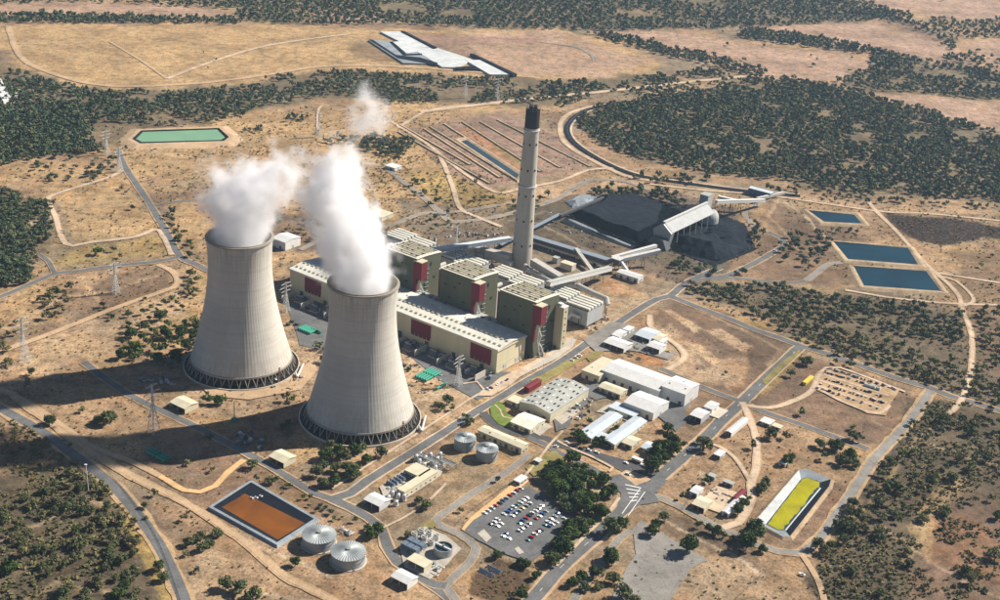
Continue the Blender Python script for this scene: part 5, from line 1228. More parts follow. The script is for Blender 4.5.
for i, px in enumerate([(292,322),(297,325),(288,325),(404,366),(409,369),(400,370)]):
    if k0 is None:
        k0 = thing('valve_box', 'small dark green valve box near the cylinders', 'box', place(px), TH, 'dark green valve boxes'); MB().box(-2, -1.2, 0, 2, 1.2, 2).build('box', 'dark_leaves', k0); MB().box(-2.1, -1.3, 2, 2.1, 1.3, 2.3).build('lid', 'steel_dark', k0)
    else: dup(k0, place(px))

# ------------------------------------------------------------------ pylons and poles
def mk_pylon(label, px, H, wb=8, arms=3, rz=TH, m='steel_pale', aw=9, group=None):
    t = thing('pylon', label, 'pylon', place(px), rz, group or 'lattice pylons'); wt = 1.4; zt = H*.62
    def hw(z): return (wb/2)*(1-z/zt)+wt/2*(z/zt) if z < zt else wt/2*(1-.5*(z-zt)/(H-zt))
    for sx, sy in ((1, 1), (1, -1), (-1, 1), (-1, -1)):
        b = MB(); zs = [0, zt, H]
        for a, c in zip(zs[:-1], zs[1:]): b.bar((sx*hw(a), sy*hw(a), a), (sx*hw(c), sy*hw(c), c), .38)
        b.build('leg', m, t)
    b = MB(); zz = list(np.linspace(0, zt, 7))+list(np.linspace(zt, H, 6))[1:]
    for a, c in zip(zz[:-1], zz[1:]):
        for ax in ((1, 1, 1, -1), (1, -1, -1, -1), (-1, -1, -1, 1), (-1, 1, 1, 1)):
            b.bar((ax[0]*hw(a), ax[1]*hw(a), a), (ax[2]*hw(c), ax[3]*hw(c), c), .2); b.bar((ax[2]*hw(a), ax[3]*hw(a), a), (ax[0]*hw(c), ax[1]*hw(c), c), .2)
    b.build('bracing', m, t)['kind'] = 'stuff'
    for i in range(arms):
        z = H*(.97-.13*i); L = aw*(.75+.25*(i % 2)); b = MB()
        b.bar((0, -L, z), (0, L, z), .3).bar((0, -L, z), (0, 0, z+1.8), .22).bar((0, L, z), (0, 0, z+1.8), .22); c_ = b.build('crossarm', m, t)
        me = MB().tube((0, 0, 0), (0, 0, -2.2), .22, 6).mesh('insulator', 'rust')
        for y in (-L+.3, L-.3): part('insulator', me, c_, loc=(0, y, z))
    return t
mk_pylon('lattice pylon standing between the two cooling towers', (286,311), 32, wb=6)
mk_pylon('lattice pylon in the shade before the end red panel', (458,385), 30, wb=6)
mk_pylon('tall lattice pylon at the end of the first tower shadow', (154,432), 46, wb=8)
mk_pylon('pale lattice pylon standing on the pasture road', (116,293), 34, wb=6)
mk_pylon('lattice pylon above the long sandy track', (25,362), 46, wb=8)
mk_pylon('pale lattice pylon on the straw slope past the first plume', (120,172), 34, wb=7)
mk_pylon('pale lattice pylon beside the small track in straw', (319,137), 36, wb=7)
mk_pylon('far lattice pylon by the wood edge beyond the canal', (497,100), 36, wb=7)
mk_pylon('far lattice pylon in the wood behind the last strip', (465,98), 40, wb=7)
mk_pylon('white lattice mast behind the third boiler house', (456,247), 26, wb=4, arms=2, aw=4)
mk_pylon('far lattice pylon on the left wood slope', (107,155), 34, wb=7)
t = thing('light_pole', 'white pole leaning over the curved creek road', 'pole', place((88.5,491.5)), 0); MB().tube((0, 0, 0), (-1, 1, 24), .45, 8, .3).build('mast', 'white_plain', t); MB().box(-2, .2, 24, 0, 1.6, 24.4).build('lamp_head', 'white_plain', t)
t = thing('green_mast', 'green mast in the shadow between the towers', 'mast', place((234.5,421)), TH); MB().tube((0, 0, 0), (0, 0, 20), .5, 8, .3).build('mast', 'teal', t); MB().box(-2, -2, 0, 2, 2, 3).build('cabinet', 'teal', t)
k0 = None
for i, px in enumerate([(571,346),(598,333),(625,316),(648,302),(543,371),(508,391),(450,425),(425,443),(400,457)]):
    if k0 is None:
        k0 = thing('street_lamp', 'slim street lamp at the edge of the long straight road', 'street lamp', place(px)+V*0, TH, 'street lamps along the long straight road'); MB().tube((0, 0, 0), (0, 0, 10), .14, 6).build('post', 'steel_pale', k0); MB().box(-.2, 0, 9.9, .2, 2.4, 10.1).build('lamp_arm', 'steel_pale', k0)
    else: dup(k0, place(px))
# ------------------------------------------------------------------ conveyors, ducts, coal yard
def gallery(label, p0, z0, p1, z1, w_=5, h_=4.5, m='belt_cover', top='roof_blue', trestle=14, name='conveyor_gallery', step=22):
    a = G(*p0, z0); b = G(*p1, z1); c = (a+b)/2; t = thing(name, label, 'conveyor', (a.x, a.y, 0)); A = Vector((0, 0, z0)); B = b-Vector((a.x, a.y, 0))
    MB().duct(A, B, w_, h_).build('casing', m, t); d = (B-A).normalized(); up = d.cross(Vector((0, 0, 1))).cross(d).normalized()
    MB().duct(A+up*(h_/2+.25), B+up*(h_/2+.25), w_+.6, .4).build('roof', top, t)
    L = (B-A).length; n = max(1, int(L/step)); side = d.cross(Vector((0, 0, 1))).normalized()
    for i in range(1, n+1):
        p = A.lerp(B, i/(n+1)); 
        if p.z < 4: continue
        mb = MB()
        for s in (-1, 1): mb.bar(tuple(p+side*s*w_*.35-up*h_/2), (p.x+side.x*s*w_*.7, p.y+side.y*s*w_*.7, 0), .5)
        mb.bar((p.x+side.x*w_*.55, p.y+side.y*w_*.55, p.z*.4), (p.x-side.x*w_*.45, p.y-side.y*w_*.45, p.z*.75), .35); mb.build('trestle', 'steel_dark', t)
    return t
gallery('blue grey conveyor gallery from the boiler row towards the chimney', (425,252), 34, (510,239), 22, 6, 4.5)
gallery('thin service gallery beside the boiler row conveyor', (452,247), 26, (500,242.5), 20, 3.5, 3, 'steel_pale')
gallery('blue grey conveyor gallery from the transfer tower to the end boiler house', (610,268.5), 12, (548,284), 40, 5.5, 4.5, 'steel_pale', 'roof_grey')
gallery('long dark belt conveyor behind the chimney', (531,238), 6, (610,262), 8, 9, 5, 'steel_dark', 'belt_cover')
gallery('pale rail edged conveyor parallel to the dark belt', (535,243), 3, (606,266), 3, 3, 2, 'concrete_pale', 'concrete_pale')
gallery('slim conveyor from the coal heap to the long belt', (500,246), 3, (560,215), 3, 5, 3, 'coal_dust_and_lit', 'belt_cover')
gallery('straight dark conveyor along the coal heap foot', (560,216), 4, (604,198), 4, 3.5, 2.4, 'steel_dark', 'steel_dark')
gallery('white conveyor climbing from the transfer tower to the coal shed', (612,262), 10, (660,251), 18, 5, 4, 'steel_pale', 'white_plain')
gallery('second white conveyor under the coal shed end', (612,258), 14, (656,246), 9, 4, 3, 'steel_pale', 'steel_pale')
gallery('pale diagonal conveyor crossing the belt', (576,249), 10, (592,271), 3, 4, 2.5, 'duct', 'duct')
gallery('white conveyor from the shed end to the blue shed', (716,202), 30, (764,200.5), 8, 4.5, 3.5, 'steel_pale', 'white_plain')
gallery('white conveyor loop above the shed end', (718,197), 18, (745,203), 12, 4, 3, 'steel_pale', 'white_plain')
gallery('short feeder conveyor near the blue shed', (757,199), 6, (784,193), 2, 4, 3, 'duct', 'duct')
t = thing('transfer_tower', 'dark steel transfer tower where the conveyors meet', 'tower', place((610,271)), TH)
MB().box(0, 0, 9, 11, 10, 16).build('cabin', 'steel_dark', t); MB().box(-.5, -.5, 16, 11.5, 10.5, 16.8).build('roof', 'steel_pale', t)
b = MB()
for x in (.3, 10.3):
    for y in (.3, 9.3): b.box(x, y, 0, x+.5, y+.5, 9)
b.build('support_frame', 'steel', t)['kind'] = 'stuff'
MB().duct((11, 5, 13), (20, 5, 5), 3, 2.5).tube((3, -.5, 12), (3, -3, 4), .8, 8).build('chute', 'steel_pale', t)
t = thing('transfer_tower', 'pale transfer house at the upper end of the coal shed', 'tower', place((706,214)), TH+pi/2)
MB().box(0, 0, 0, 14, 12, 24).build('cabin', 'grey_sheet', t); MB().box(-.5, -.5, 24, 14.5, 12.5, 25).build('roof', 'roof_grey', t)

# flue ducts between the filter houses and the chimney
def pipe_run(label, P, r, m='duct', square=False, name='flue_duct'):
    o = place(P[0][:2]); t = thing(name, label, 'duct', o); Q = [G(p[0], p[1], p[2])-o for p in P]; 
    for a, c in zip(Q[:-1], Q[1:]):
        mb = MB(); (mb.duct(a, c, r*2, r*2) if square else mb.tube(a, c, r, 12)); mb.build('duct_section', m, t)
    for q in Q[1:-1]: MB().lathe([(0.1, -r*1.08), (r*.7, -r*.8), (r*1.1, 0), (r*.7, r*.8), (.1, r*1.08)], 12).build('elbow', m, t).location = q
    for i, q in enumerate(Q):
        if q.z > 4: MB().box(-.5, -.5, 0, .5, .5, q.z-r).build('support', 'steel_dark', t).location = (q.x, q.y, 0)
    return t
pipe_run('big square flue duct left of the chimney foot', [(464,247,12), (511,258,14)], 4.2, 'duct', True)
pipe_run('round flue duct hugging the filter houses left of the chimney', [(470,252,9), (481,256,9), (492,257,9), (512,264,10)], 3.2)
pipe_run('big square flue duct right of the chimney foot', [(533,262,14), (561,279,12)], 4.2, 'duct', True)
pipe_run('round flue duct curling out of the chimney foot', [(525,266,8), (529,271,8), (536,274,8), (551,282,9)], 3.2)
pipe_run('long bent flue duct above the end filter house', [(564,284,17), (578,286,17), (592,293,17), (606,299,17), (607,305,12)], 3.4)
pipe_run('short white bypass pipe beside the lift tower', [(567,318,10), (572,314,14), (579,317,12), (586,313,8)], 1.9, 'steel_pale', name='bypass_pipe')
t = thing('fan_house', 'pale fan housing between chimney and end boiler house', 'fan house', place((560,268)), TH); MB().box(0, 0, 0, 16, 9, 7).build('wall', 'concrete_pale', t); MB().box(-.4, -.4, 7, 16.4, 9.4, 7.6).build('roof', 'cream_plain', t)
t = thing('fan_house', 'small green grey fan housing beside the square duct', 'fan house', place((552,262)), TH); MB().box(0, 0, 0, 7, 6, 6).build('wall', 'galvanised', t); MB().box(-.3, -.3, 6, 7.3, 6.3, 6.5).build('roof', 'roof_grey', t)
clutter('ducts, fans and pallets between the boiler row and the chimney', [(430,240),(508,262),(505,272),(428,250)], 50, hs=(2, 7), sz=(2, 6), mats=('steel_pale', 'duct', 'steel_dark', 'concrete_pale', 'cream_plain'))
clutter('fans and crates right of the chimney foot', [(528,268),(590,292),(575,300),(530,278)], 36, hs=(2, 6), sz=(2, 5), mats=('steel_pale', 'duct', 'steel_dark', 'cream_plain'))
clutter('scattered skips and crates beside the end filter house', [(586,328),(606,316),(612,320),(590,334)], 16, hs=(1, 2.5), sz=(1, 3), mats=('rust', 'steel_dark', 'white_plain', 'duct'))
clutter('gear heaped at the foot of the end boiler house', [(535,352),(552,346),(556,350),(540,358)], 14, hs=(1, 3), sz=(1, 3), mats=('machine_blue', 'steel_dark', 'white_plain'))

clutter('dusty plant gear along the dark belt conveyor', [(540,240),(606,262),(600,268),(545,250)], 40, hs=(1, 4), sz=(1, 4), mats=('steel_dark', 'coal_dust_and_lit', 'steel_pale', 'duct'))
clutter('skips, drums and pipe stacks north of the filter houses', [(440,226),(505,232),(505,240),(445,238)], 34, hs=(1, 3), sz=(1, 4), mats=('steel_dark', 'white_plain', 'steel_pale', 'rust'))
clutter('gear and spare parts strewn on the ground by the coal yard', [(545,205),(562,222),(600,240),(625,250),(590,246),(540,226)], 30, hs=(1, 2), sz=(1, 3), mats=('steel_dark', 'white_plain', 'duct', 'rust'))
clutter('pallets and bins in the yard behind the grey store', [(566,418),(590,398),(596,400),(576,420)], 16, hs=(1, 2), sz=(1, 2.5), mats=('white_plain', 'steel_dark', 'rust', 'duct'))
clutter('crates and plant stored between the contractor sheds', [(604,350),(630,340),(672,352),(662,358),(628,352)], 18, hs=(1, 2.4), sz=(1, 3), mats=('white_plain', 'yellow_paint', 'rust', 'steel_dark'))
clutter('drums and crates along the first cooling tower apron', [(262,392),(300,372),(306,380),(280,398)], 10, hs=(1, 2), sz=(1, 2.5), mats=('white_plain', 'rust', 'steel_dark'))
clutter('bins and trolleys along the depot yard edge', [(700,498),(716,488),(734,497),(728,503),(712,500)], 10, hs=(1, 2), sz=(1, 2.5), mats=('white_plain', 'rust', 'steel_dark', 'teal'))
clutter('parts and pallets on the sunlit ground beside the green stack', [(402,356),(440,374),(446,386),(420,396),(404,380)], 22, hs=(.6, 1.6), sz=(1, 3), mats=('white_plain', 'rust', 'steel_dark', 'dark_leaves'))
t = thing('tarpaulin_heap', 'two dark blue tarpaulin covered heaps in the brown pit', 'tarpaulin', place((489,571)), TH)
for k_ in (0, 1): MB().profile_x([(-2.6, 0), (2.6, 0), (0, 2.0)], -6, 6).build('cover', 'machine_blue', t).location = (k_*2, k_*7-3, .1)
# coal heaps: heightfield ridges
def heap(label, rim, ridge, hgt, m='coal', seed=0, slope=.72, name='coal_heap', flat=None):
    Wp = wpoly(rim); Rg = [np.array(tuple(G(*p, hgt*.9))[:2]) for p in ridge]; c = Wp.mean(0)
    x0, y0 = Wp.min(0)-4; x1, y1 = Wp.max(0)+4; st = 2.2; xs = np.arange(x0, x1, st); ys = np.arange(y0, y1, st); X, Y = np.meshgrid(xs, ys, indexing='ij'); X = X.ravel(); Y = Y.ravel()
    wx = X+(fbm(X, Y, 22, 3)-.5)*9; wy = Y+(fbm(X+50, Y, 22, 3)-.5)*9; ins = inpoly(wx, wy, Wp)
    def segd(px, py, a, b_): d = b_-a; t = np.clip(((px-a[0])*d[0]+(py-a[1])*d[1])/(d@d), 0, 1); return np.hypot(px-a[0]-t*d[0], py-a[1]-t*d[1])
    de = np.min([segd(wx, wy, Wp[i], Wp[(i+1) % len(Wp)]) for i in range(len(Wp))], 0)
    zz = np.where(ins, np.minimum(de*slope, hgt), -2)
    if flat is None:
        dr = np.min([segd(X, Y, Rg[i], Rg[i+1]) for i in range(len(Rg)-1)], 0); zz = np.where(ins, np.minimum(zz, np.maximum(hgt-dr*.36, hgt*.12)), -2)
    zz = zz + np.where(ins, (fbm(X, Y, 14, 4)-.5)*hgt*.28+(vnoise(X*cos(TH)+Y*sin(TH), X*.15, 9)-.5)*hgt*.1, 0); nx, ny = len(xs), len(ys); idx = np.arange(nx*ny).reshape(nx, ny)
    Fq = np.stack([idx[:-1, :-1], idx[1:, :-1], idx[1:, 1:], idx[:-1, 1:]], -1).reshape(-1, 4); keep = (zz[Fq] > -1.9).any(1); Fq = Fq[keep]
    used = np.unique(Fq); rem = -np.ones(nx*ny, int); rem[used] = np.arange(used.size)
    me = bpy.data.meshes.new(name); me.from_pydata(np.stack([X-c[0], Y-c[1], zz], 1)[used].tolist(), [], rem[Fq].tolist()); me.materials.append(MATS[m]); me.update()
    if m == 'coal' and flat: me.materials.append(MATS['coal_dust_and_lit']); me.polygons.foreach_set('material_index', [1 if p_.normal.z > .965 and p_.center.z > hgt*.8 else 0 for p_ in me.polygons])  # paler coal on level top faces paints in the light, black sides the shade
    o = bpy.data.objects.new(name, me); COL.objects.link(o); o.location = (c[0], c[1], 0); return tag(o, label, 'coal heap', kind='stuff')
area('coal_yard_floor', 'black dusty floor of the coal yard', [(560,222),(600,196),(634,194),(676,205),(700,205),(745,225),(756,250),(715,266),(668,250),(636,250),(600,238)], 'coal_dust_and_lit', z=.05)
area('coal_yard_floor', 'black coal floor under the shed', [(566,217),(604,198),(634,196),(672,208),(720,222),(752,249),(716,262),(690,256),(655,246),(632,246),(600,236)], 'coal', z=.12)
heap('flat topped black coal heap on the chimney side of the shed', [(570,216),(604,198),(634,196),(672,210),(664,232),(640,243),(606,232)], [(590,212),(650,225)], 9, flat=True)
heap('conical coal heap beyond the shed', [(664,240),(690,222),(722,222),(740,236),(752,249),(716,261),(690,255)], [(685,236),(700,240),(722,244)], 17, m='coal_dust_and_lit')
heap('pale grey ash heap behind the coal heap', [(565,203),(580,194),(598,197),(590,206),(572,208)], [(576,200),(590,200)], 7, m='liner_grey', name='ash_heap')
heap('white washed bank along the coal yard edge', [(565,219),(570,217),(604,234),(634,244),(630,247),(600,238)], [(570,219),(630,245)], 1.5, m='liner_grey', name='ash_bank')
# long arched shed over the stockpile
ZH = 30
a = G(666, 231, ZH-8); b = G(704, 206, ZH); d = (b-a); d.z = 0; CA = atan2(d.y, d.x); r0 = G(664.5, 222.5, ZH); r1 = G(707, 203, ZH); Ls = (r1-r0).length; CA = atan2(r1.y-r0.y, r1.x-r0.x)
sh = thing('coal_shed', 'long pale gabled shed raised over the coal heap', 'coal shed', (r0.x, r0.y, 0), CA); print('shed', Ls, math.degrees(CA))
for s in (-1, 1):
    b = MB(); pts = [(0, ZH), (s*13, ZH-10), (s*13, ZH-10.6), (0, ZH-.7)]; b.profile_x(pts if s > 0 else pts[::-1], 0, Ls); b.build('roof', 'roof_grey' if s > 0 else 'grey_sheet', sh)
MB().box(-1, -1.6, ZH-.2, Ls+1, 1.6, ZH+1.5).build('ridge_cap', 'steel_pale', sh)
b = MB(); b.profile_x([(-9, 0), (9, 0), (13, ZH-10.7), (0, ZH-.8), (-13, ZH-10.7)], -3, 5); b.build('gable_tower', 'galvanised', sh)
b = MB(); b.profile_x([(-15, 0), (15, 0), (9, 12), (-9, 12)], -14, -3.05); b.build('buttress', 'steel_dark', sh)
me = MB().profile_y([(-.4, 0), (.4, 0), (.4, ZH-11), (-.4, ZH-11)], -.4, .4).mesh('column', 'steel')
for i in range(1, 7):
    for s in (-12, 12): part('column', me, sh, loc=(Ls*i/7, s, 0))
b = MB(); b.lathe([(14, 0)]+[(14*cos(q), 12*sin(q)+6) for q in np.linspace(0, pi/2-.02, 8)], 24); o = b.build('domed_end', 'roof_grey', sh); o.location = (Ls+8, 0, 3)

# ------------------------------------------------------------------ vehicles
def car_meshes(kind):
    if kind == 'ute': prof = [(-2.4, .45), (2.35, .45), (2.4, .9), (1.25, 1.05), (-2.4, 1.1)]; cab = [(1.2, 1.0), (.55, 1.62), (-.35, 1.62), (-.5, 1.0)]
    elif kind == 'wagon': prof = [(-2.3, .4), (2.3, .4), (2.35, .85), (1.35, 1.0), (-2.3, 1.05)]; cab = [(1.3, .98), (.6, 1.65), (-1.9, 1.62), (-2.25, 1.0)]
    else: prof = [(-2.2, .35), (2.25, .35), (2.3, .75), (1.2, .92), (-1.6, .95), (-2.25, .88)]; cab = [(1.15, .9), (.4, 1.42), (-.9, 1.42), (-1.6, .92)]
    body = MB().profile_y(prof, -.9, .9); cabm = MB().profile_y(cab, -.78, .78); roofm = MB().profile_y([(cab[1][0], cab[1][1]+.005), (cab[1][0], cab[1][1]+.06), (cab[2][0], cab[2][1]+.06), (cab[2][0], cab[2][1]+.005)], -.76, .76)
    return body, cabm, roofm
WHEEL = MB().tube((0, -.12, 0), (0, .12, 0), .34, 10).mesh('wheel', 'rubber')
CARP = {}
def car(label, p, rz, col, kind='sedan', group=None):
    t = thing('parked_car', label, 'car', (p.x, p.y, p.z), rz, group)
    if (kind, col) not in CARP:
        b, c, r = car_meshes(kind); CARP[(kind, col)] = (b.mesh('body', col), c.mesh('cabin_glass', 'glass'), r.mesh('roof', col))
    b, c, r = CARP[(kind, col)]; part('body', b, t); part('cabin_glass', c, t); part('roof', r, t)
    for x in (-1.4, 1.4):
        for y in (-.82, .82): part('wheel', WHEEL, t, loc=(x, y, .34))
    return t
CW = ['car_white']*12+['car_silver']*5+['car_red', 'car_blue', 'car_blue', 'car_black', 'car_black', 'car_teal']
names = dict(car_white='white', car_silver='silver', car_red='red', car_blue='blue', car_black='black', car_yellow='yellow', car_teal='teal')
rc = random.Random(4)
rows = [('the row along the orange verge', (485,514), (521,489), 11, {3: 'car_red', 5: 'car_blue', 9: 'car_red'}, []), ('the second row from the verge', (491,525), (527,498.5), 12, {6: 'car_blue', 8: 'car_teal'}, [3]),
        ('the third row from the verge', (498,527), (530,504), 10, {7: 'car_yellow', 5: 'car_blue'}, [2, 3]), ('the fourth row from the verge', (503,537), (542,506.5), 13, {5: 'car_teal', 7: 'car_red'}, [2, 3, 4]),
        ('the fifth row from the verge', (509,539.5), (546,512), 12, {0: 'car_white'}, [1, 2, 7]), ('the sixth row from the verge', (528,541), (558,514), 10, {0: 'car_teal', 1: 'car_red', 3: 'car_red'}, [4]),
        ('the last row beneath the trees', (541,531), (564,519), 7, {}, [1, 5])]
for rn, a, b_, n, fix, skip in rows:
    A = G(*a); B = G(*b_)
    for i in range(n):
        if i in skip: continue
        c_ = fix.get(i) or rc.choice(CW); kind = rc.choice(['sedan', 'wagon', 'ute', 'sedan']); p = A.lerp(B, i/(n-1)); p.z = .33
        car(ORD[i]+' bay from the lower end of '+rn+', '+names[c_]+' '+('pickup' if kind == 'ute' else 'estate car' if kind == 'wagon' else 'saloon car'), p+U*rc.uniform(-.3, .3), TH+rc.uniform(-.05, .05)+pi*(rc.random() < .5), c_, kind, 'cars in '+rn)
extra = [('white van parked below the turbine hall end', (488,390), 'car_white', 'wagon'), ('black car beside the white van below the hall', (491,388.5), 'car_black', 'sedan'), ('white pickup on the pale strip by the hall', (498,385), 'car_white', 'ute'), ('silver car on the pale strip by the hall', (502,383), 'car_silver', 'sedan'),
 ('black pickup closest to the red shed on the strip', (507,380.5), 'car_black', 'ute'), ('white car at the bend by the end boiler house', (572,361), 'car_white', 'sedan'), ('white estate car second at the bend', (576,358.5), 'car_white', 'wagon'), ('white pickup third at the bend', (580,356), 'car_white', 'ute'),
 ('white car in the store yard', (583,400), 'car_white', 'sedan'), ('white van behind the grey store', (578,406), 'car_white', 'wagon'), ('dark car behind the grey store', (574,409), 'car_black', 'sedan'), ('silver car behind the grey store', (570,412), 'car_silver', 'sedan'), ('red car in the store yard corner', (587,396), 'car_red', 'sedan'),
 ('blue van by the office trees', (581,417), 'car_blue', 'wagon'), ('white van by the office trees', (578,419), 'car_white', 'wagon'), ('white car on the forecourt near the path', (567,443), 'car_white', 'sedan'), ('silver car on the forecourt', (575,446), 'car_silver', 'sedan'), ('dark car on the forecourt', (581,449), 'car_black', 'sedan'),
 ('white estate car on the forecourt middle', (589,451), 'car_white', 'wagon'), ('white pickup on the forecourt by the offices', (597,453), 'car_white', 'ute'), ('white car before the canopy', (626,463.5), 'car_white', 'sedan'), ('white car on the street island edge', (628,475), 'car_white', 'wagon'), ('white pickup by the white canopy', (643,466), 'car_white', 'ute'), ('white car on the south street', (556,447), 'car_white', 'sedan'),
 ('white pickup driving on the lower east track', (802,575), 'car_white', 'ute'), ('white car on the coal yard road', (775,251), 'car_white', 'sedan'), ('white pickup in the depot yard', (694,489), 'car_white', 'ute'), ('orange loader by the contractor sheds', (668,352), 'car_yellow', 'ute'), ('white pickup among the contractor sheds', (661,345), 'car_white', 'ute'),
 ('white truck near the first tower basin', (275,380), 'car_white', 'ute'), ('dark car on the yard north of the workshops', (628,353), 'car_black', 'wagon'), ('dark pickup on the yard north of the workshops', (631,356), 'car_black', 'ute'), ('dark car by the contractor yard edge', (639,359), 'car_black', 'sedan'), ('white bus on the yard of the white trailer', (498,290), 'car_white', 'wagon')][:-1]
for lab, px, c_, kind in extra: p = G(*px); p.z = .42; o = car(lab, p, TH+rc.uniform(-.1, .1)+(pi/2 if 'strip' in lab else 0), c_, kind); o['category'] = 'pickup' if 'pickup' in lab else 'van' if 'van' in lab else 'car'
# scrap rows in the laydown yard
def crate(label, p, rz, m, a, b_, h, group, nm='scrap_bundle'):
    t = thing(nm, label, 'scrap', p, rz, group); MB().box(-a/2, -b_/2, 0, a/2, b_/2, h).build('bundle', m, t); MB().box(-a/2-.1, -b_/4, h+.01, a/2+.1, b_/4, h+.5).build('cover', rc.choice(['white_plain', 'steel_dark', 'rust', 'machine_blue', 'duct']), t); return t
area('laydown_floor', 'pale gravel rows of the scrap yard', [(818,372),(834,368),(900,390),(892,402),(886,416),(868,414),(812,388)], 'verge', z=.08)
for lab_, P_ in (('pale loop track round the scrap rows', [(813,389),(819,376),(826,368),(840,368),(905,392)]), ('pale lane between the upper scrap rows', [(824,375),(888,396)]), ('pale lane between the middle scrap rows', [(820,381),(886,403)]), ('pale lane below the scrap rows', [(815,387),(838,400),(868,412),(880,414),(890,406)]), ('pale lane over the lowest scrap row', [(817,386),(882,409)])): road('dirt_track', lab_, P_, 3.2, m='dirt_pale', verge=0, z=.2)
rr_ = [((823,372),(880,389)), ((821,378),(884,398)), ((819,384),(884,404)), ((816,388),(880,410)), ((828,369),(898,391))]
wn = ['second', 'third', 'fourth', 'lowest', 'top']
for k, (a, b_) in enumerate(rr_):
    A, B = G(*a), G(*b_); n = int((B-A).length/3.9); Lr = smooth_line([A, B]); b = MB(); strip(b, Lr, 5.5, .32, .8); tag(b.build('scrap_row_bed', 'coal_dust_and_lit'), 'dark earth bed under the '+wn[k]+' scrap row', kind='structure')
    for i in range(n):
        if rc.random() < .12: continue
        p = A.lerp(B, (i+rc.uniform(.2, .8))/n) + V*rc.uniform(-1, 1); p.z = .3
        sm_ = rc.choice(['steel_dark', 'rust', 'machine_blue', 'steel_pale', 'duct', 'dark_void', 'white_plain'])
        crate(dict(steel_dark='dark grey', rust='rusty', machine_blue='slate blue', steel_pale='pale grey', duct='sandy grey', dark_void='black', white_plain='white')[sm_]+' bundle of scrap, '+ORD[min(12, int(i*13/n))]+' thirteenth of the '+wn[k]+' row from the gate', p, TH+rc.uniform(-.5, .5), sm_, rc.uniform(1.5, 4), rc.uniform(1, 2.6), rc.uniform(.7, 2), 'scrap bundles of the '+wn[k]+' row')
k0 = None
for px in [(869,387.5),(873,388.5),(878,390),(866,386.5)]:
    if k0 is None: k0 = thing('white_tank', 'white rounded tank lying in the scrap yard', 'tank', place(px), TH, 'white tanks in the scrap yard'); MB().tube((-2, 0, 1.8), (2, 0, 1.8), 1.7, 12).build('shell', 'white_plain', k0); MB().box(-1.5, -1, 0, 1.5, 1, .6).build('cradle', 'steel_dark', k0)
    else: dup(k0, place(px))
B_('yellow_container', 'yellow container beside the scrap yard gate', 'container', (803,382), (806,383.2), (810,375.5), 2.6, 'yellow_paint', 'yellow_paint', doors=0)

# ------------------------------------------------------------------ fences: posts and mesh panels
def fence(label, pts, h=2.2, step=9, m='steel_dark', rail=True):
    L = smooth_line([G(*p) for p in pts], 12) if len(pts) > 2 else np.array([tuple(G(*p))[:2] for p in pts]); t = thing('fence', label, 'fence', (L[0][0], L[0][1], 0))
    dist = np.concatenate([[0], np.cumsum(np.linalg.norm(np.diff(L, axis=0), axis=1))]); n = int(dist[-1]/step); xs = np.interp(np.linspace(0, dist[-1], n+1), dist, L[:, 0])-L[0][0]; ys = np.interp(np.linspace(0, dist[-1], n+1), dist, L[:, 1])-L[0][1]
    pm = MB().box(-.08, -.08, 0, .08, .08, h).mesh('post', m)
    for x, y in zip(xs, ys): part('post', pm, t, loc=(x, y, 0))
    b = MB()
    for i in range(n):
        for z in (.4, h*.55, h-.1): b.bar((xs[i], ys[i], z), (xs[i+1], ys[i+1], z), .09)
    b.build('rail', m, t)['kind'] = 'stuff'; return t
fence('fence along the orange verge above the car park', [(455,526),(475,508),(500,491),(524,474)])
fence('fence below the car park slope', [(460,530),(490,550),(515,562),(535,568)])
fence('fence round the contractor depot', [(682,510),(700,485),(722,458)])
fence('fence along the south gravel yard corridor', [(655,512),(700,535),(740,556),(772,578)])
fence('fence of the lower paddock corner', [(735,600),(765,572)])
fence('fence along the creek bend', [(104,466),(130,498),(155,535),(172,575),(180,600)], h=1.4)
fence('fence below the algae pond', [(752,548),(790,566),(818,582),(850,596)])
# ------------------------------------------------------------------ trees
def leaf_cloud(r, clumps, per, size, seed, flat=.75, low=.0):
    """leaf sized faces on a set of clumps inside the crown; returns verts, quads, tint"""
    g = np.random.default_rng(seed); C = g.normal(0, 1, (clumps, 3)); C /= np.linalg.norm(C, axis=1)[:, None]; C *= (g.random(clumps)**.5)[:, None]*r*.68; C[:, 2] = np.abs(C[:, 2])*flat+low
    rad = r*g.uniform(.28, .5, clumps); V_ = []; T = []
    for c, q in zip(C, rad):
        n = g.normal(0, 1, (per, 3)); n /= np.linalg.norm(n, axis=1)[:, None]; p = c+n*q*g.uniform(.6, 1.05, (per, 1))*np.array([1, 1, .8]); nn = n+g.normal(0, .55, (per, 3)); nn[:, 2] += .25; nn /= np.linalg.norm(nn, axis=1)[:, None]
        a = np.cross(nn, g.normal(0, 1, (per, 3))); a /= np.linalg.norm(a, axis=1)[:, None]+1e-9; b = np.cross(nn, a); s = size*g.uniform(.6, 1.35, (per, 1))
        V_.append(np.stack([p-a*s, p-b*s*.7, p+a*s, p+b*s*.7], 1)); T.append(np.repeat(np.clip(g.normal(.45, .25)+g.normal(0, .15, per), 0, 1), 4))
    V_ = np.concatenate(V_).reshape(-1, 3); Q = np.arange(len(V_)).reshape(-1, 4); return V_, Q, np.concatenate(T)
def trunk_arrays(h, r, lean, seed, limbs=4, cr=3.5):
    g = random.Random(seed); b = MB(); top = (lean, g.uniform(-.3, .3), h); b.tube((0, 0, -.3), top, r, 6, r*.55, caps=False)
    for i in range(limbs):
        a = 2*pi*i/limbs+g.random(); f = g.uniform(.55, .95); s = (top[0]*f, top[1]*f, h*f); b.tube(s, (s[0]+cos(a)*cr*.55, s[1]+sin(a)*cr*.55, s[2]+cr*g.uniform(.35, .7)), r*.42, 4, r*.15, caps=False)
    return b
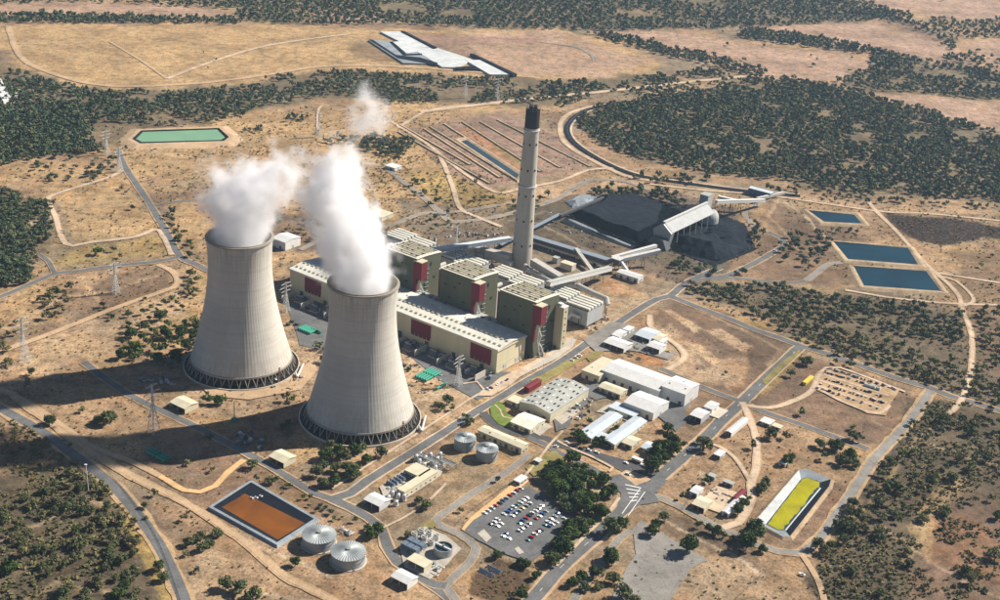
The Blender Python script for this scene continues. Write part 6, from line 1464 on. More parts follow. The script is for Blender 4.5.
def np_mesh(name, V_, Q, m, tint=None, mats=None, mi=None):
    me = bpy.data.meshes.new(name); me.vertices.add(len(V_)); me.vertices.foreach_set('co', np.ascontiguousarray(V_, np.float32).ravel()); me.loops.add(Q.size); me.loops.foreach_set('vertex_index', Q.ravel().astype(np.int32))
    me.polygons.add(len(Q)); me.polygons.foreach_set('loop_start', np.arange(0, Q.size, 4, dtype=np.int32)); me.polygons.foreach_set('loop_total', np.full(len(Q), 4, np.int32))
    for x in (mats or [m]): me.materials.append(MATS[x])
    if mi is not None: me.polygons.foreach_set('material_index', mi.astype(np.int32))
    me.update(calc_edges=True)
    if tint is not None: at = me.attributes.new('tint', 'FLOAT', 'POINT'); at.data.foreach_set('value', tint.astype(np.float32))
    return me
VAR = {}
def mkvars(mname, n=7, wide=1.0, r=4.2, tall=1.0, per=46, size=.52):
    out = []
    for i in range(n):
        V_, Q, T = leaf_cloud(r, 14+i % 4, per, size, 100+i*13+len(mname), flat=(1.0+.1*(i % 3))*tall); V_[:, 2] += 2.6; V_[:, :2] *= wide
        out.append((np_mesh('crown', V_, Q, mname, T), trunk_arrays(4.4, .3, (i % 3-1)*.5, i, 4, r).mesh('trunk', 'bark')))
    return out
VAR = dict(gum=mkvars('gum_leaves'), olive=mkvars('olive_leaves', per=34), dark=mkvars('dark_leaves', per=60, tall=1.15), wood=mkvars('wood_leaves', n=5))
TREES = []   # (x, y, scale, kind, label, group)
def at_px(pts, kind, label, group=None, s=1.0, sv=.25):
    for p in pts:
        q = G(p[0], p[1]); sc = 1.3*(p[2] if len(p) > 2 else s)*random.uniform(1-sv, 1+sv); TREES.append((q.x, q.y, sc, kind, label, group or label))
def fill(poly, spacing, kind, label, group=None, s=1.0, sv=.35, thin=0.0, patch=None, mixk=None, cut=None, target=None):
    Wp = wpoly(poly); x0, y0 = Wp.min(0); x1, y1 = Wp.max(0); X, Y = np.meshgrid(np.arange(x0, x1, spacing), np.arange(y0, y1, spacing), indexing='ij'); X = X.ravel(); Y = Y.ravel()
    X = X+rng.uniform(-.6, .6, X.size)*spacing; Y = Y+rng.uniform(-.6, .6, X.size)*spacing
    wx = (fbm(X, Y, 50, 3)-.5)*50; wy = (fbm(X+300, Y, 50, 3)-.5)*50; big = min(1, spacing/8)
    k = inpoly(X+wx*big*.6, Y+wy*big*.6, Wp); k &= rng.random(X.size) > thin
    if patch: k &= fbm(X+77, Y+13, patch[0], 3) > patch[1]
    for q in CLEAR: k &= ~inpoly(X, Y, q)
    out = target if target is not None else TREES
    for x, y in zip(X[k], Y[k]):
        kk = kind if not mixk or rng.random() > mixk[1] else mixk[0]; out.append((x, y, s*(1.3 if target is None else 1)*rng.uniform(1-sv, 1+sv), kk, label, group or label))
# nothing grows on roads, ponds or floors
CLEAR = []
for o in bpy.data.objects:
    if o.type == 'MESH' and o.get('kind') == 'structure' and o.name.split('.')[0] in ('road', 'dirt_track', 'car_park', 'junction', 'rail_embankment', 'yard_floor', 'coal_yard_floor', 'forecourt', 'laydown_floor'):
        vs = o.data.vertices
        if o.name.split('.')[0] in ('road', 'dirt_track', 'rail_embankment'):
            n = len(vs)//2 if o.name.split('.')[0] != 'rail_embankment' else None
            if n and n > 1:
                A = [tuple(vs[2*i].co)[:2] for i in range(n)]; B = [tuple(vs[2*i+1].co)[:2] for i in range(n)]; CLEAR.append(np.array(A+B[::-1]))
for e_ in (E1, E2, E3, E4, E5, E6, E7):
    b_ = [c for c in e_.children if c.name.startswith('liner')][0]; n = len(b_.data.vertices); P = np.array([tuple(v.co)[:2] for v in b_.data.vertices])+np.array(e_.location[:2])
    lo, hi = P.min(0), P.max(0); c = (lo+hi)/2; ang_ = np.arctan2(P[:, 1]-c[1], P[:, 0]-c[0]); CLEAR.append(P[np.argsort(ang_)])
for T_ in (T1, T2): CLEAR.append(np.array([(T_.x+58*cos(a), T_.y+58*sin(a)) for a in np.linspace(0, 2*pi, 24, endpoint=False)]))

# near left scrub
fill([(-10,480),(60,470),(95,490),(118,530),(140,560),(158,610),(-10,620)], 8.5, 'olive', 'olive gum in the scrub inside the creek bend', 'scrub gums inside the creek road bend', s=.78, thin=.15, patch=(45, .44), mixk=('gum', .5))
at_px([(240,592,1.6),(226,588,1.3),(252,600,1.2)], 'gum', 'big spreading gum at the lower edge below the orange pond', s=1.4)
at_px([(190,545,1.2),(200,540,1.0),(210,546,1.0),(218,536,1.1),(186,556,.8),(203,551,.9),(196,572,.8)], 'gum', 'gum of the thicket on the sandy slope left of the orange pond', 'thicket left of the orange pond')
at_px([(155,496,.8)], 'gum', 'lone small gum beside the sandy pasture bend'); at_px([(184,520,.7)], 'gum', 'lone small gum between creek road and orange pond')
at_px([(145,508,.7),(146,519,.6)], 'gum', 'small gum on the creek road verge'); at_px([(119,600,1.1),(125,592,1.0)], 'dark', 'bright green tree at the lower end of the creek road'); at_px([(9,574,1.1)], 'dark', 'bright green tree in the lower corner of the scrub')
at_px([(160,570,.8),(164,580,.8)], 'gum', 'gum hugging the creek road near the bottom')
at_px([(50,424,1.2)], 'dark', 'round dark tree in the fork of creek road and sandy track'); at_px([(82,412,.8)], 'gum', 'small gum beyond the sandy track fork'); at_px([(100,422,1.2),(106,424,1.1),(112,420,.9)], 'gum', 'gum in the sunny gap between the two tower shadows')
at_px([(208,440,1.0)], 'dark', 'dark tree in the second tower shadow'); at_px([(285,432,1.2),(289,427,1.0)], 'dark', 'dark conifer left of the closer cooling tower')
at_px([(204,402,.9),(211,404,1.0),(217,404,1.0),(222,403,1.0),(207,396,.8)], 'dark', 'dark tree of the clump below the first cooling tower', 'clump below the first cooling tower'); at_px([(287,401,1.0),(293,402,.9)], 'gum', 'low gum between the two cooling towers')
at_px([(252,468,1.0)], 'gum', 'gum beside the yellow cream shed in shade'); at_px([(188,465,.6),(213,472,.5)], 'gum', 'tiny tree by the orange sandy track')
fill([(100,345),(150,318),(205,320),(205,345),(180,362),(110,362)], 11, 'dark', 'dark tree of the grove left of the first cooling tower', 'grove left of the first cooling tower', s=.95, mixk=('gum', .3), thin=.2)
fill([(140,358),(196,352),(190,374),(150,378)], 10, 'dark', 'dark tree in the shade at the first tower foot', 'shaded grove at the first tower foot', s=1.0, thin=.2)
fill([(96,310),(130,300),(200,300),(206,318),(150,325),(105,335)], 15, 'dark', 'dark bush tree along the long sandy track', 'bush trees along the long sandy track', s=.75, thin=.35)
fill([(28,300),(66,285),(80,300),(66,322),(30,325)], 13, 'gum', 'gum of the copse on the pasture below the wood', 'copse on the pasture', s=1.0, thin=.25, mixk=('olive', .4))
fill([(-8,330),(20,315),(28,330),(12,350),(-8,352)], 14, 'olive', 'olive gum at the left edge by the lattice pylon', s=1.0, thin=.2)
fill([(0,350),(30,365),(60,390),(40,400),(0,388)], 18, 'gum', 'gum in the far end of the first tower shadow', s=.9, thin=.5)
at_px([(98,255,1.5)], 'dark', 'lone round dark tree in the square pasture'); at_px([(132,210,1.0)], 'dark', 'lone small dark tree beside the pasture road'); at_px([(122,190,.8),(126,194,.8)], 'gum', 'pair of gums near the pasture road top'); at_px([(113,252,.8),(120,258,.8)], 'olive', 'thin olive tree on the pasture')
at_px([(173,215,1.0),(167,219,.8)], 'gum', 'gum near the side road on the pasture'); fill([(160,215),(168,212),(205,264),(203,272),(188,262)], 9, 'dark', 'hedge tree along the pasture road', 'hedge along the pasture road', s=.65, thin=.25)
fill([(187,275),(206,280),(206,300),(190,298)], 11, 'gum', 'gum behind the first cooling tower', s=.9, thin=.3)
# around the second tower
fill([(312,455),(336,440),(362,448),(386,442),(386,460),(368,472),(330,488),(312,480)], 10.5, 'gum', 'gum of the grove below the closer cooling tower', 'grove below the closer cooling tower', s=1.05, thin=.25, mixk=('dark', .35))
fill([(280,478),(296,488),(360,522),(358,530),(330,518),(276,490)], 7, 'dark', 'hedge tree between road and ribbed tanks', 'hedge between road and ribbed tanks', s=.55, thin=.3)
fill([(256,476),(272,470),(282,480),(268,486)], 9, 'gum', 'gum at the top corner of the orange pond', s=.9); at_px([(378,532,1.2),(372,536,1.1),(368,530,.9)], 'dark', 'dense tree beside the ribbed tank farther from the pond')
at_px([(295,566,.9)], 'dark', 'lone round tree below the ribbed tanks'); at_px([(425,508,1.4),(419,503,1.0)], 'gum', 'big gum between machine yard and settling plant')
fill([(402,540),(436,514),(462,494),(466,498),(440,522),(408,546)], 8, 'olive', 'olive shrub tree on the strip above the settling plant', 'shrub strip above the settling plant', s=.65, thin=.25); at_px([(497,482,.9)], 'dark', 'slim dark tree beside the car park road')
at_px([(441,410,1.2),(447,404,1.3),(452,410,1.0),(436,405,.8)], 'gum', 'tree of the clump by the green cylinders', 'clump by the green cylinders'); at_px([(470,424,1.3),(466,419,1.0)], 'gum', 'gum above the squat grey tanks')
fill([(318,345),(330,335),(330,360),(316,372)], 10, 'gum', 'gum between the two cooling towers on the sand', s=.85, thin=.3)
fill([(497,553),(515,561),(534,568),(531,572),(512,566),(494,558)], 6, 'dark', 'dense hedge tree under the car park slope', 'hedge under the car park slope', s=.7, thin=.1)
fill([(512,600),(522,590),(534,574),(538,578),(528,592),(520,604)], 7, 'dark', 'shrub tree beside the entrance road, below the brown pit', 'shrubs below the brown pit', s=.75, thin=.15, mixk=('gum', .4))
fill([(430,560),(470,540),(474,548),(440,570)], 14, 'olive', 'small shrub tree near the round clarifier', s=.5, thin=.5)
fill([(410,228),(440,214),(470,224),(430,238),(405,236)], 13, 'wood', 'bush behind the third boiler house', s=.7, thin=.4)
fill([(20,125),(130,150),(110,180),(60,190),(20,180)], 16, 'wood', 'bush on the slope below the big left wood', s=.8, thin=.4)
# office grove and garden
fill([(540,474),(556,464),(585,470),(606,480),(614,494),(606,510),(590,522),(566,510),(548,494)], 9, 'dark', 'dense garden tree of the grove above the car park', 'garden grove above the car park', s=1.25, sv=.25, thin=.05, mixk=('gum', .2))
fill([(536,562),(546,545),(562,530),(580,522),(604,506),(610,516),(594,536),(572,554),(552,566)], 8, 'dark', 'garden tree between car park and entrance road', 'garden belt along the entrance road', s=1.15, thin=.15, mixk=('gum', .4))
fill([(640,468),(652,452),(668,438),(684,438),(686,448),(672,460),(660,468),(648,474)], 9, 'dark', 'dense garden tree beside the office forecourt', 'garden trees beside the office forecourt', s=1.2, thin=.05)
fill([(650,430),(664,420),(676,424),(668,436)], 10, 'dark', 'tree between white hall and garden', s=1.0, thin=.2); fill([(556,432),(578,424),(596,440),(612,448),(600,452),(574,444)], 9, 'gum', 'garden tree before the office wings', 'garden trees before the office wings', s=.85, thin=.3, mixk=('dark', .5))
fill([(600,430),(616,422),(622,428),(606,436)], 9, 'gum', 'courtyard tree between the office wings', s=.7, thin=.2); at_px([(590,424,.9),(588,414,.8)], 'dark', 'tree at the corner of the nearer office wing'); at_px([(572,464,1.2)], 'dark', 'street tree at the top of the garden grove')
fill([(575,585),(600,555),(622,540),(628,545),(606,565),(584,592)], 9, 'dark', 'tree between entrance road and the lane', 'trees between entrance road and lane', s=1.1, thin=.15, mixk=('gum', .4)); fill([(580,600),(600,570),(620,560),(612,590),(600,605)], 11, 'gum', 'gum by the lower lane', s=1.0, thin=.4)
at_px([(688,552,1.5)], 'dark', 'lone round dark tree on the grey gravel yard'); at_px([(652,535,1.3),(655,528,1.0)], 'dark', 'dark tree at the top of the gravel yard'); at_px([(664,520,1.2)], 'gum', 'thin gum by the junction corner'); at_px([(622,598,1.4),(634,602,1.1)], 'gum', 'gum at the bottom edge of the gravel yard'); at_px([(622,530,1.2),(610,534,1.3)], 'gum', 'gum beside the entrance road mouth')
at_px([(752,540,1.9),(746,550,1.6),(756,530,1.5),(762,552,1.1)], 'dark', 'big dark tree at the lower corner of the algae pond', 'big dark trees at the algae pond corner'); at_px([(699,528,.8),(709,532,.9),(716,534,1.0),(724,538,.9),(732,541,.9)], 'dark', 'round street tree in the row under the depot', 'street tree row under the depot')
at_px([(704,450,1.2),(700,444,.9)], 'gum', 'gum beside the entrance road above the garden'); at_px([(761,492,1.3),(764,487,1.0)], 'gum', 'gum beside the white track and pond'); at_px([(748,500,1.0),(743,508,1.0),(738,514,.9)], 'dark', 'garden tree of the depot corner', 'garden trees of the depot corner')
fill([(678,500),(700,480),(708,472),(706,480),(690,496)], 7, 'dark', 'hedge tree along the depot fence', 'hedge along the depot fence', s=.75, thin=.2)
at_px([(770,438,1.0),(766,440,.7),(801,415,1.1),(853,440,1.3),(852,430,1.0),(858,442,.9),(790,377,1.1),(806,365,1.2),(802,363,1.0),(726,374,.6)], 'gum', 'scattered gum on the plots around the cross road', 'scattered gums around the cross road')
fill([(800,448),(830,440),(862,458),(856,468),(835,462),(810,462)], 12, 'gum', 'gum of the group above the algae pond', 'group above the algae pond', s=1.0, thin=.3, mixk=('dark', .3)); at_px([(786,464,1.0),(790,462,.8)], 'dark', 'dark tree beside the pale hut near the algae pond')
fill([(808,358),(820,355),(862,366),(858,372),(830,368)], 9, 'dark', 'hedge tree behind the scrap yard', 'hedge behind the scrap yard', s=.75, thin=.2)
fill([(740,428),(790,432),(800,445),(770,455),(745,450)], 22, 'gum', 'small gum on the plot east of the white track', s=.7, thin=.4)
fill([(820,545),(850,500),(872,468),(900,430),(930,410),(1010,415),(1010,470),(950,480),(900,520),(860,560),(840,580),(818,575)], 11, 'gum', 'gum of the rough scrub east of the east road', 'rough scrub east of the east road', s=.9, thin=.25, patch=(40, .44), mixk=('olive', .4))
fill([(840,560),(1010,470),(1010,620),(850,620)], 26, 'gum', 'scattered gum on the red soil in the lower corner', 'scattered gums in the lower corner', s=.9, thin=.45, mixk=('olive', .4))
# mid scrub band (belongs to the wood mass once the nearest are counted)
fill([(740,310),(760,312),(860,335),(940,360),(1010,370),(1010,408),(960,395),(930,384),(850,360),(800,340)], 9, 'gum', 'gum of the scrub belt north of the scrap yard', 'scrub belt north of the scrap yard', s=.85, thin=.12, patch=(40, .40), mixk=('olive', .35))
fill([(690,288),(740,284),(800,290),(880,305),(960,310),(965,345),(900,335),(800,318),(740,306),(700,298)], 8, 'wood', 'tree of the scrub belt below the blue ponds', 'scrub belt below the blue ponds', s=.85, thin=.12, patch=(35, .38), mixk=('olive', .3))
fill([(770,240),(800,232),(826,232),(828,248),(822,262),(800,275),(782,268)], 12, 'wood', 'tree around the blue ponds', s=.9, thin=.4); fill([(820,226),(866,230),(862,236),(822,234)], 9, 'wood', 'tree between the upper blue ponds', s=.8, thin=.2); fill([(975,310),(1010,312),(1010,370),(985,365)], 14, 'gum', 'gum east of the levee track', s=.9, thin=.3)
fill([(584,192),(600,186),(668,192),(694,205),(690,212),(664,203),(632,194),(600,196)], 9, 'wood', 'dark tree in the belt behind the coal heap', s=.95, thin=.15); fill([(666,262),(680,262),(720,272),(735,268),(736,262),(750,262),(738,276),(700,276),(672,272)], 10, 'wood', 'tree in the belt before the coal heap', s=.85, thin=.15)
fill([(745,215),(756,225),(764,236),(756,250),(744,232)], 10, 'wood', 'tree beside the coal yard loop road', s=.9, thin=.2); fill([(620,178),(660,170),(720,182),(700,186),(650,186)], 12, 'wood', 'tree by the rail loop', s=.9, thin=.35)
fill([(360,150),(372,140),(412,138),(420,148),(405,158),(385,156)], 8, 'wood', 'dark tree of the thicket beside the far steam', s=.9, thin=.1); fill([(398,185),(420,180),(450,200),(455,212),(430,212)], 11, 'wood', 'tree along the road north of the boiler houses', s=.8, thin=.35)
fill([(440,170),(480,178),(505,195),(490,205),(455,200)], 15, 'olive', 'olive bush beside the ash strips', s=.7, thin=.45); fill([(500,205),(540,195),(580,188),(560,205),(510,218)], 14, 'wood', 'tree near the coal yard road', s=.7, thin=.5)
fill([(320,138),(345,136),(370,140),(366,148),(330,146)], 10, 'wood', 'tree under the far puff of steam', s=.8, thin=.2); fill([(280,118),(310,115),(308,122),(286,124)], 9, 'wood', 'dark clump on the straw slope', s=.8, thin=.1); fill([(240,130),(262,126),(262,134),(244,136)], 9, 'wood', 'tree beside the green pond', s=.8, thin=.3)
fill([(548,98),(575,88),(585,100),(562,108)], 10, 'wood', 'tree of the clump past the chimney top', s=.9, thin=.3); fill([(250,215),(330,200),(345,232),(300,250),(275,225)], 16, 'olive', 'bush on the slope behind the plumes', s=.7, thin=.4); fill([(82,175),(108,163),(128,160),(112,172),(90,182)], 9, 'wood', 'tree of the narrow belt on the pasture', s=.8, thin=.3)

WOODS = []
wl_ = 'woodland'
def wood(poly, sp, thin=.05, patch=None, s=1.15, mixk=('olive', .10)): fill(poly, sp, 'wood', wl_, s=s, thin=thin, patch=patch, target=WOODS, mixk=mixk)
wood([(-40,188),(12,192),(18,206),(48,202),(54,240),(34,252),(30,284),(-40,288)], 6.8, .1)
wood([(-40,70),(20,72),(60,86),(110,93),(150,92),(150,105),(120,122),(100,150),(75,156),(-40,170)], 7.9, .1, (60, .36)); wood([(0,108),(70,106),(90,125),(80,152),(-40,160),(-40,110)], 7.2, .05)
wood([(110,93),(190,92),(260,82),(330,72),(420,76),(540,82),(600,84),(640,78),(700,70),(735,76),(690,82),(640,92),(600,92),(540,102),(440,106),(400,104),(380,108),(340,96),(260,108),(225,122),(205,126),(120,126)], 9.0, .12, (60, .40))
wood([(575,118),(600,106),(640,100),(700,92),(740,80),(770,78),(830,86),(880,98),(930,112),(985,132),(1060,140),(1060,206),(960,200),(880,192),(800,183),(740,178),(680,168),(640,158),(592,142)], 7.8, .06, (45, .33))
wood([(620,92),(700,84),(735,76),(700,92),(640,98)], 10.1, .3)
wood([(232,-6),(740,-22),(850,-4),(905,16),(860,22),(790,25),(700,30),(660,29),(580,32),(560,30),(490,29),(392,24),(350,26),(240,23),(236,8)], 11.5, .08, (120, .34))
wood([(588,34),(612,34),(660,46),(720,58),(748,66),(770,72),(760,78),(730,72),(690,62),(640,50)], 8.6, .1)
wood([(740,29),(790,34),(860,46),(880,53),(860,54),(800,46),(740,38)], 8.6, .1); wood([(875,51),(908,57),(950,66),(1060,82),(1060,104),(971,99),(932,94),(872,92),(839,82),(866,69)], 9.4, .12, (70, .36))
wood([(850,10),(905,12),(960,22),(1060,16),(1060,36),(960,40),(952,52),(935,36),(890,24)], 10.8, .35, (90, .42)); wood([(940,44),(960,50),(1060,60),(1060,74),(990,70),(950,62)], 11.5, .5, (60, .45))
wood([(-40,15),(60,14),(160,18),(236,19),(240,24),(160,24),(40,23),(-40,22)], 7.9, .2); wood([(60,1),(236,0),(236,10),(120,5)], 10.8, .5); wood([(-40,0),(60,-6),(240,-14),(240,2),(100,1),(-40,6)], 11.5, .3, (90, .4)); wood([(300,8),(350,6),(392,22),(345,24)], 19.8, .4)
wood([(850,-30),(1100,-45),(1100,-5),(1000,-2),(900,4)], 19.8, .5, (150, .45)); wood([(-60,-30),(1000,-60),(860,-26),(740,-24),(240,-14),(-60,-2)], 27.0, .3, (200, .42), s=1.3)
wood([(760,190),(830,186),(880,198),(1050,206),(1050,212),(900,206),(820,200)], 10.8, .5); wood([(900,214),(985,218),(1050,224),(1050,240),(960,232)], 19.8, .6, s=.6); wood([(960,245),(1050,250),(1050,300),(985,290)], 18.0, .6, s=.8)
wood([(0,255),(28,250),(40,262),(0,282)], 7.9, .2)
wood([(130,62),(300,40),(300,60),(150,84)], 81.0, .7, s=.8); wood([(600,40),(860,82),(900,62),(760,28)], 67.5, .5, s=1.0); wood([(890,100),(1000,110),(1000,128),(930,112)], 63.0, .5)
# the 300 that show largest are trees of their own; the rest is one mass
TREES.sort(key=lambda t: (hypot(t[0], t[1]))/t[2]**.7)
bygrp = {}
for k_, t_ in enumerate(TREES[:300]): bygrp.setdefault(t_[5], []).append(k_)
cv = np.array(cam.matrix_world.inverted())
def pic(x, y): q = cv@np.array([x, y, 0, 1]); return (500-F*q[0]/q[2], 300+F*q[1]/q[2])
for g_, L_ in bygrp.items():
    if len(L_) < 2: continue
    P_ = np.array([pic(TREES[k_][0], TREES[k_][1]) for k_ in L_]); S_ = np.array([TREES[k_][2] for k_ in L_]); n_ = len(L_)
    rx = P_[:, 0].argsort().argsort()/max(1, n_-1); ry = P_[:, 1].argsort().argsort()/max(1, n_-1); rs_z = S_.argsort().argsort()/max(1, n_-1)
    for i_, k_ in enumerate(L_):
        hor = ['left', 'middle', 'right'][min(2, int(rx[i_]*3))]; ver = ['top', 'middle', 'bottom'][min(2, int(ry[i_]*3))]; z_ = 'small ' if rs_z[i_] < .34 else 'big ' if rs_z[i_] > .66 else 'medium '
        where = (ver+' '+hor if n_ > 5 else hor) if n_ > 2 else ('left' if rx[i_] < .5 else 'right'); t_ = TREES[k_]; base_ = t_[4]
        for w_ in ('small ', 'big ', 'tiny '):
            if base_.startswith(w_): base_ = base_[len(w_):]
        lb_ = z_+base_+', '+('middle' if where == 'middle middle' else where)+' of the group'; lb_ = lb_ if len(lb_.split()) <= 16 else z_+base_+', '+where
        TREES[k_] = (t_[0], t_[1], t_[2], t_[3], lb_, t_[5])
names_ = dict(gum='gum_tree', olive='olive_gum_tree', dark='garden_tree', wood='bush_tree')
print('trees', len(TREES), 'woods', len(WOODS))
one = TREES[:300]; rest = TREES[300:]
for i, (x, y, s, kind, lab, grp) in enumerate(one):
    cr, tr = VAR[kind][i % len(VAR[kind])]
    t = thing('tree', lab, 'tree', (x, y, -.1), random.uniform(0, 6.28), grp); t.scale = (s*random.uniform(.9, 1.15), s*random.uniform(.9, 1.15), s*random.uniform(.85, 1.15))
    part('trunk', tr, t); part('crown', cr, t)
def mass(name, items, label, specs, kindmat, trunks=True, cat=None):
    """merge many small trees: specs = list of (verts, quads, tint) prototypes per material"""
    Vs, Qs, Ts, Ms = [], [], [], []; off = 0; mats = list(dict.fromkeys(kindmat.values())); 
    arr = {}
    for it in items: arr.setdefault(it[3], []).append(it)
    for kind, L in arr.items():
        P = np.array([(a[0], a[1], a[2]) for a in L]); protos = specs[kind]; pick = rng.integers(0, len(protos), len(P))
        for j, (v, q, t) in enumerate(protos):
            S = P[pick == j]; n = len(S)
            if not n: continue
            a = rng.uniform(0, 6.28, n); ca, sa = np.cos(a)[:, None], np.sin(a)[:, None]; sc = S[:, 2:3]; hz = sc*rng.uniform(.8, 1.2, (n, 1))
            X = (v[None, :, 0]*ca-v[None, :, 1]*sa)*sc+S[:, 0:1]; Y = (v[None, :, 0]*sa+v[None, :, 1]*ca)*sc+S[:, 1:2]; Z = v[None, :, 2]*hz
            Rr = np.hypot(S[:, 0:1], S[:, 1:2]); Z = Z+((fbm(S[:, 0:1], S[:, 1:2], 900, 2)-0.5)*26*np.clip((Rr-2600)/2500, 0, 1)-.2)
            Vs.append(np.stack([X, Y, Z], -1).reshape(-1, 3)); Qs.append((q[None]+(np.arange(n)*len(v))[:, None, None]).reshape(-1, 4)+off); off += n*len(v)
            Ts.append(np.clip(np.tile(t, n)+np.repeat(rng.normal(0, .30, n), len(v)), 0, 1)); Ms.append(np.full(n*len(q), mats.index(kindmat[kind])))
    me = np_mesh(name, np.concatenate(Vs), np.concatenate(Qs), None, np.concatenate(Ts), mats, np.concatenate(Ms)); o = bpy.data.objects.new(name, me); COL.objects.link(o)
    print(name, len(items), len(me.polygons)); return tag(o, label, cat or 'woodland', kind='stuff')
def protos(n, clumps, per, size, r=4.3, z=3.4, flat=.8, seed=0):
    out = []
    for i in range(n): v, q, t = leaf_cloud(r, clumps, per, size, 500+seed+i, flat); v[:, 2] += z; out.append((v, q, t))
    return out
KM = dict(gum='gum_leaves', olive='olive_leaves', dark='dark_leaves', wood='wood_leaves')
near_p = {k: protos(6, 7, 16, .85, seed=i*20) for i, k in enumerate(KM)}; far_p = {k: protos(6, 5, 6, 1.5, seed=i*20+7) for i, k in enumerate(KM)}; vfar = {k: protos(5, 4, 4, 2.1, r=4.8, seed=i*9) for i, k in enumerate(KM)}
allw = rest+WOODS; d_ = [hypot(a[0], a[1]) for a in allw]
A = [a for a, q in zip(allw, d_) if q < 1750]; Bm = [a for a, q in zip(allw, d_) if 1750 <= q < 2600]; Cm = [a for a, q in zip(allw, d_) if q >= 2600]
mass('nearer_woodland', A, 'scrubby woodland and thickets around the plant, too many trees to count', near_p, KM)
mass('woodland', Bm, 'dense dark green woodland beyond the rail loop', far_p, KM)
mass('distant_woodland', Cm, 'far woods fading into haze', vfar, KM)
# low scrub and grass tussocks: tiny dry bushes scattered over open ground
TUS = []
def tuss(poly, sp, thin, s, kind='scrub'):
    fill(poly, sp, kind, 'x', s=s, sv=.5, thin=thin, patch=(26, .42), target=TUS)
tuss([(-20,390),(60,440),(120,500),(160,570),(180,620),(-20,620)], 3.8, .3, 1.50, 'green'); tuss([(-20,300),(200,290),(300,330),(320,480),(200,560),(80,440),(-20,380)], 6.4, .5, 0.90)
tuss([(180,520),(260,560),(400,600),(200,620)], 6.4, .6, 0.80); tuss([(820,620),(812,575),(860,500),(930,400),(1020,405),(1020,620)], 3.7, .25, 1.50, 'green'); tuss([(690,290),(1020,300),(1020,405),(930,388),(800,342),(690,300)], 5.2, .35, 1.10, 'green')
tuss([(640,500),(740,405),(868,449),(800,545)], 7.2, .6, 0.80); tuss([(0,160),(250,130),(460,110),(520,200),(300,300),(0,300)], 8.0, .45, 1.10); tuss([(60,120),(460,100),(400,200),(160,200)], 8.8, .5, 1.20, 'green'); tuss([(520,100),(700,90),(640,180),(560,200)], 8.8, .5, 1.00)
tuss([(500,205),(740,190),(780,260),(690,290),(610,262)], 6.4, .4, 1.00, 'green'); tuss([(780,190),(1020,215),(1020,300),(880,300),(790,240)], 7.2, .5, 1.10); tuss([(350,150),(460,160),(520,200),(500,240),(380,240),(300,260)], 6.4, .4, 1.00, 'green'); tuss([(440,520),(560,440),(480,600)], 7.2, .7, 0.70)
tuss([(650,540),(820,590),(820,620),(600,620)], 6.4, .5, 0.80, 'green'); tuss([(480,560),(560,560),(540,600),(470,600)], 4.0, .3, 0.90, 'green'); tuss([(800,352),(930,392),(868,449),(745,405)], 8.8, .7, 0.70); tuss([(650,318),(800,350),(740,398),(640,355)], 8.8, .7, 0.60)
KT = dict(scrub='dry_scrub', green='olive_leaves'); pr = {k: [(v*np.array([.34, .34, .3]), q, t) for v, q, t in protos(5, 3, 4, 1.9, z=1.2, flat=.5, seed=i*5)] for i, k in enumerate(KT)}
mass('scrub', TUS, 'low dry scrub and tussocks over the open ground', pr, KT, cat='scrub')
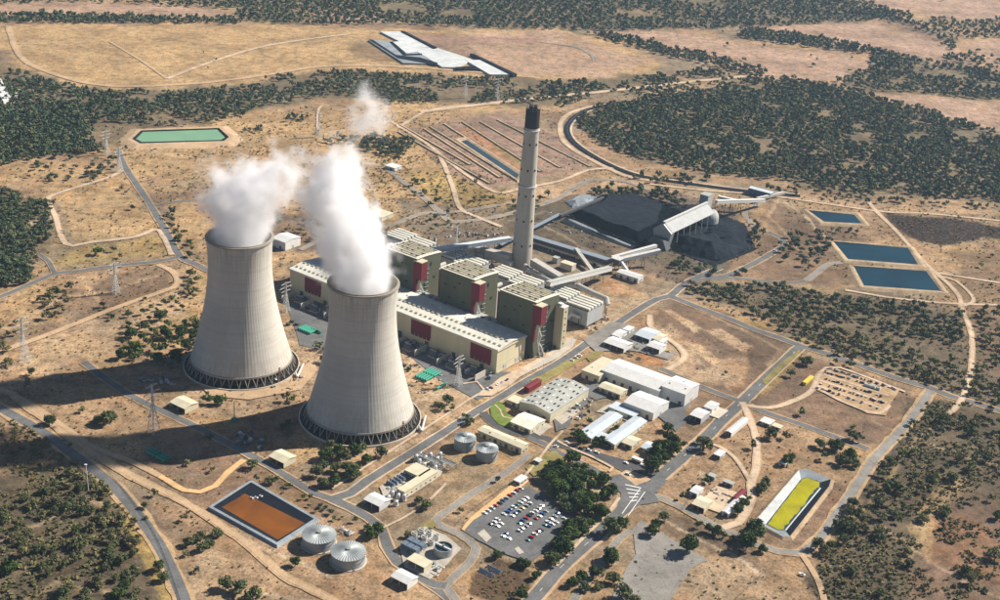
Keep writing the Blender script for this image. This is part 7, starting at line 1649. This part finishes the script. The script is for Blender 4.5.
# ------------------------------------------------------------------ steam: density grids shaped by puffs, and the air's haze
def steam_mat(name, dens, aniso=0.3):
    m = bpy.data.materials.new(name); m.use_nodes = True; nt = m.node_tree; nt.nodes.clear(); o = nt.nodes.new('ShaderNodeOutputMaterial')
    v = nt.nodes.new('ShaderNodeVolumePrincipled'); v.inputs['Color'].default_value = (1, 1, 1, 1); v.inputs['Density'].default_value = dens; v.inputs['Anisotropy'].default_value = aniso
    v.inputs['Density Attribute'].default_value = 'density'; nt.links.new(v.outputs[0], o.inputs['Volume']); MATS[name] = m; return m
steam_mat('steam', 0.16, 0.0)
def plume(name, label, blobs, vox=1.7, nscale=.06, namp=1.5, mult=1.0):
    """blobs: (x, y, z, radius, density) puffs; a grid of density = edge of the nearest puffs eaten away by noise"""
    B = np.array(blobs); B[B[:, 5] == 0, 3] *= 1.12; lo = (B[:, :3]-B[:, 3:4]*1.2).min(0); hi = (B[:, :3]+B[:, 3:4]*1.2).max(0); c = (lo+hi)/2
    me = bpy.data.meshes.new(name); me.from_pydata([tuple(b[:3]-c) for b in B], [], []); 
    for nm, k in (('rad', 3), ('den', 4)): at = me.attributes.new(nm, 'FLOAT', 'POINT'); at.data.foreach_set('value', B[:, k].astype(np.float32))
    o = bpy.data.objects.new(name, me); COL.objects.link(o); o.location = c
    ng = bpy.data.node_groups.new(name, 'GeometryNodeTree'); ng.interface.new_socket('Geometry', in_out='INPUT', socket_type='NodeSocketGeometry'); ng.interface.new_socket('Geometry', in_out='OUTPUT', socket_type='NodeSocketGeometry')
    N = ng.nodes.new; Lk = ng.links.new; gi = N('NodeGroupInput'); go = N('NodeGroupOutput'); p = N('GeometryNodeInputPosition')
    def mth(op, a, b=None, c_=None):
        n = N('ShaderNodeMath'); n.operation = op
        for i, s in enumerate((a, b, c_)):
            if s is None: continue
            if isinstance(s, (int, float)): n.inputs[i].default_value = s
            else: Lk(s, n.inputs[i])
        return n.outputs[0]
    # the puffs are few: their falloffs are summed one by one
    nz = N('ShaderNodeTexNoise'); nz.inputs['Scale'].default_value = nscale*.8; nz.inputs['Detail'].default_value = 1
    Lk(p.outputs[0], nz.inputs['Vector']); wsub = N('ShaderNodeVectorMath'); wsub.operation = 'SUBTRACT'; Lk(nz.outputs['Color'], wsub.inputs[0]); wsub.inputs[1].default_value = (.5, .5, .5)
    wm = N('ShaderNodeVectorMath'); wm.operation = 'SCALE'; wm.inputs['Scale'].default_value = 30*namp; Lk(wsub.outputs[0], wm.inputs[0]); wp = N('ShaderNodeVectorMath'); wp.operation = 'ADD'; Lk(p.outputs[0], wp.inputs[0]); Lk(wm.outputs[0], wp.inputs[1])
    tot = None
    for b in B:
        d = N('ShaderNodeVectorMath'); d.operation = 'DISTANCE'; Lk((p if b[5] else wp).outputs[0], d.inputs[0]); d.inputs[1].default_value = tuple(b[:3]-c)
        f = mth('SUBTRACT', 1.0, mth('DIVIDE', d.outputs['Value'], float(b[3]))); n = N('ShaderNodeMath'); n.operation = 'MAXIMUM'; Lk(f, n.inputs[0]); n.inputs[1].default_value = 0
        g = mth('MULTIPLY', n.outputs[0], float(b[4])); tot = g if tot is None else mth('ADD', tot, g)
    n2 = N('ShaderNodeTexNoise'); n2.inputs['Scale'].default_value = nscale; n2.inputs['Detail'].default_value = 5; n2.inputs['Roughness'].default_value = .62; Lk(p.outputs[0], n2.inputs['Vector'])
    ero = mth('MULTIPLY', mth('SUBTRACT', n2.outputs[0], .43), 2.6*namp)
    e = mth('ADD', mth('MINIMUM', tot, 1.3), mth('MULTIPLY', ero, .8)); e = mth('SUBTRACT', e, .42); mx = N('ShaderNodeMath'); mx.operation = 'MAXIMUM'; Lk(e, mx.inputs[0]); mx.inputs[1].default_value = 0
    gate = mth('GREATER_THAN', tot, .01); sq = mth('MULTIPLY', mth('MULTIPLY', mx.outputs[0], mth('ADD', mx.outputs[0], .25)), mth('MULTIPLY', gate, float(mult)))
    vc = N('GeometryNodeVolumeCube'); Lk(sq, vc.inputs['Density']); vc.inputs['Min'].default_value = tuple(lo-c); vc.inputs['Max'].default_value = tuple(hi-c)
    for i, ax in enumerate('XYZ'): vc.inputs['Resolution '+ax].default_value = max(8, int((hi-lo)[i]/vox))
    sm = N('GeometryNodeSetMaterial'); sm.inputs['Material'].default_value = MATS['steam']; Lk(vc.outputs[0], sm.inputs['Geometry']); Lk(sm.outputs[0], go.inputs[0])
    md = o.modifiers.new('steam', 'NODES'); md.node_group = ng; me.materials.append(MATS['steam']); tag(o, label, 'steam', kind='stuff'); return o
def ppx(x, y, Y, r, d=1.0, fix=0): q = on_ray(x, y, Y); return (q.x, q.y, q.z, r, d, fix)
y2 = T2.y; y1 = T1.y
plume('steam_plume', 'dense white steam rising from the closer cooling tower',
  [(T2.x, T2.y, 126, 29, 1.6, 1), (T2.x-2, T2.y, 138, 30, 1.5, 1), (T2.x-1, T2.y+3, 112, 28, 1.5, 1), ppx(358,258,y2,34,1.4), ppx(352,240,y2+4,31,1.35), ppx(344,222,y2+8,30,1.25), ppx(338,205,y2+12,29,1.1), ppx(334,190,y2+16,27,.9), ppx(348,180,y2+18,22,.8), ppx(324,178,y2+20,26,.8), ppx(348,162,y2+24,19,.7), ppx(345,148,y2+30,12,.55), ppx(375,258,y2,18,.9), ppx(372,235,y2+4,16,.7), ppx(318,210,y2+16,20,.6), ppx(310,190,y2+20,24,.6)], mult=.55)
plume('steam_plume', 'white steam drifting from the tower by the pasture',
  [(T1.x, T1.y, 126, 28, 1.6, 1), (T1.x, T1.y, 138, 29, 1.5, 1), (T1.x, T1.y, 112, 27, 1.5, 1), ppx(238,222,y1,33,1.3), ppx(238,205,y1+4,32,1.15), ppx(243,188,y1+8,30,1.05), ppx(228,196,y1+8,26,.85), ppx(262,186,y1+10,28,.95), ppx(262,205,y1+6,26,.9), ppx(280,172,y1+14,25,.85), ppx(292,160,y1+18,18,.75), ppx(270,163,y1+18,16,.6), ppx(296,182,y1+16,20,.6)], mult=.5)
plume('steam_wisp', 'detached puff of steam above the wood edge', [ppx(372,120,y2+60,20,.85), ppx(366,104,y2+66,17,.8), ppx(358,92,y2+70,12,.7), ppx(383,112,y2+60,15,.8), ppx(352,130,y2+56,14,.6), ppx(376,98,y2+66,14,.7)], namp=1.35, mult=.4)
plume('steam_wisp', 'faint wisp of steam beside the pasture plume', [ppx(206,166,y1+40,15,.7), ppx(214,160,y1+40,11,.6), ppx(226,172,y1+36,13,.55)], namp=1.1, mult=.3)
plume('chimney_smoke', 'thin brownish smoke trailing from the chimney top', [ppx(532,100,SB.y,9,.7), ppx(520,88,SB.y,12,.6)], namp=1.0, mult=.04)
# haze: one closed box of even, pale air
def haze(dens):
    b = MB(); b.box(-16000, -16000, -16, 16000, 16000, 600); o = b.build('haze', 'black'); m = bpy.data.materials.new('haze_air'); m.use_nodes = True; nt = m.node_tree; nt.nodes.clear(); u = nt.nodes.new('ShaderNodeOutputMaterial')
    v = nt.nodes.new('ShaderNodeVolumePrincipled'); v.inputs['Color'].default_value = (.50, .74, 1.0, 1); v.inputs['Density'].default_value = dens; v.inputs['Anisotropy'].default_value = .2
    nt.links.new(v.outputs[0], u.inputs['Volume']); o.data.materials.clear(); o.data.materials.append(m); tag(o, 'pale blue haze in the air over the plain', 'haze', kind='stuff')
haze(0.000032)
